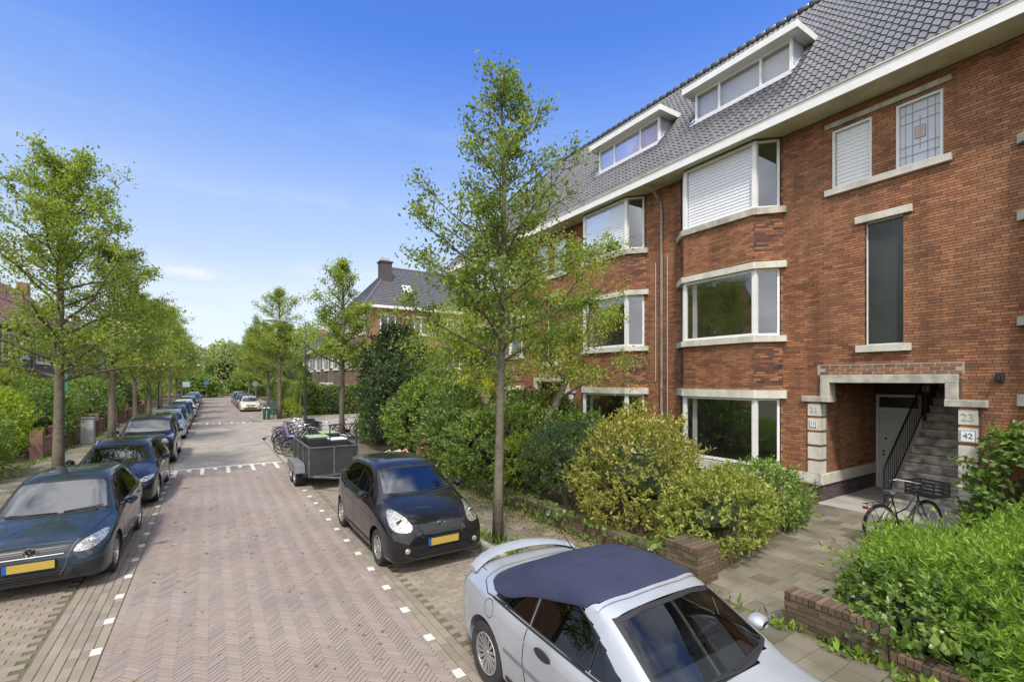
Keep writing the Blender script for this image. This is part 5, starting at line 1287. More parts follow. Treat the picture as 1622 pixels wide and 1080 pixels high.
megane = dict(L=4.06, W=1.70, H=1.37, wr=.31, axles=(.82, 3.29), spokes=15, paint=mc,
  keys=[(0, .34, .46, .56, .48, .40, .03), (.03, .26, .48, .62, .60, .48, .04), (.1, .20, .53, .69, .71, .56, .05), (.2, .18, .57, .735, .77, .61, .06), (.45, .17, .64, .81, .82, .66, .07), (.8, .17, .71, .875, .84, .69, .07),
        (1.12, .17, .77, .925, .845, .70, .065), (1.3, .17, .80, 1.02, .845, .69, .07), (1.6, .17, .825, 1.19, .845, .645, .08), (1.85, .17, .84, 1.31, .845, .61, .08), (2.0, .17, .845, 1.345, .845, .60, .075), (2.35, .17, .86, 1.37, .845, .60, .08),
        (2.75, .18, .875, 1.335, .845, .61, .10), (3.0, .19, .885, 1.25, .843, .63, .12), (3.25, .2, .89, 1.12, .84, .66, .11), (3.5, .21, .89, 1.0, .83, .68, .06), (3.8, .24, .87, .985, .79, .65, .05), (3.95, .27, .82, .95, .74, .62, .05), (4.03, .32, .70, .86, .66, .55, .05), (4.06, .40, .58, .72, .56, .46, .04)],
  windshield=[(-.63, .965), (-.3, .935), (.3, .935), (.63, .965), (.565, 1.235), (.3, 1.268), (-.3, 1.268), (-.565, 1.235)],
  side_windows=[('quarter_window', [(1.40, .883), (1.775, .893), (1.775, 1.10)]), ('door_window', [(1.785, .893), (2.53, .908), (2.52, 1.27), (2.10, 1.25), (1.785, 1.115)]), ('rear_side_window', [(2.54, .91), (3.16, .928), (3.04, 1.10), (2.78, 1.22), (2.53, 1.27)])],
  mirror=(.82, 1.50, .86), lights=[[(.44, .60), (.62, .57), (.75, .63), (.74, .70), (.6, .70)]], wipers=[(-.5, .955, .05, .945), (.05, .95, .52, .975)],
  seams_side=[[(1.30, .83), (1.24, .6), (1.32, .3), (2.4, .27)], [(2.56, .88), (2.58, .6), (2.50, .3)]], seams_top=[[(-.40, .10), (-.56, .45), (-.72, 1.05)], [(.40, .10), (.56, .45), (.72, 1.05)]],
  tail=[[(.5, .66), (.66, .66), (.64, .8), (.52, .82)]], deco=deco_cabrio, wglass=glassmat('windscreen_glass', .6, .06, (.95, 1, 1), .75))
megane['open'] = [(megane['windshield'], 'y', -1)]+[(p, 'x', s_) for n_, p in megane['side_windows'] for s_ in (-1, 1)]
car3 = car('parked_convertible', 'silver convertible with dark blue canvas roof and rear spoiler in the right foreground', megane, (3.13, .80+2.03, 0), R(-.5))

# ---- farther cars: one estate/hatch template, one off-roader, recoloured
def deco_far(root, sk, spec, body):
    common(root, sk, spec, body)
    gm = mat('grille_black', (.012, .012, .014), .5)
    gz = spec.get('gz', (.56, .68)); sk.patch([(-.42, gz[1]), (.42, gz[1]), (.38, gz[0]), (-.38, gz[0])], 'y', -1, .004, 'grille', gm, root)
    sk.patch([(-.62, .40), (.62, .40), (.5, .26), (-.5, .26)], 'y', -1, .004, 'lower_grille', gm, root)
    plate(sk, 0, spec.get('pz', .47), -1, root, off=.03)
    for (d0, z0, d1, z1) in spec.get('rails', []):
        for s_ in (-1, 1):
            P = [sk.drop(s_*.53, d0+(d1-d0)*t-spec['L']/2, 'z', 1, .045 if 0 < t < 1 else .01) for t in np.linspace(0, 1, 7)]
            MB().tube(P, .014, 5).build('roof_rail', m_dark if spec.get('darkrail') else m_chrome, root, world=False)
    if spec.get('round'):
        for s_ in (-1, 1):
            p = sk.drop(s_*.60, .86, 'y', -1, .004); b = MB(); b.lathe([(0, -.03), (.07, -.025), (.095, -.005), (.105, .01)], 18, 'y', p); b.build('headlight', m_lens, root, world=False)
            p = sk.drop(s_*.60, .52, 'y', -1, .004); b = MB(); b.lathe([(0, -.02), (.045, -.01), (.06, .01)], 14, 'y', p); b.build('fog_light', m_lens, root, world=False)
        for k in range(7): sk.patch([(-.36+k*.105, .92), (-.315+k*.105, .92), (-.315+k*.105, .72), (-.36+k*.105, .72)], 'y', -1, .009, 'grille_slot', mat('grey_trim', (.06,.06,.065), .4), root)
    interior(root, spec, 1.1, 3.5, .93 if not spec.get('round') else 1.05)
black2 = paint('deep_black_paint', (.009, .009, .014))
auris = dict(polo); auris.update(L=4.3, W=1.78, H=1.48, wr=.32, axles=(.92, 3.55), spokes=10, paint=black2, deco=deco_far,
  keys=[(0, .34, .48, .58, .52, .42, .03), (.04, .26, .51, .66, .64, .5, .05), (.1, .2, .56, .72, .74, .57, .06), (.2, .18, .62, .78, .81, .62, .07), (.5, .17, .70, .87, .86, .68, .08), (.85, .17, .77, .93, .88, .71, .075), (1.15, .17, .83, .98, .885, .72, .07),
        (1.35, .17, .87, 1.08, .885, .70, .075), (1.65, .17, .89, 1.25, .885, .65, .085), (1.95, .17, .90, 1.40, .885, .60, .085), (2.2, .17, .905, 1.45, .885, .585, .075), (2.7, .17, .92, 1.475, .885, .58, .07), (3.4, .18, .95, 1.44, .88, .57, .07), (3.8, .2, .97, 1.37, .86, .56, .075), (4.0, .22, .97, 1.25, .84, .56, .08), (4.15, .25, .93, 1.05, .80, .6, .07), (4.25, .3, .8, .92, .74, .6, .06), (4.3, .36, .62, .75, .66, .54, .04)],
  windshield=[(-.68, .99), (-.3, .965), (.3, .965), (.68, .99), (.565, 1.36), (.3, 1.385), (-.3, 1.385), (-.565, 1.36)],
  side_windows=[('quarter_window', [(1.5, .95), (1.9, .955), (1.9, 1.2)]), ('door_window', [(1.94, .955), (2.6, .97), (2.6, 1.375), (2.3, 1.37), (2.05, 1.30), (1.94, 1.24)]), ('rear_door_window', [(2.66, .97), (3.3, .995), (3.6, 1.1), (3.45, 1.29), (3.1, 1.35), (2.66, 1.375)])],
  mirror=(.855, 1.6, .95), rear_window=[(-.5, 1.02), (.5, 1.02), (.45, 1.30), (-.45, 1.30)], lights=[[(.48, .66), (.70, .63), (.83, .70), (.80, .745), (.62, .72)]], rails=[(2.0, 0, 3.6, 0)], wipers=[(-.5, 1.0, .05, .985), (.1, .99, .6, 1.01)],
  seams_side=[[(1.4, .88), (1.38, .6), (1.45, .3), (2.5, .27)], [(2.63, .95), (2.63, .5), (2.58, .27)]], handles=[(2.45, .84), (3.4, .88)])
auris['open'] = []
jeep = dict(auris); jeep.update(L=4.4, W=1.80, H=1.66, wr=.35, axles=(.86, 3.5), paint=paint('black_offroad_paint', (.011, .011, .012)), round=True, gz=(.70, .94), pz=.56, spokes=5,
  keys=[(0, .42, .62, .72, .66, .58, .03), (.04, .34, .72, .90, .76, .64, .04), (.1, .28, .82, .99, .82, .68, .05), (.25, .26, .90, 1.04, .86, .70, .05), (.6, .25, .95, 1.07, .88, .72, .05), (1.15, .25, .985, 1.10, .89, .74, .05),
        (1.3, .25, 1.0, 1.18, .89, .73, .06), (1.55, .25, 1.02, 1.38, .89, .69, .08), (1.75, .25, 1.02, 1.56, .89, .65, .08), (1.95, .25, 1.025, 1.62, .89, .64, .07), (2.6, .25, 1.03, 1.66, .89, .64, .06), (3.7, .26, 1.05, 1.63, .88, .64, .06), (4.05, .28, 1.05, 1.58, .87, .64, .07), (4.2, .3, 1.04, 1.35, .86, .66, .07), (4.32, .34, .98, 1.1, .84, .7, .05), (4.38, .38, .8, .95, .8, .68, .04), (4.4, .45, .7, .8, .76, .64, .03)],
  windshield=[(-.69, 1.14), (-.3, 1.12), (.3, 1.12), (.69, 1.14), (.62, 1.52), (.3, 1.545), (-.3, 1.545), (-.62, 1.52)],
  side_windows=[('door_window', [(1.62, 1.07), (2.45, 1.08), (2.45, 1.55), (1.98, 1.54), (1.80, 1.42)]), ('rear_door_window', [(2.51, 1.08), (3.2, 1.09), (3.2, 1.54), (2.51, 1.55)]), ('rear_side_window', [(3.26, 1.09), (3.95, 1.12), (3.9, 1.48), (3.26, 1.54)])],
  mirror=(.87, 1.55, 1.06), rear_window=[(-.5, 1.15), (.5, 1.15), (.5, 1.5), (-.5, 1.5)], lights=[], wipers=[], seams_side=[[(1.5, 1.0), (1.45, .7), (1.5, .4), (2.35, .37)], [(2.48, 1.03), (2.48, .6), (2.4, .4)]], handles=[(2.3, .96), (3.1, .97)], rails=[(2.0, 0, 3.9, 0)])
jeep['open'] = []
m_silhouette = None
car4 = car('parked_car', 'black hatchback with slim headlights and roof rails, second car on the left', auris, (-1.98, 13.95+2.15, 0), R(-.8))
car5 = car('parked_offroader', 'boxy black off-roader with round headlights, third car on the left', jeep, (-1.98, 20.75+2.2, 0), R(-.5))
far = dict(auris); far['paint'] = paint('far_silver_paint', (.42, .43, .44), .5)
def recolor(root, src, new):
    for ch in root.children:
        if ch.type == 'MESH' and ch.data.materials and ch.data.materials[0] == src:
            ch.data = ch.data.copy(); ch.data.materials[0] = new
def clone_car(src, loc, rz, label, col, srcpaint, group='cars parked farther down the street'):
    c = copy_tree(src); c.location = loc; c.rotation_euler = (0, 0, rz); c['label'] = label; c['group'] = group; ORG[c.name] = Vector((0, 0, 0))
    if col is not None: recolor(c, srcpaint, col)
    return c
pw = paint('pearl_white_paint', (.55, .56, .55), .1); pg = paint('grey_car_paint', (.16, .17, .18), .4); pb = paint('steel_blue_paint', (.06, .09, .16), .4); ps = paint('silver_car_paint', (.42, .43, .44), .5); pbk = black2; pbe = paint('cream_paint', (.62, .57, .45), .1)
for i, (y, lab, col, x) in enumerate([
    (29.2, 'silver hatchback with dark roof directly behind the black off-roader', ps, -2.0), (34.6, 'dark grey hatchback, second behind the off-roader on the left', pg, -2.0), (40.1, 'black hatchback parked by the third street tree on the left', pbk, -2.0),
    (45.6, 'white hatchback in the middle of the left row', pw, -1.95), (51.0, 'black hatchback just past the white one on the left', pbk, -2.0), (56.6, 'silver hatchback fourth from the far end on the left', ps, -2.0), (62.5, 'steel blue hatchback third from the far end on the left', pb, -2.0), (68.5, 'grey hatchback second from the far end on the left', pg, -2.0), (75, 'silver hatchback at the far end of the left row', ps, -2.0)]):
    clone_car(car4, (x, y+2.15, 0), R(random.uniform(-1, 1)), lab, col, black2)
for (y, lab, col) in [(51.5, 'cream white hatchback at the near end of the far right row', pbe), (57.2, 'steel blue hatchback right behind the cream one on the right', pb), (62.6, 'grey hatchback in the far right row', pg), (68.2, 'black hatchback in the far right row', pbk), (74, 'silver hatchback at the far end of the right row', ps)]:
    clone_car(car4, (3.2, y+2.15, 0), R(random.uniform(-1, 1)), lab, col, black2)
# ================================================================ VEGETATION
def leafmat(name, c1, c2, var=.28, tr=.42, rough=.5, spec=.35):
    return mat(name, c1, rough, var=var, hue2=c2, transl=tr, spec=spec, col2=tuple(v*.78 for v in c1), nscale=1.2, namt=.6)
lm_tree = leafmat('street_tree_leaf', (.22, .30, .055), (.42, .46, .11), tr=.5)
lm_tree_m = leafmat('main_tree_leaf', (.16, .235, .05), (.34, .38, .09), tr=.48)
lm_tree2 = leafmat('pale_tree_leaf', (.27, .36, .06), (.48, .50, .11))
lm_laurel = leafmat('laurel_leaf', (.10, .185, .045), (.31, .40, .09), rough=.35, spec=.5)
lm_laurel2 = leafmat('young_laurel_leaf', (.13, .225, .045), (.36, .42, .08), rough=.35, spec=.5)
lm_dark = leafmat('evergreen_leaf', (.045, .08, .035), (.12, .17, .06), rough=.35, spec=.5)
lm_blue = leafmat('grey_green_leaf', (.075, .125, .06), (.17, .23, .11))
lm_var = leafmat('variegated_leaf', (.20, .23, .05), (.66, .56, .15), var=.2)
lm_var2 = leafmat('cream_green_leaf', (.22, .28, .055), (.52, .52, .14), var=.2)
lm_bright = leafmat('bright_whorl_leaf', (.16, .30, .035), (.38, .50, .08))
lm_mid = leafmat('mid_green_leaf', (.15, .25, .055), (.36, .43, .10))
lm_yellow = leafmat('yellow_leaf', (.42, .42, .03), (.62, .52, .04))
lm_lime = leafmat('lime_leaf', (.26, .36, .035), (.46, .50, .06))
lm_red = leafmat('maroon_leaf', (.085, .02, .02), (.16, .04, .035))
lm_far = leafmat('distant_leaf', (.28, .35, .13), (.44, .48, .20))
lm_hedge = leafmat('hedge_leaf', (.15, .24, .045), (.33, .40, .08))
def crown_skeleton(rs, H, zb, rmax, prof, nb, lean=(0, 0), tr=.1):
    """returns limb tubes and twig points"""
    limbs = []; tw = []
    n = 9; tr_pts = [Vector((lean[0]*t+.10*math.sin(3*t+rs.rand()*.5)*t, lean[1]*t+.08*math.sin(4*t+2)*t, H*.97*t)) for t in np.linspace(0, 1, n)]
    rad = [tr*(1-.92*t)**.75+.004 for t in np.linspace(0, 1, n)]; rad[0] *= 1.2
    def at(z):
        t = z/(H*.97)*(n-1); i = min(int(t), n-2); return tr_pts[i].lerp(tr_pts[i+1], t-i), tr*(1-.92*z/(H*.97))**.75
    for i in range(nb):
        f = (i+rs.rand())/nb; z = zb+(H*.95-zb)*f**1.05; a = i*2.399+rs.rand()*.7
        Lr = rmax*prof(f)*(.7+.5*rs.rand()); p, r0 = at(z); up = .35+.75*f+rs.rand()*.25
        d = Vector((math.cos(a), math.sin(a), up)).normalized(); pts = [p]; q = p.copy(); k = 6
        for j in range(k):
            d = (d+Vector((rs.normal()*.13, rs.normal()*.13, rs.normal()*.08-.02))).normalized(); q = q+d*(Lr*1.18/k); pts.append(q.copy())
        rr = [max(.006, min(r0*.5, .05)*(1-.85*j/k)) for j in range(k+1)]; limbs.append((pts, rr))
        for j in range(1, k+1):
            m_ = 2 if j < k else 3
            for _ in range(m_):
                a2 = rs.rand()*6.28; dd = (d*.6+Vector((math.cos(a2), math.sin(a2), rs.rand()*.9-.2))).normalized(); l2 = Lr*(.22+.28*rs.rand())*(1.1-.5*j/k)
                s_ = pts[j]; e = s_+dd*l2; mid = s_.lerp(e, .5)+Vector((rs.normal(), rs.normal(), rs.normal()))*.04*l2
                limbs.append(([s_, mid, e], [.008, .006, .003]))
                for t in (.35, .55, .75, .9, 1.0): tw.append(tuple(s_.lerp(e, t)))
            if j > 2: tw.append(tuple(pts[j]))
    return tr_pts, rad, limbs, np.array(tw)
def tree_meshes(key, H, zb, rmax, prof, nb, nleaf, L, m, seed, lean=(0, 0), tr=.1, spread=.16, sparse_top=0):
    rs = np.random.RandomState(seed)
    tp, rad, limbs, tw = crown_skeleton(rs, H, zb, rmax, prof, nb, lean, tr)
    b = MB(); b.tube(tp, rad, 9); tm = b.mesh('trunk', True); tm.materials.append(m_bark)
    b = MB()
    for pts, rr in limbs: b.tube(pts, rr, 5 if rr[0] > .012 else 3, cap=False)
    lm = b.mesh('limbs', True); lm.materials.append(m_twig)
    w = np.ones(len(tw)); cl = lumps(tw, seed, 1.6)
    w = np.clip(1.0+cl*1.1, .08, 3)
    if sparse_top: w *= np.where(tw[:, 2] > zb+(H-zb)*.55, 1-sparse_top, 1)
    idx = rs.choice(len(tw), nleaf, p=w/w.sum())
    P = tw[idx]+rs.normal(size=(nleaf, 3))*spread*(.35+.65*rs.rand(nleaf, 1)); P[:, 2] = np.maximum(P[:, 2], zb*.8)
    out = P-np.array([lean[0]*.6, lean[1]*.6, H*.55]); out = unit(out)
    D = unit(out*.6+rs.normal(size=(nleaf, 3))*.8+np.array([0, 0, -.25])); N_ = unit(rs.normal(size=(nleaf, 3))*.7+np.array([0, 0, 1.0])+out*.3)
    Ls = L*(.6+.7*rs.rand(nleaf)); lf = leaf_mesh('crown', P, D, N_, Ls, Ls*.52, m)
    return tm, lm, lf
def place_tree(ms, label, loc, rz=0, sc=1.0, group=None, name='street_tree'):
    t = thing(name, label, 'tree', loc, rz, group); ORG[t.name] = Vector((0, 0, 0)); t.scale = (sc, sc, sc)
    put(ms[0], 'trunk', t); put(ms[1], 'limbs', t); put(ms[2], 'crown', t); return t
prof_oval = lambda f: (.75+.5*f)*(1-f)**.6*1.15
prof_main = lambda f: .12+(.9+.35*f)*(1-f)**.75
prof_left = lambda f: .2+1.05*(1-f)**.8
prof_cone = lambda f: (.85+.3*f)*(1-f)**.75*1.1
g1 = 'street trees along the kerbs'
T_main = tree_meshes('main', 8.8, 3.2, 1.7, prof_main, 40, 19500, .08, lm_tree_m, 11, lean=(.08, .05), tr=.09, spread=.12, sparse_top=.62)
place_tree(T_main, 'slender street tree with sparse airy top standing between the black hatchback and the convertible', (4.42, 7.35, .08), R(-20), group=g1)
T_a = tree_meshes('a', 9.4, 2.9, 2.7, prof_oval, 36, 25000, .10, lm_tree, 21, tr=.135, spread=.15)
T_b = tree_meshes('b', 9.0, 2.8, 2.6, prof_oval, 34, 24000, .10, lm_tree, 35, tr=.15, spread=.15)
T_d = tree_meshes('d', 8.8, 2.9, 2.7, prof_left, 38, 31000, .10, lm_tree, 63, tr=.14, spread=.15)
T_e = tree_meshes('e', 9.3, 3.0, 2.5, prof_oval, 34, 29000, .10, lm_tree_m, 91, tr=.15, spread=.16, sparse_top=.3)
T_c = tree_meshes('c', 9.0, 3.3, 2.3, prof_cone, 30, 18000, .11, lm_tree, 48, tr=.13, spread=.17, sparse_top=.6)
place_tree(T_b, 'street tree at the left picture edge of which only branch tips reach in', (-4.7, 9.6, .08), R(200), .84, g1)
place_tree(T_a, 'nearest fully visible street tree on the left, behind the dark blue hatchback', (-3.5, 17.3, .08), R(0), .98, g1)
for (x, y, ms, rz, sc, lab) in [
    (-3.7, 26.9, T_e, 70, .98, 'second street tree from the front on the left, beside the off-roader'), (-3.6, 33.5, T_d, 190, .9, 'third street tree from the front on the left'), (-3.6, 40.5, T_b, 250, .95, 'fourth street tree from the front on the left'),
    (-3.6, 49, T_e, 100, 1.0, 'fifth street tree from the front on the left'), (-3.6, 59, T_d, 10, 1.0, 'sixth street tree from the front on the left'), (-3.6, 70, T_a, 300, 1.0, 'seventh street tree from the front on the left'), (-3.6, 82, T_b, 160, 1.0, 'last street tree at the far end of the left row'),
    (5.4, 23.9, T_c, 30, 1.02, 'street tree with bare upper twigs behind the trailer of the bicycle rack'), (4.4, 39.9, T_c, 150, 1.15, 'street tree on the far corner of the side street by the green cabinet'),
    (4.7, 52, T_d, 60, .95, 'street tree beside the cream hatchback beyond the side street'), (4.6, 64, T_e, 220, 1.0, 'street tree in the middle of the far right row'), (4.6, 78, T_b, 330, 1.0, 'last street tree at the far end of the right row')]:
    place_tree(ms, lab, (x, y, .08), R(rz), sc, g1)
T_s = tree_meshes('s', 4.6, 1.6, .8, prof_oval, 14, 3500, .09, lm_hedge, 77, tr=.05, spread=.13)
place_tree(T_s, 'young thin tree in front of the side street hedge', (5.7, 38.9, .08), 0, 1.0, name='young_tree')
# gnarled forked garden tree
rs = np.random.RandomState(5); b = MB(); base = Vector((7.6, 11.2, .05))
gt = thing('garden_tree', 'gnarled forked garden tree with pale lime leaves in front of the second bay window', 'tree', base)
stems = [([(0, 0, 0), (-.05, .05, .9), (-.5, .45, 1.7), (-.95, .8, 2.6), (-1.15, .95, 3.4), (-1.0, .8, 3.9)], [.17, .15, .13, .12, .10, .07]),
         ([(0, 0, .6), (.35, -.15, 1.3), (.85, -.45, 2.3), (1.15, -.6, 3.1), (1.2, -.55, 4.2), (1.0, -.3, 5.2)], [.12, .12, .10, .09, .06, .03]),
         ([(1.12, -.58, 3.0), (.75, -.2, 3.6), (.5, .1, 4.4), (.4, .2, 5.6)], [.07, .06, .045, .02]), ([(-1.1, .9, 3.3), (-.7, .6, 4.0), (-.5, .7, 4.9), (-.2, .5, 5.6)], [.07, .055, .04, .02]),
         ([(-1.1, .9, 3.5), (-1.7, 1.4, 3.9), (-2.1, 1.9, 4.5)], [.06, .045, .02]), ([(1.2, -.55, 4.0), (1.8, -1.1, 4.5), (2.3, -1.5, 4.9)], [.05, .03, .012]), ([(.85, -.45, 2.4), (1.5, -1.1, 3.0), (2.0, -1.6, 3.3)], [.04, .03, .012]),
         ([(.4, .2, 5.4), (.5, -.2, 6.3), (.3, -.3, 7.1)], [.02, .014, .006]), ([(1.0, -.3, 5.1), (1.5, -.7, 6.0), (1.7, -1.0, 6.9)], [.025, .015, .006])]
tw = []
for pts, rr in stems:
    b.tube([Vector(p) for p in pts], rr, 8)
    for i in range(1, len(pts)):
        for k in range(11 if pts[i][2] > 3.2 else 1):
            s_ = Vector(pts[i-1]).lerp(Vector(pts[i]), rs.rand()); d = Vector((rs.normal(), rs.normal(), rs.rand()*.9-.15)).normalized(); l2 = .6+.9*rs.rand(); e = s_+d*l2
            b.tube([s_, s_.lerp(e, .5)+Vector((0, 0, .06)), e], [.014, .010, .004], 4, cap=False)
            for t in np.linspace(.3, 1, 7): tw.append(tuple(s_.lerp(e, t)))
b.build('trunk', mat('gnarled_bark', (.24, .20, .15), .95, col2=(.11, .09, .06), nscale=7, bump=(18, 1, .04)), gt, world=False, smooth=True)
tw = np.array(tw); tw = tw[tw[:, 2] > 2.6]; n = 26000; idx = rs.choice(len(tw), n, p=(lambda w: w/w.sum())(np.clip(1+lumps(tw, 3, 2)*1.0, .1, 3)))
P = tw[idx]+rs.normal(size=(n, 3))*.13; D = unit(rs.normal(size=(n, 3))+np.array([0, 0, -.2])); Ls = .085*(.6+.7*rs.rand(n))
put(leaf_mesh('crown', P, D, unit(rs.normal(size=(n, 3))*.6+np.array([0, 0, 1])), Ls, Ls*.5, lm_tree2), 'crown', gt)

def shrub(label, loc, rad, n, L, m, seed, name='shrub', whorl=0, aspect=.5, lump=.22, core=True, up=.3, freq=1.6, flowers=None, group=None, cat='shrub', fill=.35, zc=.45, box=False):
    """leafy shrub: rad=(rx, ry, height)"""
    n = int(n*(1.0 if whorl else 1.75)); rs = np.random.RandomState(seed); t = thing(name, label, cat, loc, 0, group); ORG[t.name] = Vector((0, 0, 0))
    rx, ry, h = rad; c = h*zc; rz = h-c
    d = unit(rs.normal(size=(n, 3)));  d[:, 2] = np.where(d[:, 2] < -.75, -d[:, 2], d[:, 2])
    lf_ = 1+lump*lumps(d, seed, freq)+.13*lumps(d*2.5, seed+1, freq*1.8)
    r = lf_*(1-fill*rs.rand(n)**2.2)
    if box:
        q = d/np.max(np.abs(d), axis=1, keepdims=True); d2 = q*(.97+.06*lf_[:, None]-.03); r = 1-fill*.3*rs.rand(n)**2
        P = d2*r[:, None]
    else: P = d*r[:, None]
    P = P*np.array([rx, ry, rz]); P[:, 2] = np.where(P[:, 2] < 0, P[:, 2]*c/rz, P[:, 2])+c; P[:, 2] = np.maximum(P[:, 2], .04)
    nrm = unit(d/np.array([rx, ry, rz]))
    if whorl:
        P = P+nrm*(L*3.0*rs.rand(n)**5)[:, None]; k = whorl; Pw = np.repeat(P, k, 0); nw = np.repeat(nrm, k, 0); tdir = unit(rs.normal(size=(n*k, 3))*.75+nw*.75+np.array([0, 0, up])); D = tdir; N_ = unit(nw+rs.normal(size=(n*k, 3))*.4+np.array([0, 0, .4])); Ls = L*(.6+.6*rs.rand(n*k)); P2 = Pw+rs.normal(size=(n*k, 3))*L*.08
    else:
        k = 9; ns = n//k+1; bi = rs.randint(0, n, ns); sh = unit(nrm[bi]*.9+rs.normal(size=(ns, 3))*.45+np.array([0, 0, .25+up*.5])); sl = L*(1.1+1.9*rs.rand(ns)**1.6)
        ii = np.repeat(np.arange(ns), k)[:n]; tt = rs.rand(n); P2s = P[bi][ii]+sh[ii]*(sl[ii]*tt)[:, None]+rs.normal(size=(n, 3))*L*.12; P = P2s; nrm = nrm[bi][ii]
        D = unit(sh[ii]*.7+rs.normal(size=(n, 3))*.7+np.array([0, 0, up-.3])); N_ = unit(nrm*.8+rs.normal(size=(n, 3))*.45+np.array([0, 0, .6])); Ls = L*(.6+.6*rs.rand(n)); P2 = P
    put(leaf_mesh('foliage', P2, D, N_, Ls, Ls*aspect, m), 'foliage', t)
    # stems up from the ground
    b = MB(); k = 9
    for i in range(k):
        a = 2*math.pi*i/k+rs.rand(); e = Vector((rx*.7*math.cos(a), ry*.7*math.sin(a), h*(.45+.35*rs.rand()))); b.tube([Vector((e.x*.12, e.y*.12, 0)), Vector((e.x*.45, e.y*.45, e.z*.55)), e], [.022, .016, .006], 5, cap=False)
    b.build('stem', m_twig, t, world=False)
    if core:  # solid dark core; the shade between the leaves is put into its colour
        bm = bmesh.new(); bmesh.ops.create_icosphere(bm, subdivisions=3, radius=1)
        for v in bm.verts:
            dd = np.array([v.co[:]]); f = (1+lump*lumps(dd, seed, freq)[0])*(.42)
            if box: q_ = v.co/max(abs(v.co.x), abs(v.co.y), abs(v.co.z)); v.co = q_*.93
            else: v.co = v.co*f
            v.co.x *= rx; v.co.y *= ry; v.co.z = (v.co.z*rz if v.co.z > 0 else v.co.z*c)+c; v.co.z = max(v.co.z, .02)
        me = bpy.data.meshes.new('shade_core'); bm.to_mesh(me); bm.free(); me.materials.append(mat('shade_core', (.028, .042, .014), 1, bump=(9, 1, .08))); put(me, 'shade_core', t)
    if flowers:
        fn, fm, fs = flowers; fb = MB()
        sel = [i for i in rs.permutation(n) if P[i][2] > h*.5][:fn]
        for i in sel:
            p = P[i]*1.0+nrm[i]*.05
            for q in range(9):
                a = rs.normal(size=3)*fs*.5; c_ = p+a; s1 = unit(rs.normal(size=(1, 3)))[0]*fs*.5; s2 = unit(np.cross(s1, nrm[i])[None])[0]*fs*.45
                fb.quad(tuple(c_-s1), tuple(c_+s2), tuple(c_+s1), tuple(c_-s2))
        fb.build('blossom', fm, t, world=False)
    return t
# right-hand front gardens, near to far
shrub('bright star-leaved shrub at the right picture edge, right of the bicycle', (11.0, .55, .05), (1.8, 1.6, 1.25), 5000, .095, lm_bright, 121, whorl=6, aspect=.2, lump=.3, freq=2.4, fill=.25)
shrub('large bright star-leaved shrub spilling over the low wall in the right foreground', (8.1, .0, .05), (2.5, 2.55, 1.2), 12000, .095, lm_bright, 101, whorl=6, aspect=.2, lump=.26, freq=2.4, fill=.25)
shrub('feathery bright green shrub left of the foreground spray shrub, next to the bicycle', (8.2, 2.5, .05), (.7, .5, .8), 2400, .085, lm_bright, 102, whorl=6, aspect=.16, lump=.3, freq=2)
shrub('ivy-covered low shrub behind the short garden wall by the path', (6.65, 1.9, .05), (.75, .75, .75), 2600, .075, lm_laurel, 103, aspect=.85, lump=.2)
shrub('rounded bright green shrub behind the bicycle, right of the stairs', (12.0, 1.0, .05), (1.2, .95, 1.4), 4200, .085, lm_hedge, 104, whorl=3, aspect=.42, lump=.2, freq=2)
shrub('broad-leaved dark green shrub against the wall right of the porch', (12.0, 1.75, .05), (.6, .85, 2.1), 2600, .14, lm_laurel, 105, aspect=.55, lump=.25)
shrub('tall variegated yellow and green shrub beside the front garden path', (7.0, 6.35, .05), (1.2, 1.25, 2.3), 7800, .085, lm_var, 106, aspect=.42, lump=.2, freq=1.9, up=.6)
shrub('low cream and green variegated shrub between the tall variegated one and the path', (7.4, 4.95, .05), (1.25, .8, 1.4), 4800, .085, lm_var2, 107, aspect=.42, lump=.2, freq=2.1, up=.6)
shrub('low green shrub with a few lilac blossoms under the ground floor bay window', (9.6, 5.25, .05), (.9, .75, 1.2), 3200, .10, lm_mid, 108, aspect=.36, flowers=(6, mat('lilac_blossom', (.42, .25, .55), .7), .05))
shrub('dark grey-green shrub with bare lower stems behind the garden wall', (7.0, 8.4, .05), (1.1, 1.1, 1.95), 4500, .08, lm_blue, 109, aspect=.34, lump=.22, zc=.62)
shrub('small yellow-green shrub leaning over the wall left of the grey-green one', (6.5, 9.7, .05), (.65, .65, 1.5), 1500, .10, lm_lime, 110, aspect=.4, zc=.6)
shrub('glossy laurel bush just behind the slender street tree', (6.95, 11.5, .05), (1.45, 1.5, 2.3), 4600, .12, lm_laurel2, 111, aspect=.48)
shrub('glossy laurel bush in the middle of the hedge row behind the small black hatchback', (7.0, 13.8, .05), (1.6, 1.8, 2.6), 5200, .12, lm_laurel, 112, aspect=.48)
shrub('glossy laurel bush at the far end of the hedge row', (7.0, 16.9, .05), (1.5, 1.8, 3.0), 5400, .13, lm_hedge, 113, aspect=.48)
shrub('bright yellow shrub behind the laurel bushes', (9.0, 16.8, .05), (1.0, .9, 3.0), 2600, .09, lm_yellow, 114, zc=.7)
shrub('dark maroon shrub left of the forked garden tree', (9.8, 14.2, .05), (.9, .9, 2.55), 2400, .08, lm_red, 115, zc=.65)
shrub('tall dark evergreen shrub at the corner of the side street', (7.7, 22.2, .05), (1.8, 1.7, 5.3), 20000, .16, lm_dark, 116, lump=.25, zc=.4)
shrub('tall feathery light green shrub right of the dark evergreen', (9.4, 19.8, .05), (1.9, 1.7, 6.1), 14000, .11, lm_tree2, 117, lump=.35, fill=.6, core=False, zc=.45, whorl=2, aspect=.3)
shrub('mid green bush below the feathery shrub', (6.9, 19.6, .05), (1.5, 1.6, 3.6), 6500, .12, lm_dark, 118, lump=.25)
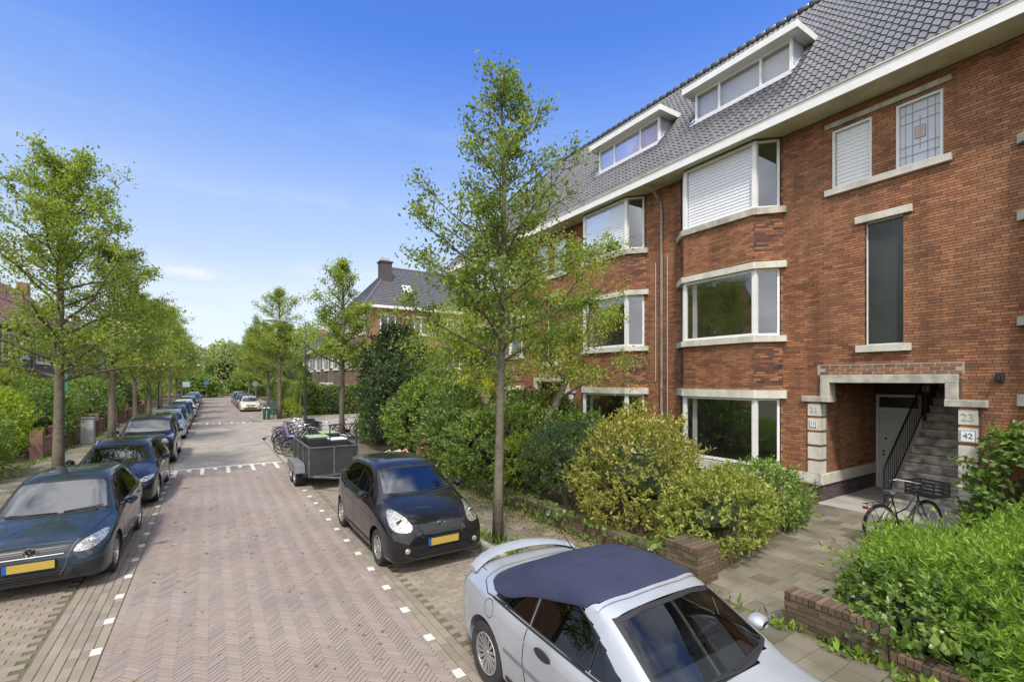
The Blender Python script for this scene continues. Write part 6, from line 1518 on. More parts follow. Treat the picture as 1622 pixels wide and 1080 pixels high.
shrub('tall leafy bush behind the hedge row near the second porch', (10.6, 17.6, .05), (1.2, 1.2, 3.6), 4500, .1, lm_mid, 119, lump=.3)
shrub('small laurel beside the second porch', (10.2, 12.6, .05), (.8, .8, 2.1), 2200, .12, lm_laurel, 120, lump=.25)
shrub('mid green bush filling the gap behind the variegated shrub', (8.9, 7.9, .05), (1.2, 1.3, 1.7), 3600, .10, lm_mid, 122, lump=.28)
shrub('laurel bush filling the second row behind the grey-green shrub', (8.6, 10.2, .05), (1.2, 1.1, 2.0), 3600, .12, lm_laurel, 123, lump=.28)
shrub('light green bush in the second row behind the laurels', (9.0, 13.0, .05), (1.2, 1.2, 2.5), 3600, .1, lm_hedge, 124, lump=.3)
shrub('tall pale green shrub between the yellow shrub and the feathery one', (8.3, 18.2, .05), (1.2, 1.2, 4.3), 5000, .1, lm_mid, 125, lump=.35)
shrub('bush at the foot of the dark evergreen beside the parked bicycles', (6.7, 22.4, .05), (.9, 1.2, 1.9), 3000, .12, lm_laurel, 126, lump=.3)
# weeds and ivy at kerb and wall feet
def tufts(name, spots, n, m, h=.16, w=.012, spread=.1, seed=1, parent=None):
    rs = np.random.RandomState(seed); P = []
    for (x, y, z) in spots:
        for _ in range(n): P.append((x+rs.normal()*spread, y+rs.normal()*spread*1.3, z))
    P = np.array(P); k = len(P); D = unit(rs.normal(size=(k, 3))*.55+np.array([0, 0, 1])); Ls = h*(.3+rs.rand(k)); o = bpy.data.objects.new(name, leaf_mesh(name, P, D, unit(rs.normal(size=(k, 3))), Ls, Ls*w/.05, m)); link(o, parent); return stuff(o)
rs = np.random.RandomState(2)
tufts('weeds', [(5.82+rs.normal()*.05, y, .1) for y in np.arange(-1, 17, .22)], 7, lm_mid, .13, .014, .06, 3)
tufts('grass', [(4.06, 5.6, .0), (4.0, 5.3, 0), (4.02, 5.0, 0), (3.95, 5.9, 0), (4.45, 7.2, .1), (4.3, 7.6, .1), (4.35, 6.7, .1), (4.07, 6.4, 0)], 45, lm_mid, .20, .012, .12, 4)
tufts('grass', [(2.55+rs.rand()*.5, y, .1) for y in np.arange(18.2, 21.5, .25)], 25, lm_hedge, .12, .012, .14, 5)
tufts('ivy', [(5.8+rs.normal()*.05, y, .12) for y in np.arange(1.2, 3.1, .12)], 14, lm_bright, .10, .03, .07, 6)
tufts('weeds', [(rs.uniform(4.3, 5.8), rs.uniform(7, 16), .1) for _ in range(60)], 6, lm_mid, .06, .014, .08, 8)
tufts('weeds', [(-3.3+rs.normal()*.05, y, .1) for y in np.arange(10, 30, .35)], 6, lm_mid, .10, .014, .08, 9)
tufts('weeds', [(-5.2+rs.normal()*.1, y, .1) for y in np.arange(12, 40, .3)], 9, lm_hedge, .16, .014, .1, 10)
rs = np.random.RandomState(12)
tufts('ivy', [(5.93+rs.normal()*.06, y, .30+rs.rand()*.12) for y in np.arange(4.9, 16.5, .13) if rs.rand() < .75], 16, lm_laurel, .11, .035, .09, 13)
tufts('ivy', [(5.86+rs.normal()*.03, y, .12+rs.rand()*.2) for y in np.arange(6.5, 16.5, .16) if rs.rand() < .7], 12, lm_mid, .10, .03, .08, 14)
tufts('ivy', [(5.98+rs.normal()*.08, y, .22+rs.rand()*.3) for y in np.arange(-.5, 2.1, .09)], 18, lm_laurel, .10, .035, .08, 15)
tufts('weeds', [(5.6+rs.normal()*.15, y, .1) for y in np.arange(7, 16.5, .12)], 8, lm_mid, .09, .014, .09, 16)
# fallen leaves
def litter(n, x0, x1, y0, y1, z, seed, c1=(.20, .13, .05)):
    rs = np.random.RandomState(seed); P = np.stack([rs.uniform(x0, x1, n), rs.uniform(y0, y1, n), np.full(n, z)+rs.rand(n)*.012], 1)
    D = unit(np.stack([rs.normal(size=n), rs.normal(size=n), rs.normal(size=n)*.2], 1)); Ls = .05*(.5+rs.rand(n)); o = bpy.data.objects.new('leaf_litter', leaf_mesh('leaf_litter', P, D, unit(rs.normal(size=(n, 3))*.2+np.array([0, 0, 1])), Ls, Ls*.6, mat('fallen_leaf', c1, .9, var=.4, hue2=(.30, .24, .08)))); link(o); stuff(o)
litter(2600, 5.2, 5.9, 6, 17, .105, 1); litter(500, 4.3, 5.3, 6, 17, .105, 6); litter(500, 3.3, 4.1, 3, 16, .003, 2); litter(260, -.9, 2.0, 3, 18, .003, 3); litter(700, 5.9, 8, 3, 17, .055, 4)
# left-hand gardens
L_ = [((-6.6, 20.0, .06), (1.5, 1.9, 2.3), 6000, lm_mid, 'dense mid green bush at the left picture edge'),
      ((-7.2, 25.2, .06), (1.5, 2.0, 2.5), 6500, lm_lime, 'bright yellow-green bush at the left picture edge'), ((-6.4, 28.5, .06), (1.3, 1.6, 2.6), 5000, lm_laurel, 'dark green bush behind the nearest left tree trunk'),
      ((-7.0, 32.0, .06), (1.4, 1.8, 2.9), 5000, lm_hedge, 'leafy bush behind the grey sign post on the left'), ((-9.0, 35.0, .06), (1.6, 1.6, 3.2), 4500, lm_mid, 'tall loose bush in the second left garden'),
      ((-9.8, 36.0, .06), (1.5, 1.6, 3.9), 3500, lm_yellow, 'yellow-leaved small tree before the left terrace'), ((-6.6, 37.5, .06), (1.3, 1.9, 2.4), 4500, lm_laurel, 'low green bush with white flowers in the left gardens'),
      ((-6.8, 42.5, .06), (1.3, 2.0, 2.9), 4500, lm_mid, 'round bush beside the fourth left tree'), ((-8.6, 47.5, .06), (1.6, 2.2, 2.9), 4500, lm_hedge, 'tall bush below the upper windows of the left terrace'),
      ((-6.6, 50.5, .06), (1.2, 2.2, 2.6), 4000, lm_dark, 'dark clipped bush in the left row'), ((-7.2, 57, .06), (1.5, 3.0, 2.8), 4500, lm_tree2, 'pale green bush in the left row'), ((-7.0, 65, .06), (1.5, 3.2, 3.2), 4000, lm_hedge, 'long green bush further down on the left'),
      ((-7.0, 74, .06), (1.6, 3.6, 4.2), 4000, lm_mid, 'tall green bush near the far end on the left'), ((-7.2, 85, .06), (1.8, 4, 4.5), 4000, lm_tree2, 'pale bush at the far end of the left gardens')]
for i, (loc, rad, n, m, lab) in enumerate(L_):
    shrub(lab, loc, rad, n, .12 if loc[1] < 40 else .17, m, 300+i, lump=.28, aspect=.5, flowers=(22, mat('white_blossom', (.7, .7, .66), .7), .07) if 'white flowers' in lab else None)
# clipped hedges across the side street
for i, (x, y, rx, ry, h, lab) in enumerate([(7.2, 46.0, .75, 3.4, 2.65, 'clipped box hedge on the far corner, nearest of three along the pavement'), (7.2, 53.4, .75, 3.6, 2.75, 'clipped box hedge in the middle of three along the pavement'), (7.2, 62.5, .75, 4.6, 2.9, 'clipped box hedge farthest along the pavement'), (10.6, 43.2, 2.7, .6, 2.4, 'leafy hedge along the side street before the corner block'), (9.5, 66, .8, 6, 4.6, 'tall dark hedge behind the clipped hedges')]):
    shrub(lab, (x, y, .06), (rx, ry, h), 9000, .11, lm_hedge if i < 4 else lm_dark, 400+i, name='hedge', cat='hedge', box=True, zc=.5, fill=.3)
shrub('low pale green plant beside the green cabinet', (5.1, 40.9, .08), (.9, .8, .8), 900, .3, lm_lime, 420, name='plant', cat='plant', aspect=.16, up=.9)
# far trees closing the street: single crowns, then a mass
for i, (x, y, h, r_, lab) in enumerate([(-13, 100, 12, 4.5, 'leftmost round tree closing the street'), (-5, 104, 10, 4, 'round pale tree closing the street, left of the blue sign'), (2.5, 108, 9.5, 4, 'round pale tree at the end of the carriageway'), (9, 103, 12, 4.5, 'round tree closing the street, right of the carriageway'), (17, 98, 14, 5, 'large round tree behind the right terrace end'), (-2, 98, 3.4, 3, 'dark low thicket left of the road end'), (6, 100, 4.2, 3, 'dark low thicket right of the road end'), (11, 88, 11, 3.4, 'leafy tree behind the far hedges')]):
    shrub(lab, (x, y, .0), (r_, r_, h), 5200, .34, lm_far if h > 5 else lm_mid, 500+i, name='far_tree', cat='tree', lump=.3, aspect=.7, zc=.55, fill=.5)
rs = np.random.RandomState(9); n = 26000; P = np.stack([rs.uniform(-75, 110, n), rs.uniform(118, 140, n), rs.rand(n)**.8], 1); P[:, 2] *= 9+3.5*np.sin(P[:, 0]*.21)+2*np.sin(P[:, 0]*.53+1); P[:, 2] = np.maximum(P[:, 2], .2)
o = bpy.data.objects.new('far_wood', leaf_mesh('far_wood', P, unit(rs.normal(size=(n, 3))), unit(rs.normal(size=(n, 3))+np.array([0, -.5, .8])), .9*(.6+.6*rs.rand(n)), .7*(.6+.6*rs.rand(n)), lm_far)); link(o); stuff(o)

# ================================================================ GARDEN WALLS
def garden_wall(label, x0, x1, y0, y1, h, front=True, n_single=150, brickm=None, name='garden_wall'):
    """low brick wall, running along Y, faces -X; header course on top"""
    t = thing(name, label, 'wall', (x0, y0, .05)); bm_ = brickm or m_gwall
    e = .008
    MB().box(x0+e, x1-e, y0+e, y1-e, 0, h-e-.0).build('wall_core', m_mortar, t)
    B = Bricks(); B.wall((Vector((x0+e, y0, .09)), Vector((0, 1, 0)), Vector((-1, 0, 0))), 0, y1-y0, 0, h-.09-.075)
    B.wall((Vector((x0, y0+e, .09)), Vector((1, 0, 0)), Vector((0, -1, 0))), 0.0, x1-x0, 0, h-.09-.075)
    B.wall((Vector((x0, y1-e, .09)), Vector((1, 0, 0)), Vector((0, 1, 0))), 0.0, x1-x0, 0, h-.09-.075)
    if x1-x0 > .5: pass
    B.build(t, bm_, bm_, n_single)
    hb = MB().box(0, x1-x0+.016, 0, .056, 0, .075).mesh('header_brick'); hb.materials.append(bm_); k = int((y1-y0)/.066)
    rs_ = random.Random(5)
    if k < 140:
        for i in range(k):
            o = put(hb, 'header_brick', t, (-.008, i*(y1-y0)/k+.004, h-.05-.07+rs_.uniform(-.003, .003))); o.rotation_euler = (0, 0, rs_.uniform(-.02, .02))
    else:
        q = MB()
        for i in range(k): y = y0+i*(y1-y0)/k+.004; dz = rs_.uniform(-.004, .004); q.box(x0-.008, x1+.008, y, y+.056, h-.07, h+.005+dz)
        stuff(q.build('header_bricks', bm_, t))
    return t
m_gwall = mat('mossy_garden_brick', (.16, .095, .065), .95, var=.3, hue2=(.10, .075, .055), col2=(.09, .095, .04), nscale=2.5, namt=.65, bump=(50, .6, .008))
garden_wall('low mossy brick garden wall running behind the slender street tree', 5.88, 6.10, 4.75, 17.0, .40, n_single=120)
garden_wall('short taller brick wall end left of the garden path', 5.84, 6.34, 4.18, 4.74, .62, n_single=60)
garden_wall('short brick wall with header course right of the garden path', 5.84, 6.06, 1.95, 2.98, .50, n_single=90)
garden_wall('low sunken brick wall edging the spray shrub garden', 5.86, 6.08, -1.5, 1.94, .26, n_single=60)
b = thing('path_edging', 'low brick edging along the left side of the garden path', 'edging', (6.35, 4.25, .05))
eb = MB().box(-.1, .1, -.045, .045, 0, .16).mesh('edging_brick'); eb.materials.append(m_gwall)
for i in range(24):
    o = put(eb, 'edging_brick', b, (.12+i*.205, .1+i*.205*.18, random.uniform(-.01, .02))); o.rotation_euler = (random.uniform(-.05, .05), random.uniform(-.04, .04), math.atan(.18))
m_gw2 = mat('brown_garden_brick', (.22, .12, .085), .95, var=.25, hue2=(.16, .10, .08), bump=(50, .6, .008))
for i, (y0, y1, lab) in enumerate([(24.5, 31.5, 'low brown brick wall with piers before the nearest left gardens'), (32.3, 40, 'low brown brick wall further along the left pavement'), (41, 56, 'low brown brick wall in the distance on the left')]):
    t = thing('front_wall', lab, 'wall', (-5.5, y0, .05))
    MB().box(-5.62, -5.42, y0, y1, 0, .75).build('wall_panel', m_house_b, t)
    MB().box(-5.66, -5.38, y0, y1, .75, .82).build('coping', m_gw2, t)
    y = y0
    while y <= y1+.01: MB().box(-5.7, -5.34, y-.17, y+.17, 0, 1.15).build('pier', m_gw2, t, bevel=.01); y += (y1-y0)/3
    r = MB()
    for yy in np.arange(y0+.4, y1-.2, .16): r.tube([(-5.52, yy, .8), (-5.52, yy, 1.1)], .008, 4)
    r.tube([(-5.52, y0, 1.1), (-5.52, y1, 1.1)], .012, 4); r.build('wall_railing', m_dark, t)
t = thing('brick_pier', 'brown brick pier with flat cap by the leaning road signs', 'pier', (6.1, 14.9, .05))
MB().box(5.85, 6.4, 14.6, 15.15, 0, .95).build('pier_body', m_gw2, t, bevel=.01); MB().box(5.8, 6.45, 14.55, 15.2, .95, 1.03).build('pier_cap', m_gw2, t, bevel=.01)

# ================================================================ BICYCLES
def bike_proto(loc, rz, label, fr, crate=True, seat=None, group=None, lean=0.0, wheelr=.345):
    t = thing('bicycle', label, 'bicycle', loc, rz, group); ORG[t.name] = Vector((0, 0, 0)); t.rotation_euler = (lean, 0, rz); r = wheelr
    w = MB(); w.tube([(r*math.cos(a), 0, r*math.sin(a)) for a in np.linspace(0, 2*math.pi, 30, endpoint=False)], .019, 6, closed=True); wm = w.mesh('wheel', True); wm.materials.append(m_rubber)
    w = MB(); w.tube([((r-.026)*math.cos(a), 0, (r-.026)*math.sin(a)) for a in np.linspace(0, 2*math.pi, 30, endpoint=False)], .012, 5, closed=True)
    for k in range(18): a = k*math.pi/9; w.tube([(0, .02*(-1)**k, 0), ((r-.03)*math.cos(a), 0, (r-.03)*math.sin(a))], .0016, 3, cap=False)
    w.lathe([(0, -.035), (.03, -.03), (.03, .03), (0, .035)], 10, 'y'); rm = w.mesh('rim'); rm.materials.append(mat('bright_rim', (.55, .55, .56), .3, metal=.8))
    for x in (-.55, .58): q = put(wm, 'wheel', t, (x, 0, r)); put(rm, 'rim', q)
    f = MB(); bb = (-.08, 0, .29); st = (-.25, 0, .80); ht = (.36, 0, .92); hb = (.40, 0, .70)
    f.tube([bb, st], .016, 6); f.tube([hb, (.15, 0, .42), bb], .019, 6); f.tube([(ht[0]-.01, 0, ht[2]-.06), (.12, 0, .60), (-.17, 0, .52)], .014, 6); f.tube([hb, ht], .02, 6)
    for s_ in (-1, 1):
        f.tube([(bb[0], s_*.03, bb[2]), (-.55, s_*.055, r)], .010, 5); f.tube([(st[0], s_*.02, st[2]-.05), (-.55, s_*.055, r)], .009, 5); f.tube([(hb[0], s_*.035, hb[2]), (.47, s_*.05, .50), (.58, s_*.05, r)], .012, 5)
    f.build('frame', fr, t, world=False)
    h = MB(); h.tube([ht, (.34, 0, 1.03)], .014, 6); h.tube([(.10, -.28, 1.04), (.20, -.25, 1.07), (.34, -.08, 1.05), (.34, .08, 1.05), (.20, .25, 1.07), (.10, .28, 1.04)], .012, 6); h.build('handlebar', m_chrome, t, world=False)
    h = MB(); h.tube([(.04, -.285, 1.035), (.14, -.27, 1.055)], .018, 6); h.tube([(.04, .285, 1.035), (.14, .27, 1.055)], .018, 6); h.build('grip', m_black_pl, t, world=False)
    s_ = MB(); s_.tube([st, (-.275, 0, .90)], .013, 6); n = len(s_.v); pr = [(-.40, .10, .93), (-.36, .12, .935), (-.28, .09, .935), (-.18, .035, .93), (-.12, .018, .925)]
    for (x, hw, z) in pr: s_.v += [(x, -hw, z-.02), (x, -hw*.6, z+.02), (x, hw*.6, z+.02), (x, hw, z-.02), (x, 0, z-.04)]
    for i in range(4):
        for j in range(5): j2 = (j+1) % 5; s_.f.append((n+i*5+j, n+i*5+j2, n+(i+1)*5+j2, n+(i+1)*5+j))
    s_.f.append((n, n+1, n+2, n+3, n+4)); s_.build('saddle', mat('saddle_grey', (.05, .055, .065), .6), t, world=False)
    for x, a0, a1 in ((-.55, 10, 190), (.58, -5, 150)):
        g = MB(); A = [R(a) for a in np.linspace(a0, a1, 14)]; P = [((r+.03)*math.cos(a)+x, (r+.03)*math.sin(a)+r) for a in A]
        for (px, pz) in P: g.v += [(px, -.027, pz-.006), (px, 0, pz+.006), (px, .027, pz-.006)]
        for i in range(13): g.f += [(i*3, i*3+1, i*3+4, i*3+3), (i*3+1, i*3+2, i*3+5, i*3+4)]
        g.build('mudguard', fr, t, world=False)
    k = MB(); k.tube([(-.30, -.05, .74), (-.86, -.06, .74)], .008, 4); k.tube([(-.30, .05, .74), (-.86, .06, .74)], .008, 4)
    for x in (-.4, -.55, -.7, -.84): k.tube([(x, -.055, .74), (x, .055, .74)], .006, 4)
    for s2 in (-1, 1): k.tube([(-.8, s2*.055, .74), (-.55, s2*.06, r)], .007, 4)
    k.tube([(-.2, .1, .02), (-.1, .05, .28)], .012, 5); k.build('luggage_rack', m_dark, t, world=False)
    k = MB(); k.lathe([(0, .04), (.085, .04), (.085, .05), (0, .05)], 16, 'y', bb); k.tube([(bb[0], .06, bb[2]), (bb[0]+.1, .06, bb[2]-.13)], .010, 5); k.tube([(bb[0], -.06, bb[2]), (bb[0]-.1, -.06, bb[2]+.13)], .010, 5)
    k.box(-.58, 0, .055, .075, .24, .40); k.obox((bb[0]+.1, .11, bb[2]-.13), (.045, .04, .012), Matrix.Identity(3)); k.obox((bb[0]-.1, -.11, bb[2]+.13), (.045, .04, .012), Matrix.Identity(3)); k.build('crank', m_black_pl, t, world=False)
    MB().box(-.90, -.865, -.04, .04, .66, .70).build('rear_light', m_lens_red, t, world=False)
    if crate:
        c = MB(); x0, x1, w_, z0, z1 = .42, .80, .24, .80, 1.05
        c.box(x0, x1, -w_, w_, z0, z0+.015); 
        for z in (z0+.04, z0+.11, z0+.18, z1-.01):
            c.box(x0, x1, -w_-.006, -w_+.006, z, z+.035); c.box(x0, x1, w_-.006, w_+.006, z, z+.035); c.box(x0-.006, x0+.006, -w_, w_, z, z+.035); c.box(x1-.006, x1+.006, -w_, w_, z, z+.035)
        for x in (x0, x1):
            for y in (-w_, w_): c.box(x-.012, x+.012, y-.012, y+.012, z0, z1+.025)
        c.build('front_carrier', m_black_pl, t, world=False)
    if seat:
        c = MB(); c.box(-.66, -.44, -.14, .14, .76, .82); c.obox((-.72, 0, 1.0), (.03, .15, .24), Matrix.Rotation(R(-14), 3, 'Y')); c.build('child_seat', seat, t, world=False, bevel=.03)
    return t
fb = paint('bicycle_black', (.012, .012, .013), .1)
bike_proto((10.65, 3.33, .1), math.atan2(-.32, 1.0), 'black city bicycle with front crate and red rear reflector parked before the porch stairs', fb, True)
cols = [('black', fb), ('blue', paint('bicycle_blue', (.02, .05, .16), .2)), ('grey', paint('bicycle_grey', (.25, .26, .27), .4)), ('dark green', paint('bicycle_green', (.015, .06, .035), .2)), ('white', paint('bicycle_white', (.6, .6, .58), .1))]
gb = 'bicycles in the rack behind the trailer'
protoB = {}
rsb = random.Random(4)
kinds = [('black', 'black bicycle with lilac child seat at the street end of the rack', mat('lilac_seat', (.30, .22, .40), .6), False)]
lst = [(2.95, 19.9, 62, 'black', 'black bicycle with lilac child seat nearest the trailer in the rack'), (2.75, 20.7, 70, 'grey', 'grey bicycle second in the rack from the trailer'), (3.05, 21.4, 66, 'blue', 'blue bicycle third in the rack from the trailer'), (2.85, 22.1, 75, 'black', 'black bicycle fourth in the rack from the trailer'),
       (3.1, 22.9, 64, 'dark green', 'dark green bicycle fifth in the rack beside the lamp post'), (2.95, 23.6, 70, 'white', 'white bicycle sixth in the rack'), (3.2, 24.3, 66, 'grey', 'grey bicycle seventh in the rack'), (3.1, 25.0, 72, 'blue', 'blue bicycle last in the rack'),
       (4.0, 21.0, 200, 'black', 'black bicycle crosswise behind the trailer'), (4.1, 22.2, 190, 'grey', 'grey bicycle crosswise in the middle of the rack')]
srcb = {}
for i, (x, y, a, cn, lab) in enumerate(lst):
    a_ = a-60
    if i == 0: o = bike_proto((x+.2, y, .1), R(a_), lab, fb, False, kinds[0][2], gb, lean=R(4))
    elif cn in srcb:
        o = copy_tree(srcb[cn]); o.location = (x+.2, y, .1); o.rotation_euler = (R(rsb.uniform(-5, 5)), 0, R(a_)); o['label'] = lab; o['group'] = gb
    else: o = srcb[cn] = bike_proto((x+.2, y, .1), R(a_), lab, dict(cols)[cn], i % 3 == 1, None, gb, lean=R(rsb.uniform(-5, 5)))
for (x, y, a, cn, lab) in [(6.0, 24.9, 12, 'black', 'black bicycle standing right behind the street tree trunk'), (6.9, 25.0, 4, 'grey', 'grey bicycle with pale basket right of the street tree'), (7.6, 24.6, 20, 'white', 'white bicycle half hidden by the dark evergreen')]:
    if cn not in srcb: srcb[cn] = bike_proto((x, y, .1), R(a), lab, dict(cols)[cn], True, None, 'bicycles by the street tree')
    else: o = copy_tree(srcb[cn]); o.location = (x, y, .1); o.rotation_euler = (0, 0, R(a)); o['label'] = lab; o['group'] = 'bicycles by the street tree'

# ================================================================ TRAILER with gear
tr = thing('box_trailer', 'dark grey twin-axle box trailer with raised front frame in front of the bicycle rack', 'trailer', (2.9, 15.2, 0))
m_tp = mat('trailer_panel', (.025, .026, .03), .55, col2=(.045, .045, .048), nscale=2, bump=(30, .1, .003)); m_tf = mat('trailer_steel', (.16, .165, .17), .5, metal=.4, col2=(.1, .1, .1), nscale=6)
X0, X1, YA, YB, ZA, ZB = 2.26, 3.54, 13.75, 16.6, .47, 1.17
MB().box(X0, X1, YA, YB, ZA-.03, ZA).build('floor_panel', m_tp, tr)
for (a, b_, c, d) in ((X0, X1, YA, YA+.025), (X0, X1, YB-.025, YB), (X0, X0+.025, YA+.03, YB-.03), (X1-.025, X1, YA+.03, YB-.03)): MB().box(a, b_, c, d, ZA, ZB).build('side_panel', m_tp, tr)
b = MB()
for x in (X0-.015, X1+.015, (X0+X1)/2): b.box(x-.022, x+.022, YA-.02, YA-.001, ZA-.06, ZB+.01)
for y in (YA, (YA*2+YB)/3, (YA+2*YB)/3, YB):
    for x, s_ in ((X0-.001, -1), (X1+.001, 1)): b.box(min(x, x+s_*.03), max(x, x+s_*.03), y-.025, y+.025, ZA-.06, ZB+.01)
b.box(X0-.03, X1+.03, YA-.022, YA+.03, ZB+.0, ZB+.035); b.box(X0-.03, X0+.02, YA, YB, ZB+.001, ZB+.034); b.box(X1-.02, X1+.03, YA, YB, ZB+.001, ZB+.034); b.box(X0-.03, X1+.03, YA-.021, YA+.03, ZA-.09, ZA-.04)
b.build('frame_rail', m_tf, tr)
b = MB(); b.tube([(X0+.1, YA, ZA-.08), (X1-.50, YA-.95, .45), (3.0, YA-1.25, .45)], .035, 6); b.tube([(X1-.1, YA, ZA-.08), (3.08, YA-.95, .45), (3.0, YA-1.25, .45)], .035, 6); b.box(2.94, 3.06, YA-1.55, YA-1.2, .43, .53); b.build('drawbar', m_tf, tr)
b = MB(); b.tube([(3.24, YA-.75, .2), (3.24, YA-.75, .95), (3.37, YA-.75, .97)], .025, 8); b.lathe([(0, -.03), (.1, -.03), (.1, .03), (0, .03)], 14, 'x', (3.24, YA-.75, .10)); b.build('jockey_wheel', m_tf, tr)
b = MB(); b.tube([(3.0+.12*math.cos(a), YA-1.1, .62+.12*math.sin(a)) for a in np.linspace(0, 6.28, 14, endpoint=False)], .014, 5, closed=True); b.build('winch_handle', m_tf, tr)
tm, rm, dm = wheel_meshes(.29, 5, (.29, 5))
for y in (14.75, 15.45):
    for x, s_ in ((2.10, -1), (3.70, 1)):
        w = put(tm, 'wheel', tr, Vector((x, y, .285))-ORG[tr.name]); w.rotation_euler = (0, 0, R(180) if s_ < 0 else 0); put(rm, 'rim', w); put(dm, 'hub_disc', w)
for x, s_ in ((2.10, -1), (3.70, 1)):
    b = MB(); P = [(14.30, .42), (14.36, .62), (14.55, .66), (15.65, .66), (15.84, .62), (15.90, .42)]
    for (y, z) in P: b.v += [(x-.13, y, z), (x+.13, y, z), (x-.13, y, z+.015), (x+.13, y, z+.015)]
    for i in range(5): k = i*4; b.f += [(k, k+1, k+5, k+4), (k+2, k+6, k+7, k+3), (k, k+4, k+6, k+2), (k+1, k+3, k+7, k+5)]
    b.poly([(x+s_*.13, y, z) for y, z in P]); b.build('mudguard', mat('mudguard_grey', (.16, .165, .175), .5), tr)
b = MB(); b.tube([(X1-.02, YA+.02, ZB), (X1-.02, YA+.02, ZB+.62), (X1-.75, YA+.02, ZB+.62), (X1-.75, YA+.02, ZB)], .022, 6); b.build('ladder_frame', m_dark, tr)
def gear(name, lab, x, y, z, sx, sy, sz, m, lid=None, cat='box'):
    t = thing(name, lab, cat, (x, y, z)); MB().box(x-sx, x+sx, y-sy, y+sy, z, z+sz).build('case', m, t, bevel=.03)
    MB().box(x-sx*.9, x+sx*.9, y-sy*.9, y+sy*.9, z+sz+.001, z+sz+.03).build('lid', lid or m, t, bevel=.01)
    for s_ in (-1, 1): MB().lathe([(0, 0), (.05, 0), (.055, .01)], 12, 'y', (x+s_*sx*.5, y-sy-.012, z+sz*.5)).build('round_fitting', m_steel, t)
pale = mat('pale_green_lid', (.30, .38, .22), .6)
gear('equipment_case', 'black equipment case with pale green lid at the left in the trailer', 2.72, 15.3, .6, .33, .4, .72, m_black_pl, pale)
gear('equipment_case', 'black equipment case with pale green lid right of the first one', 3.2, 16.1, .6, .28, .35, .74, m_black_pl, pale)
gear('crate', 'black crate with white lid at the front of the trailer load', 3.18, 14.7, .6, .27, .3, .68, m_black_pl, mat('white_lid', (.7, .7, .7), .5))

# ================================================================ STREET FURNITURE
lp = thing('street_lamp', 'black street lamp with long horizontal arm beside the bicycle rack', 'street lamp', (4.26, 27.2, .08))
MB().lathe([(0, .0), (.10, .0), (.10, .9), (.06, 1.0), (.05, 3), (.04, 6.1), (0, 6.12)], 12, 'z', (4.26, 27.2, .08)).build('pole', mat('black_green_paint', (.015, .022, .022), .45), lp, smooth=True)
b = MB(); b.tube([(4.26, 27.2, 5.95), (3.8, 27.2, 6.15), (2.45, 27.2, 6.2)], .028, 6); b.build('arm', m_steel, lp)
MB().tube([(2.9, 27.2, 6.2), (2.5, 27.2, 6.19), (2.2, 27.2, 6.17)], [.05, .10, .06], 8).build('lamp_head', mat('lamp_head_grey', (.5, .5, .48), .5), lp, smooth=True)
lb = thing('street_lamp', 'dark lamp post on the left pavement among the far trees', 'street lamp', (-3.5, 46, .08)); MB().lathe([(0, 0), (.08, 0), (.08, 1), (.04, 1.1), (.035, 5.5), (0, 5.5)], 8, 'z', (-3.5, 46, .08)).build('pole', m_dark, lb); MB().tube([(-3.5, 46, 5.4), (-2.6, 46, 5.6)], [.03, .06], 6).build('lamp_head', m_steel, lb)
sp_ = thing('sign_post', 'thin grey post with small green street sign before the left gardens', 'sign post', (-5.1, 26.0, .08)); MB().tube([(-5.1, 26, .08), (-5.1, 26, 3.5)], .035, 8).build('pole', m_steel, sp_); MB().box(-5.06, -4.95, 25.97, 26.01, 2.6, 3.3).build('sign_plate', mat('green_sign', (.03, .18, .12), .5), sp_)
ub = thing('utility_cabinet', 'light grey utility cabinet on the left pavement behind the off-roader', 'cabinet', (-4.9, 29.2, .08)); MB().box(-5.1, -4.65, 29, 29.4, .08, 1.25).build('cabinet_body', mat('cabinet_grey', (.42, .43, .42), .6), ub, bevel=.01); MB().box(-5.13, -4.62, 28.97, 29.43, 1.25, 1.3).build('cabinet_roof', m_steel, ub)
gc = thing('green_cabinet', 'grey-green rounded cabinet on pale base at the far corner', 'cabinet', (4.2, 40.6, .08)); b = MB(); pr = [(-.45, .35), (.45, .35), (.45, 1.15), (.3, 1.36), (0, 1.42), (-.3, 1.36), (-.45, 1.15)]
n = len(pr); b.v = [(4.2+x, 40.3, z) for x, z in pr]+[(4.2+x, 40.9, z) for x, z in pr]; b.f = [tuple(range(n)), tuple(range(n, 2*n))[::-1]]+[((i+1) % n, i, n+i, n+(i+1) % n) for i in range(n)]
b.build('cabinet_body', mat('grey_green_paint', (.05, .085, .095), .5), gc, bevel=.02); MB().box(3.7, 4.7, 40.25, 40.95, .08, .35).build('plinth', m_kerb, gc)
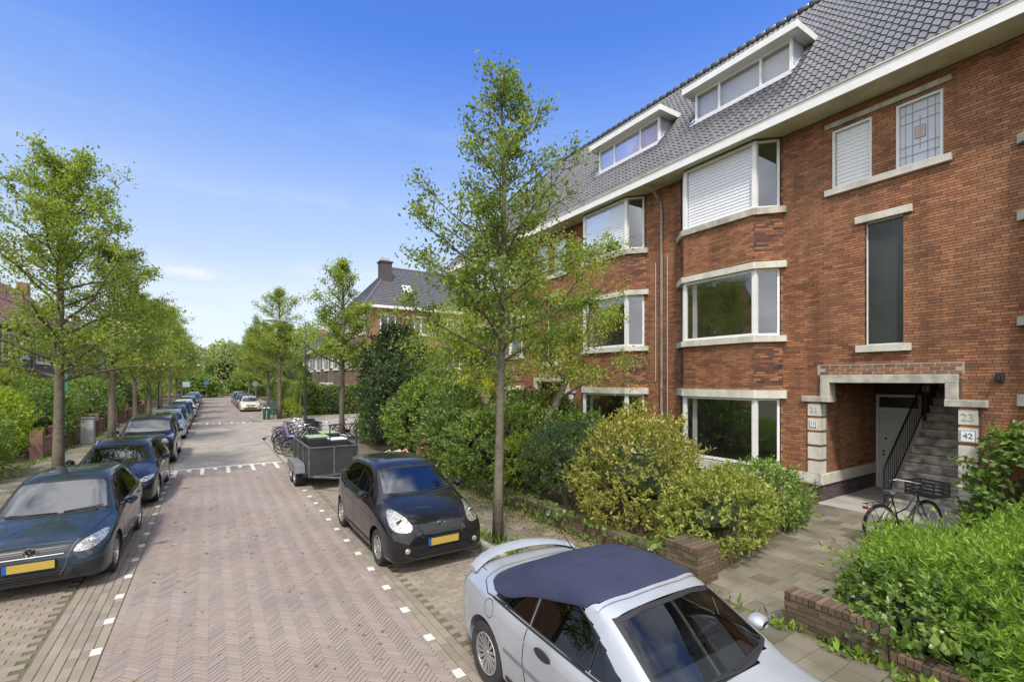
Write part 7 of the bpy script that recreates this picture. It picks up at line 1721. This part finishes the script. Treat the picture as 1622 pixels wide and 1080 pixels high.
for x, lab in ((3.35, 'left one of two dark green posts before the green cabinet'), (3.62, 'right one of two dark green posts before the green cabinet')):
    t = thing('bollard', lab, 'bollard', (x, 39.6, .08), group='green posts at the far corner'); MB().lathe([(0, 0), (.10, 0), (.10, 1.05), (.07, 1.12), (0, 1.14)], 10, 'z', (x, 39.6, .08)).build('post', mat('dark_green_paint', (.015, .07, .045), .5), t); MB().lathe([(.103, .85), (.103, .95)], 10, 'z', (x, 39.6, .08)).build('band', m_paint, t)
for (x, y, lab, m, shape) in ((-.7, 95, 'round blue traffic sign at the road end', mat('sign_blue', (.05, .14, .42), .5), 'round'), (4.3, 62, 'round grey-backed traffic sign beside the far right cars', m_steel, 'round'), (-3.4, 88, 'rectangular pale blue sign at the left road end', mat('pale_blue_sign', (.35, .5, .6), .5), 'rect')):
    t = thing('traffic_sign', lab, 'traffic sign', (x, y, .08)); MB().tube([(x, y, .08), (x, y, 2.9)], .035, 6).build('pole', m_steel, t)
    if shape == 'round': MB().lathe([(0, -.02), (.33, -.02), (.33, .02), (0, .02)], 20, 'y', (x, y-.05, 2.6)).build('sign_plate', m, t)
    else: MB().box(x-.6, x+.6, y-.07, y-.04, 2.0, 2.8).build('sign_plate', m, t)
# stacked road-work boards behind the small black hatchback
rr_ = mat('sign_red', (.55, .05, .04), .5); rw_ = mat('sign_white', (.72, .72, .7), .5); rg_ = mat('sign_green', (.03, .16, .09), .5)
for i, (x, y, a, lab, seq) in enumerate([(5.15, 15.35, -18, 'red and white striped road-work board, leftmost leaning one', (rr_, rw_, rr_)), (5.4, 15.25, -10, 'white road-work board with green field in the middle of the stack', (rw_, rg_, rw_)), (5.65, 15.2, -14, 'red and white road-work board, rightmost leaning one', (rr_, rw_, rr_))]):
    t = thing('road_work_board', lab, 'sign board', (x, y, .1), group='road-work boards leaning behind the hatchback'); ORG[t.name] = Vector((0, 0, 0)); t.rotation_euler = (R(-22), R(a), R(15)); t.scale = (.72, .72, .72)
    for k, m in enumerate(seq): MB().box(-.22, .22, -.012-k*.0, .012, .05+k*.26, .05+(k+1)*.26-.003).build('sign_panel', m, t, world=False)
    b = MB(); frame_box(b, (Vector((0, -.015, 0)), Vector((1, 0, 0)), Vector((0, -1, 0))), -.24, .24, .0, .86, .025, 0, .012); b.build('board_frame', rw_, t, world=False)
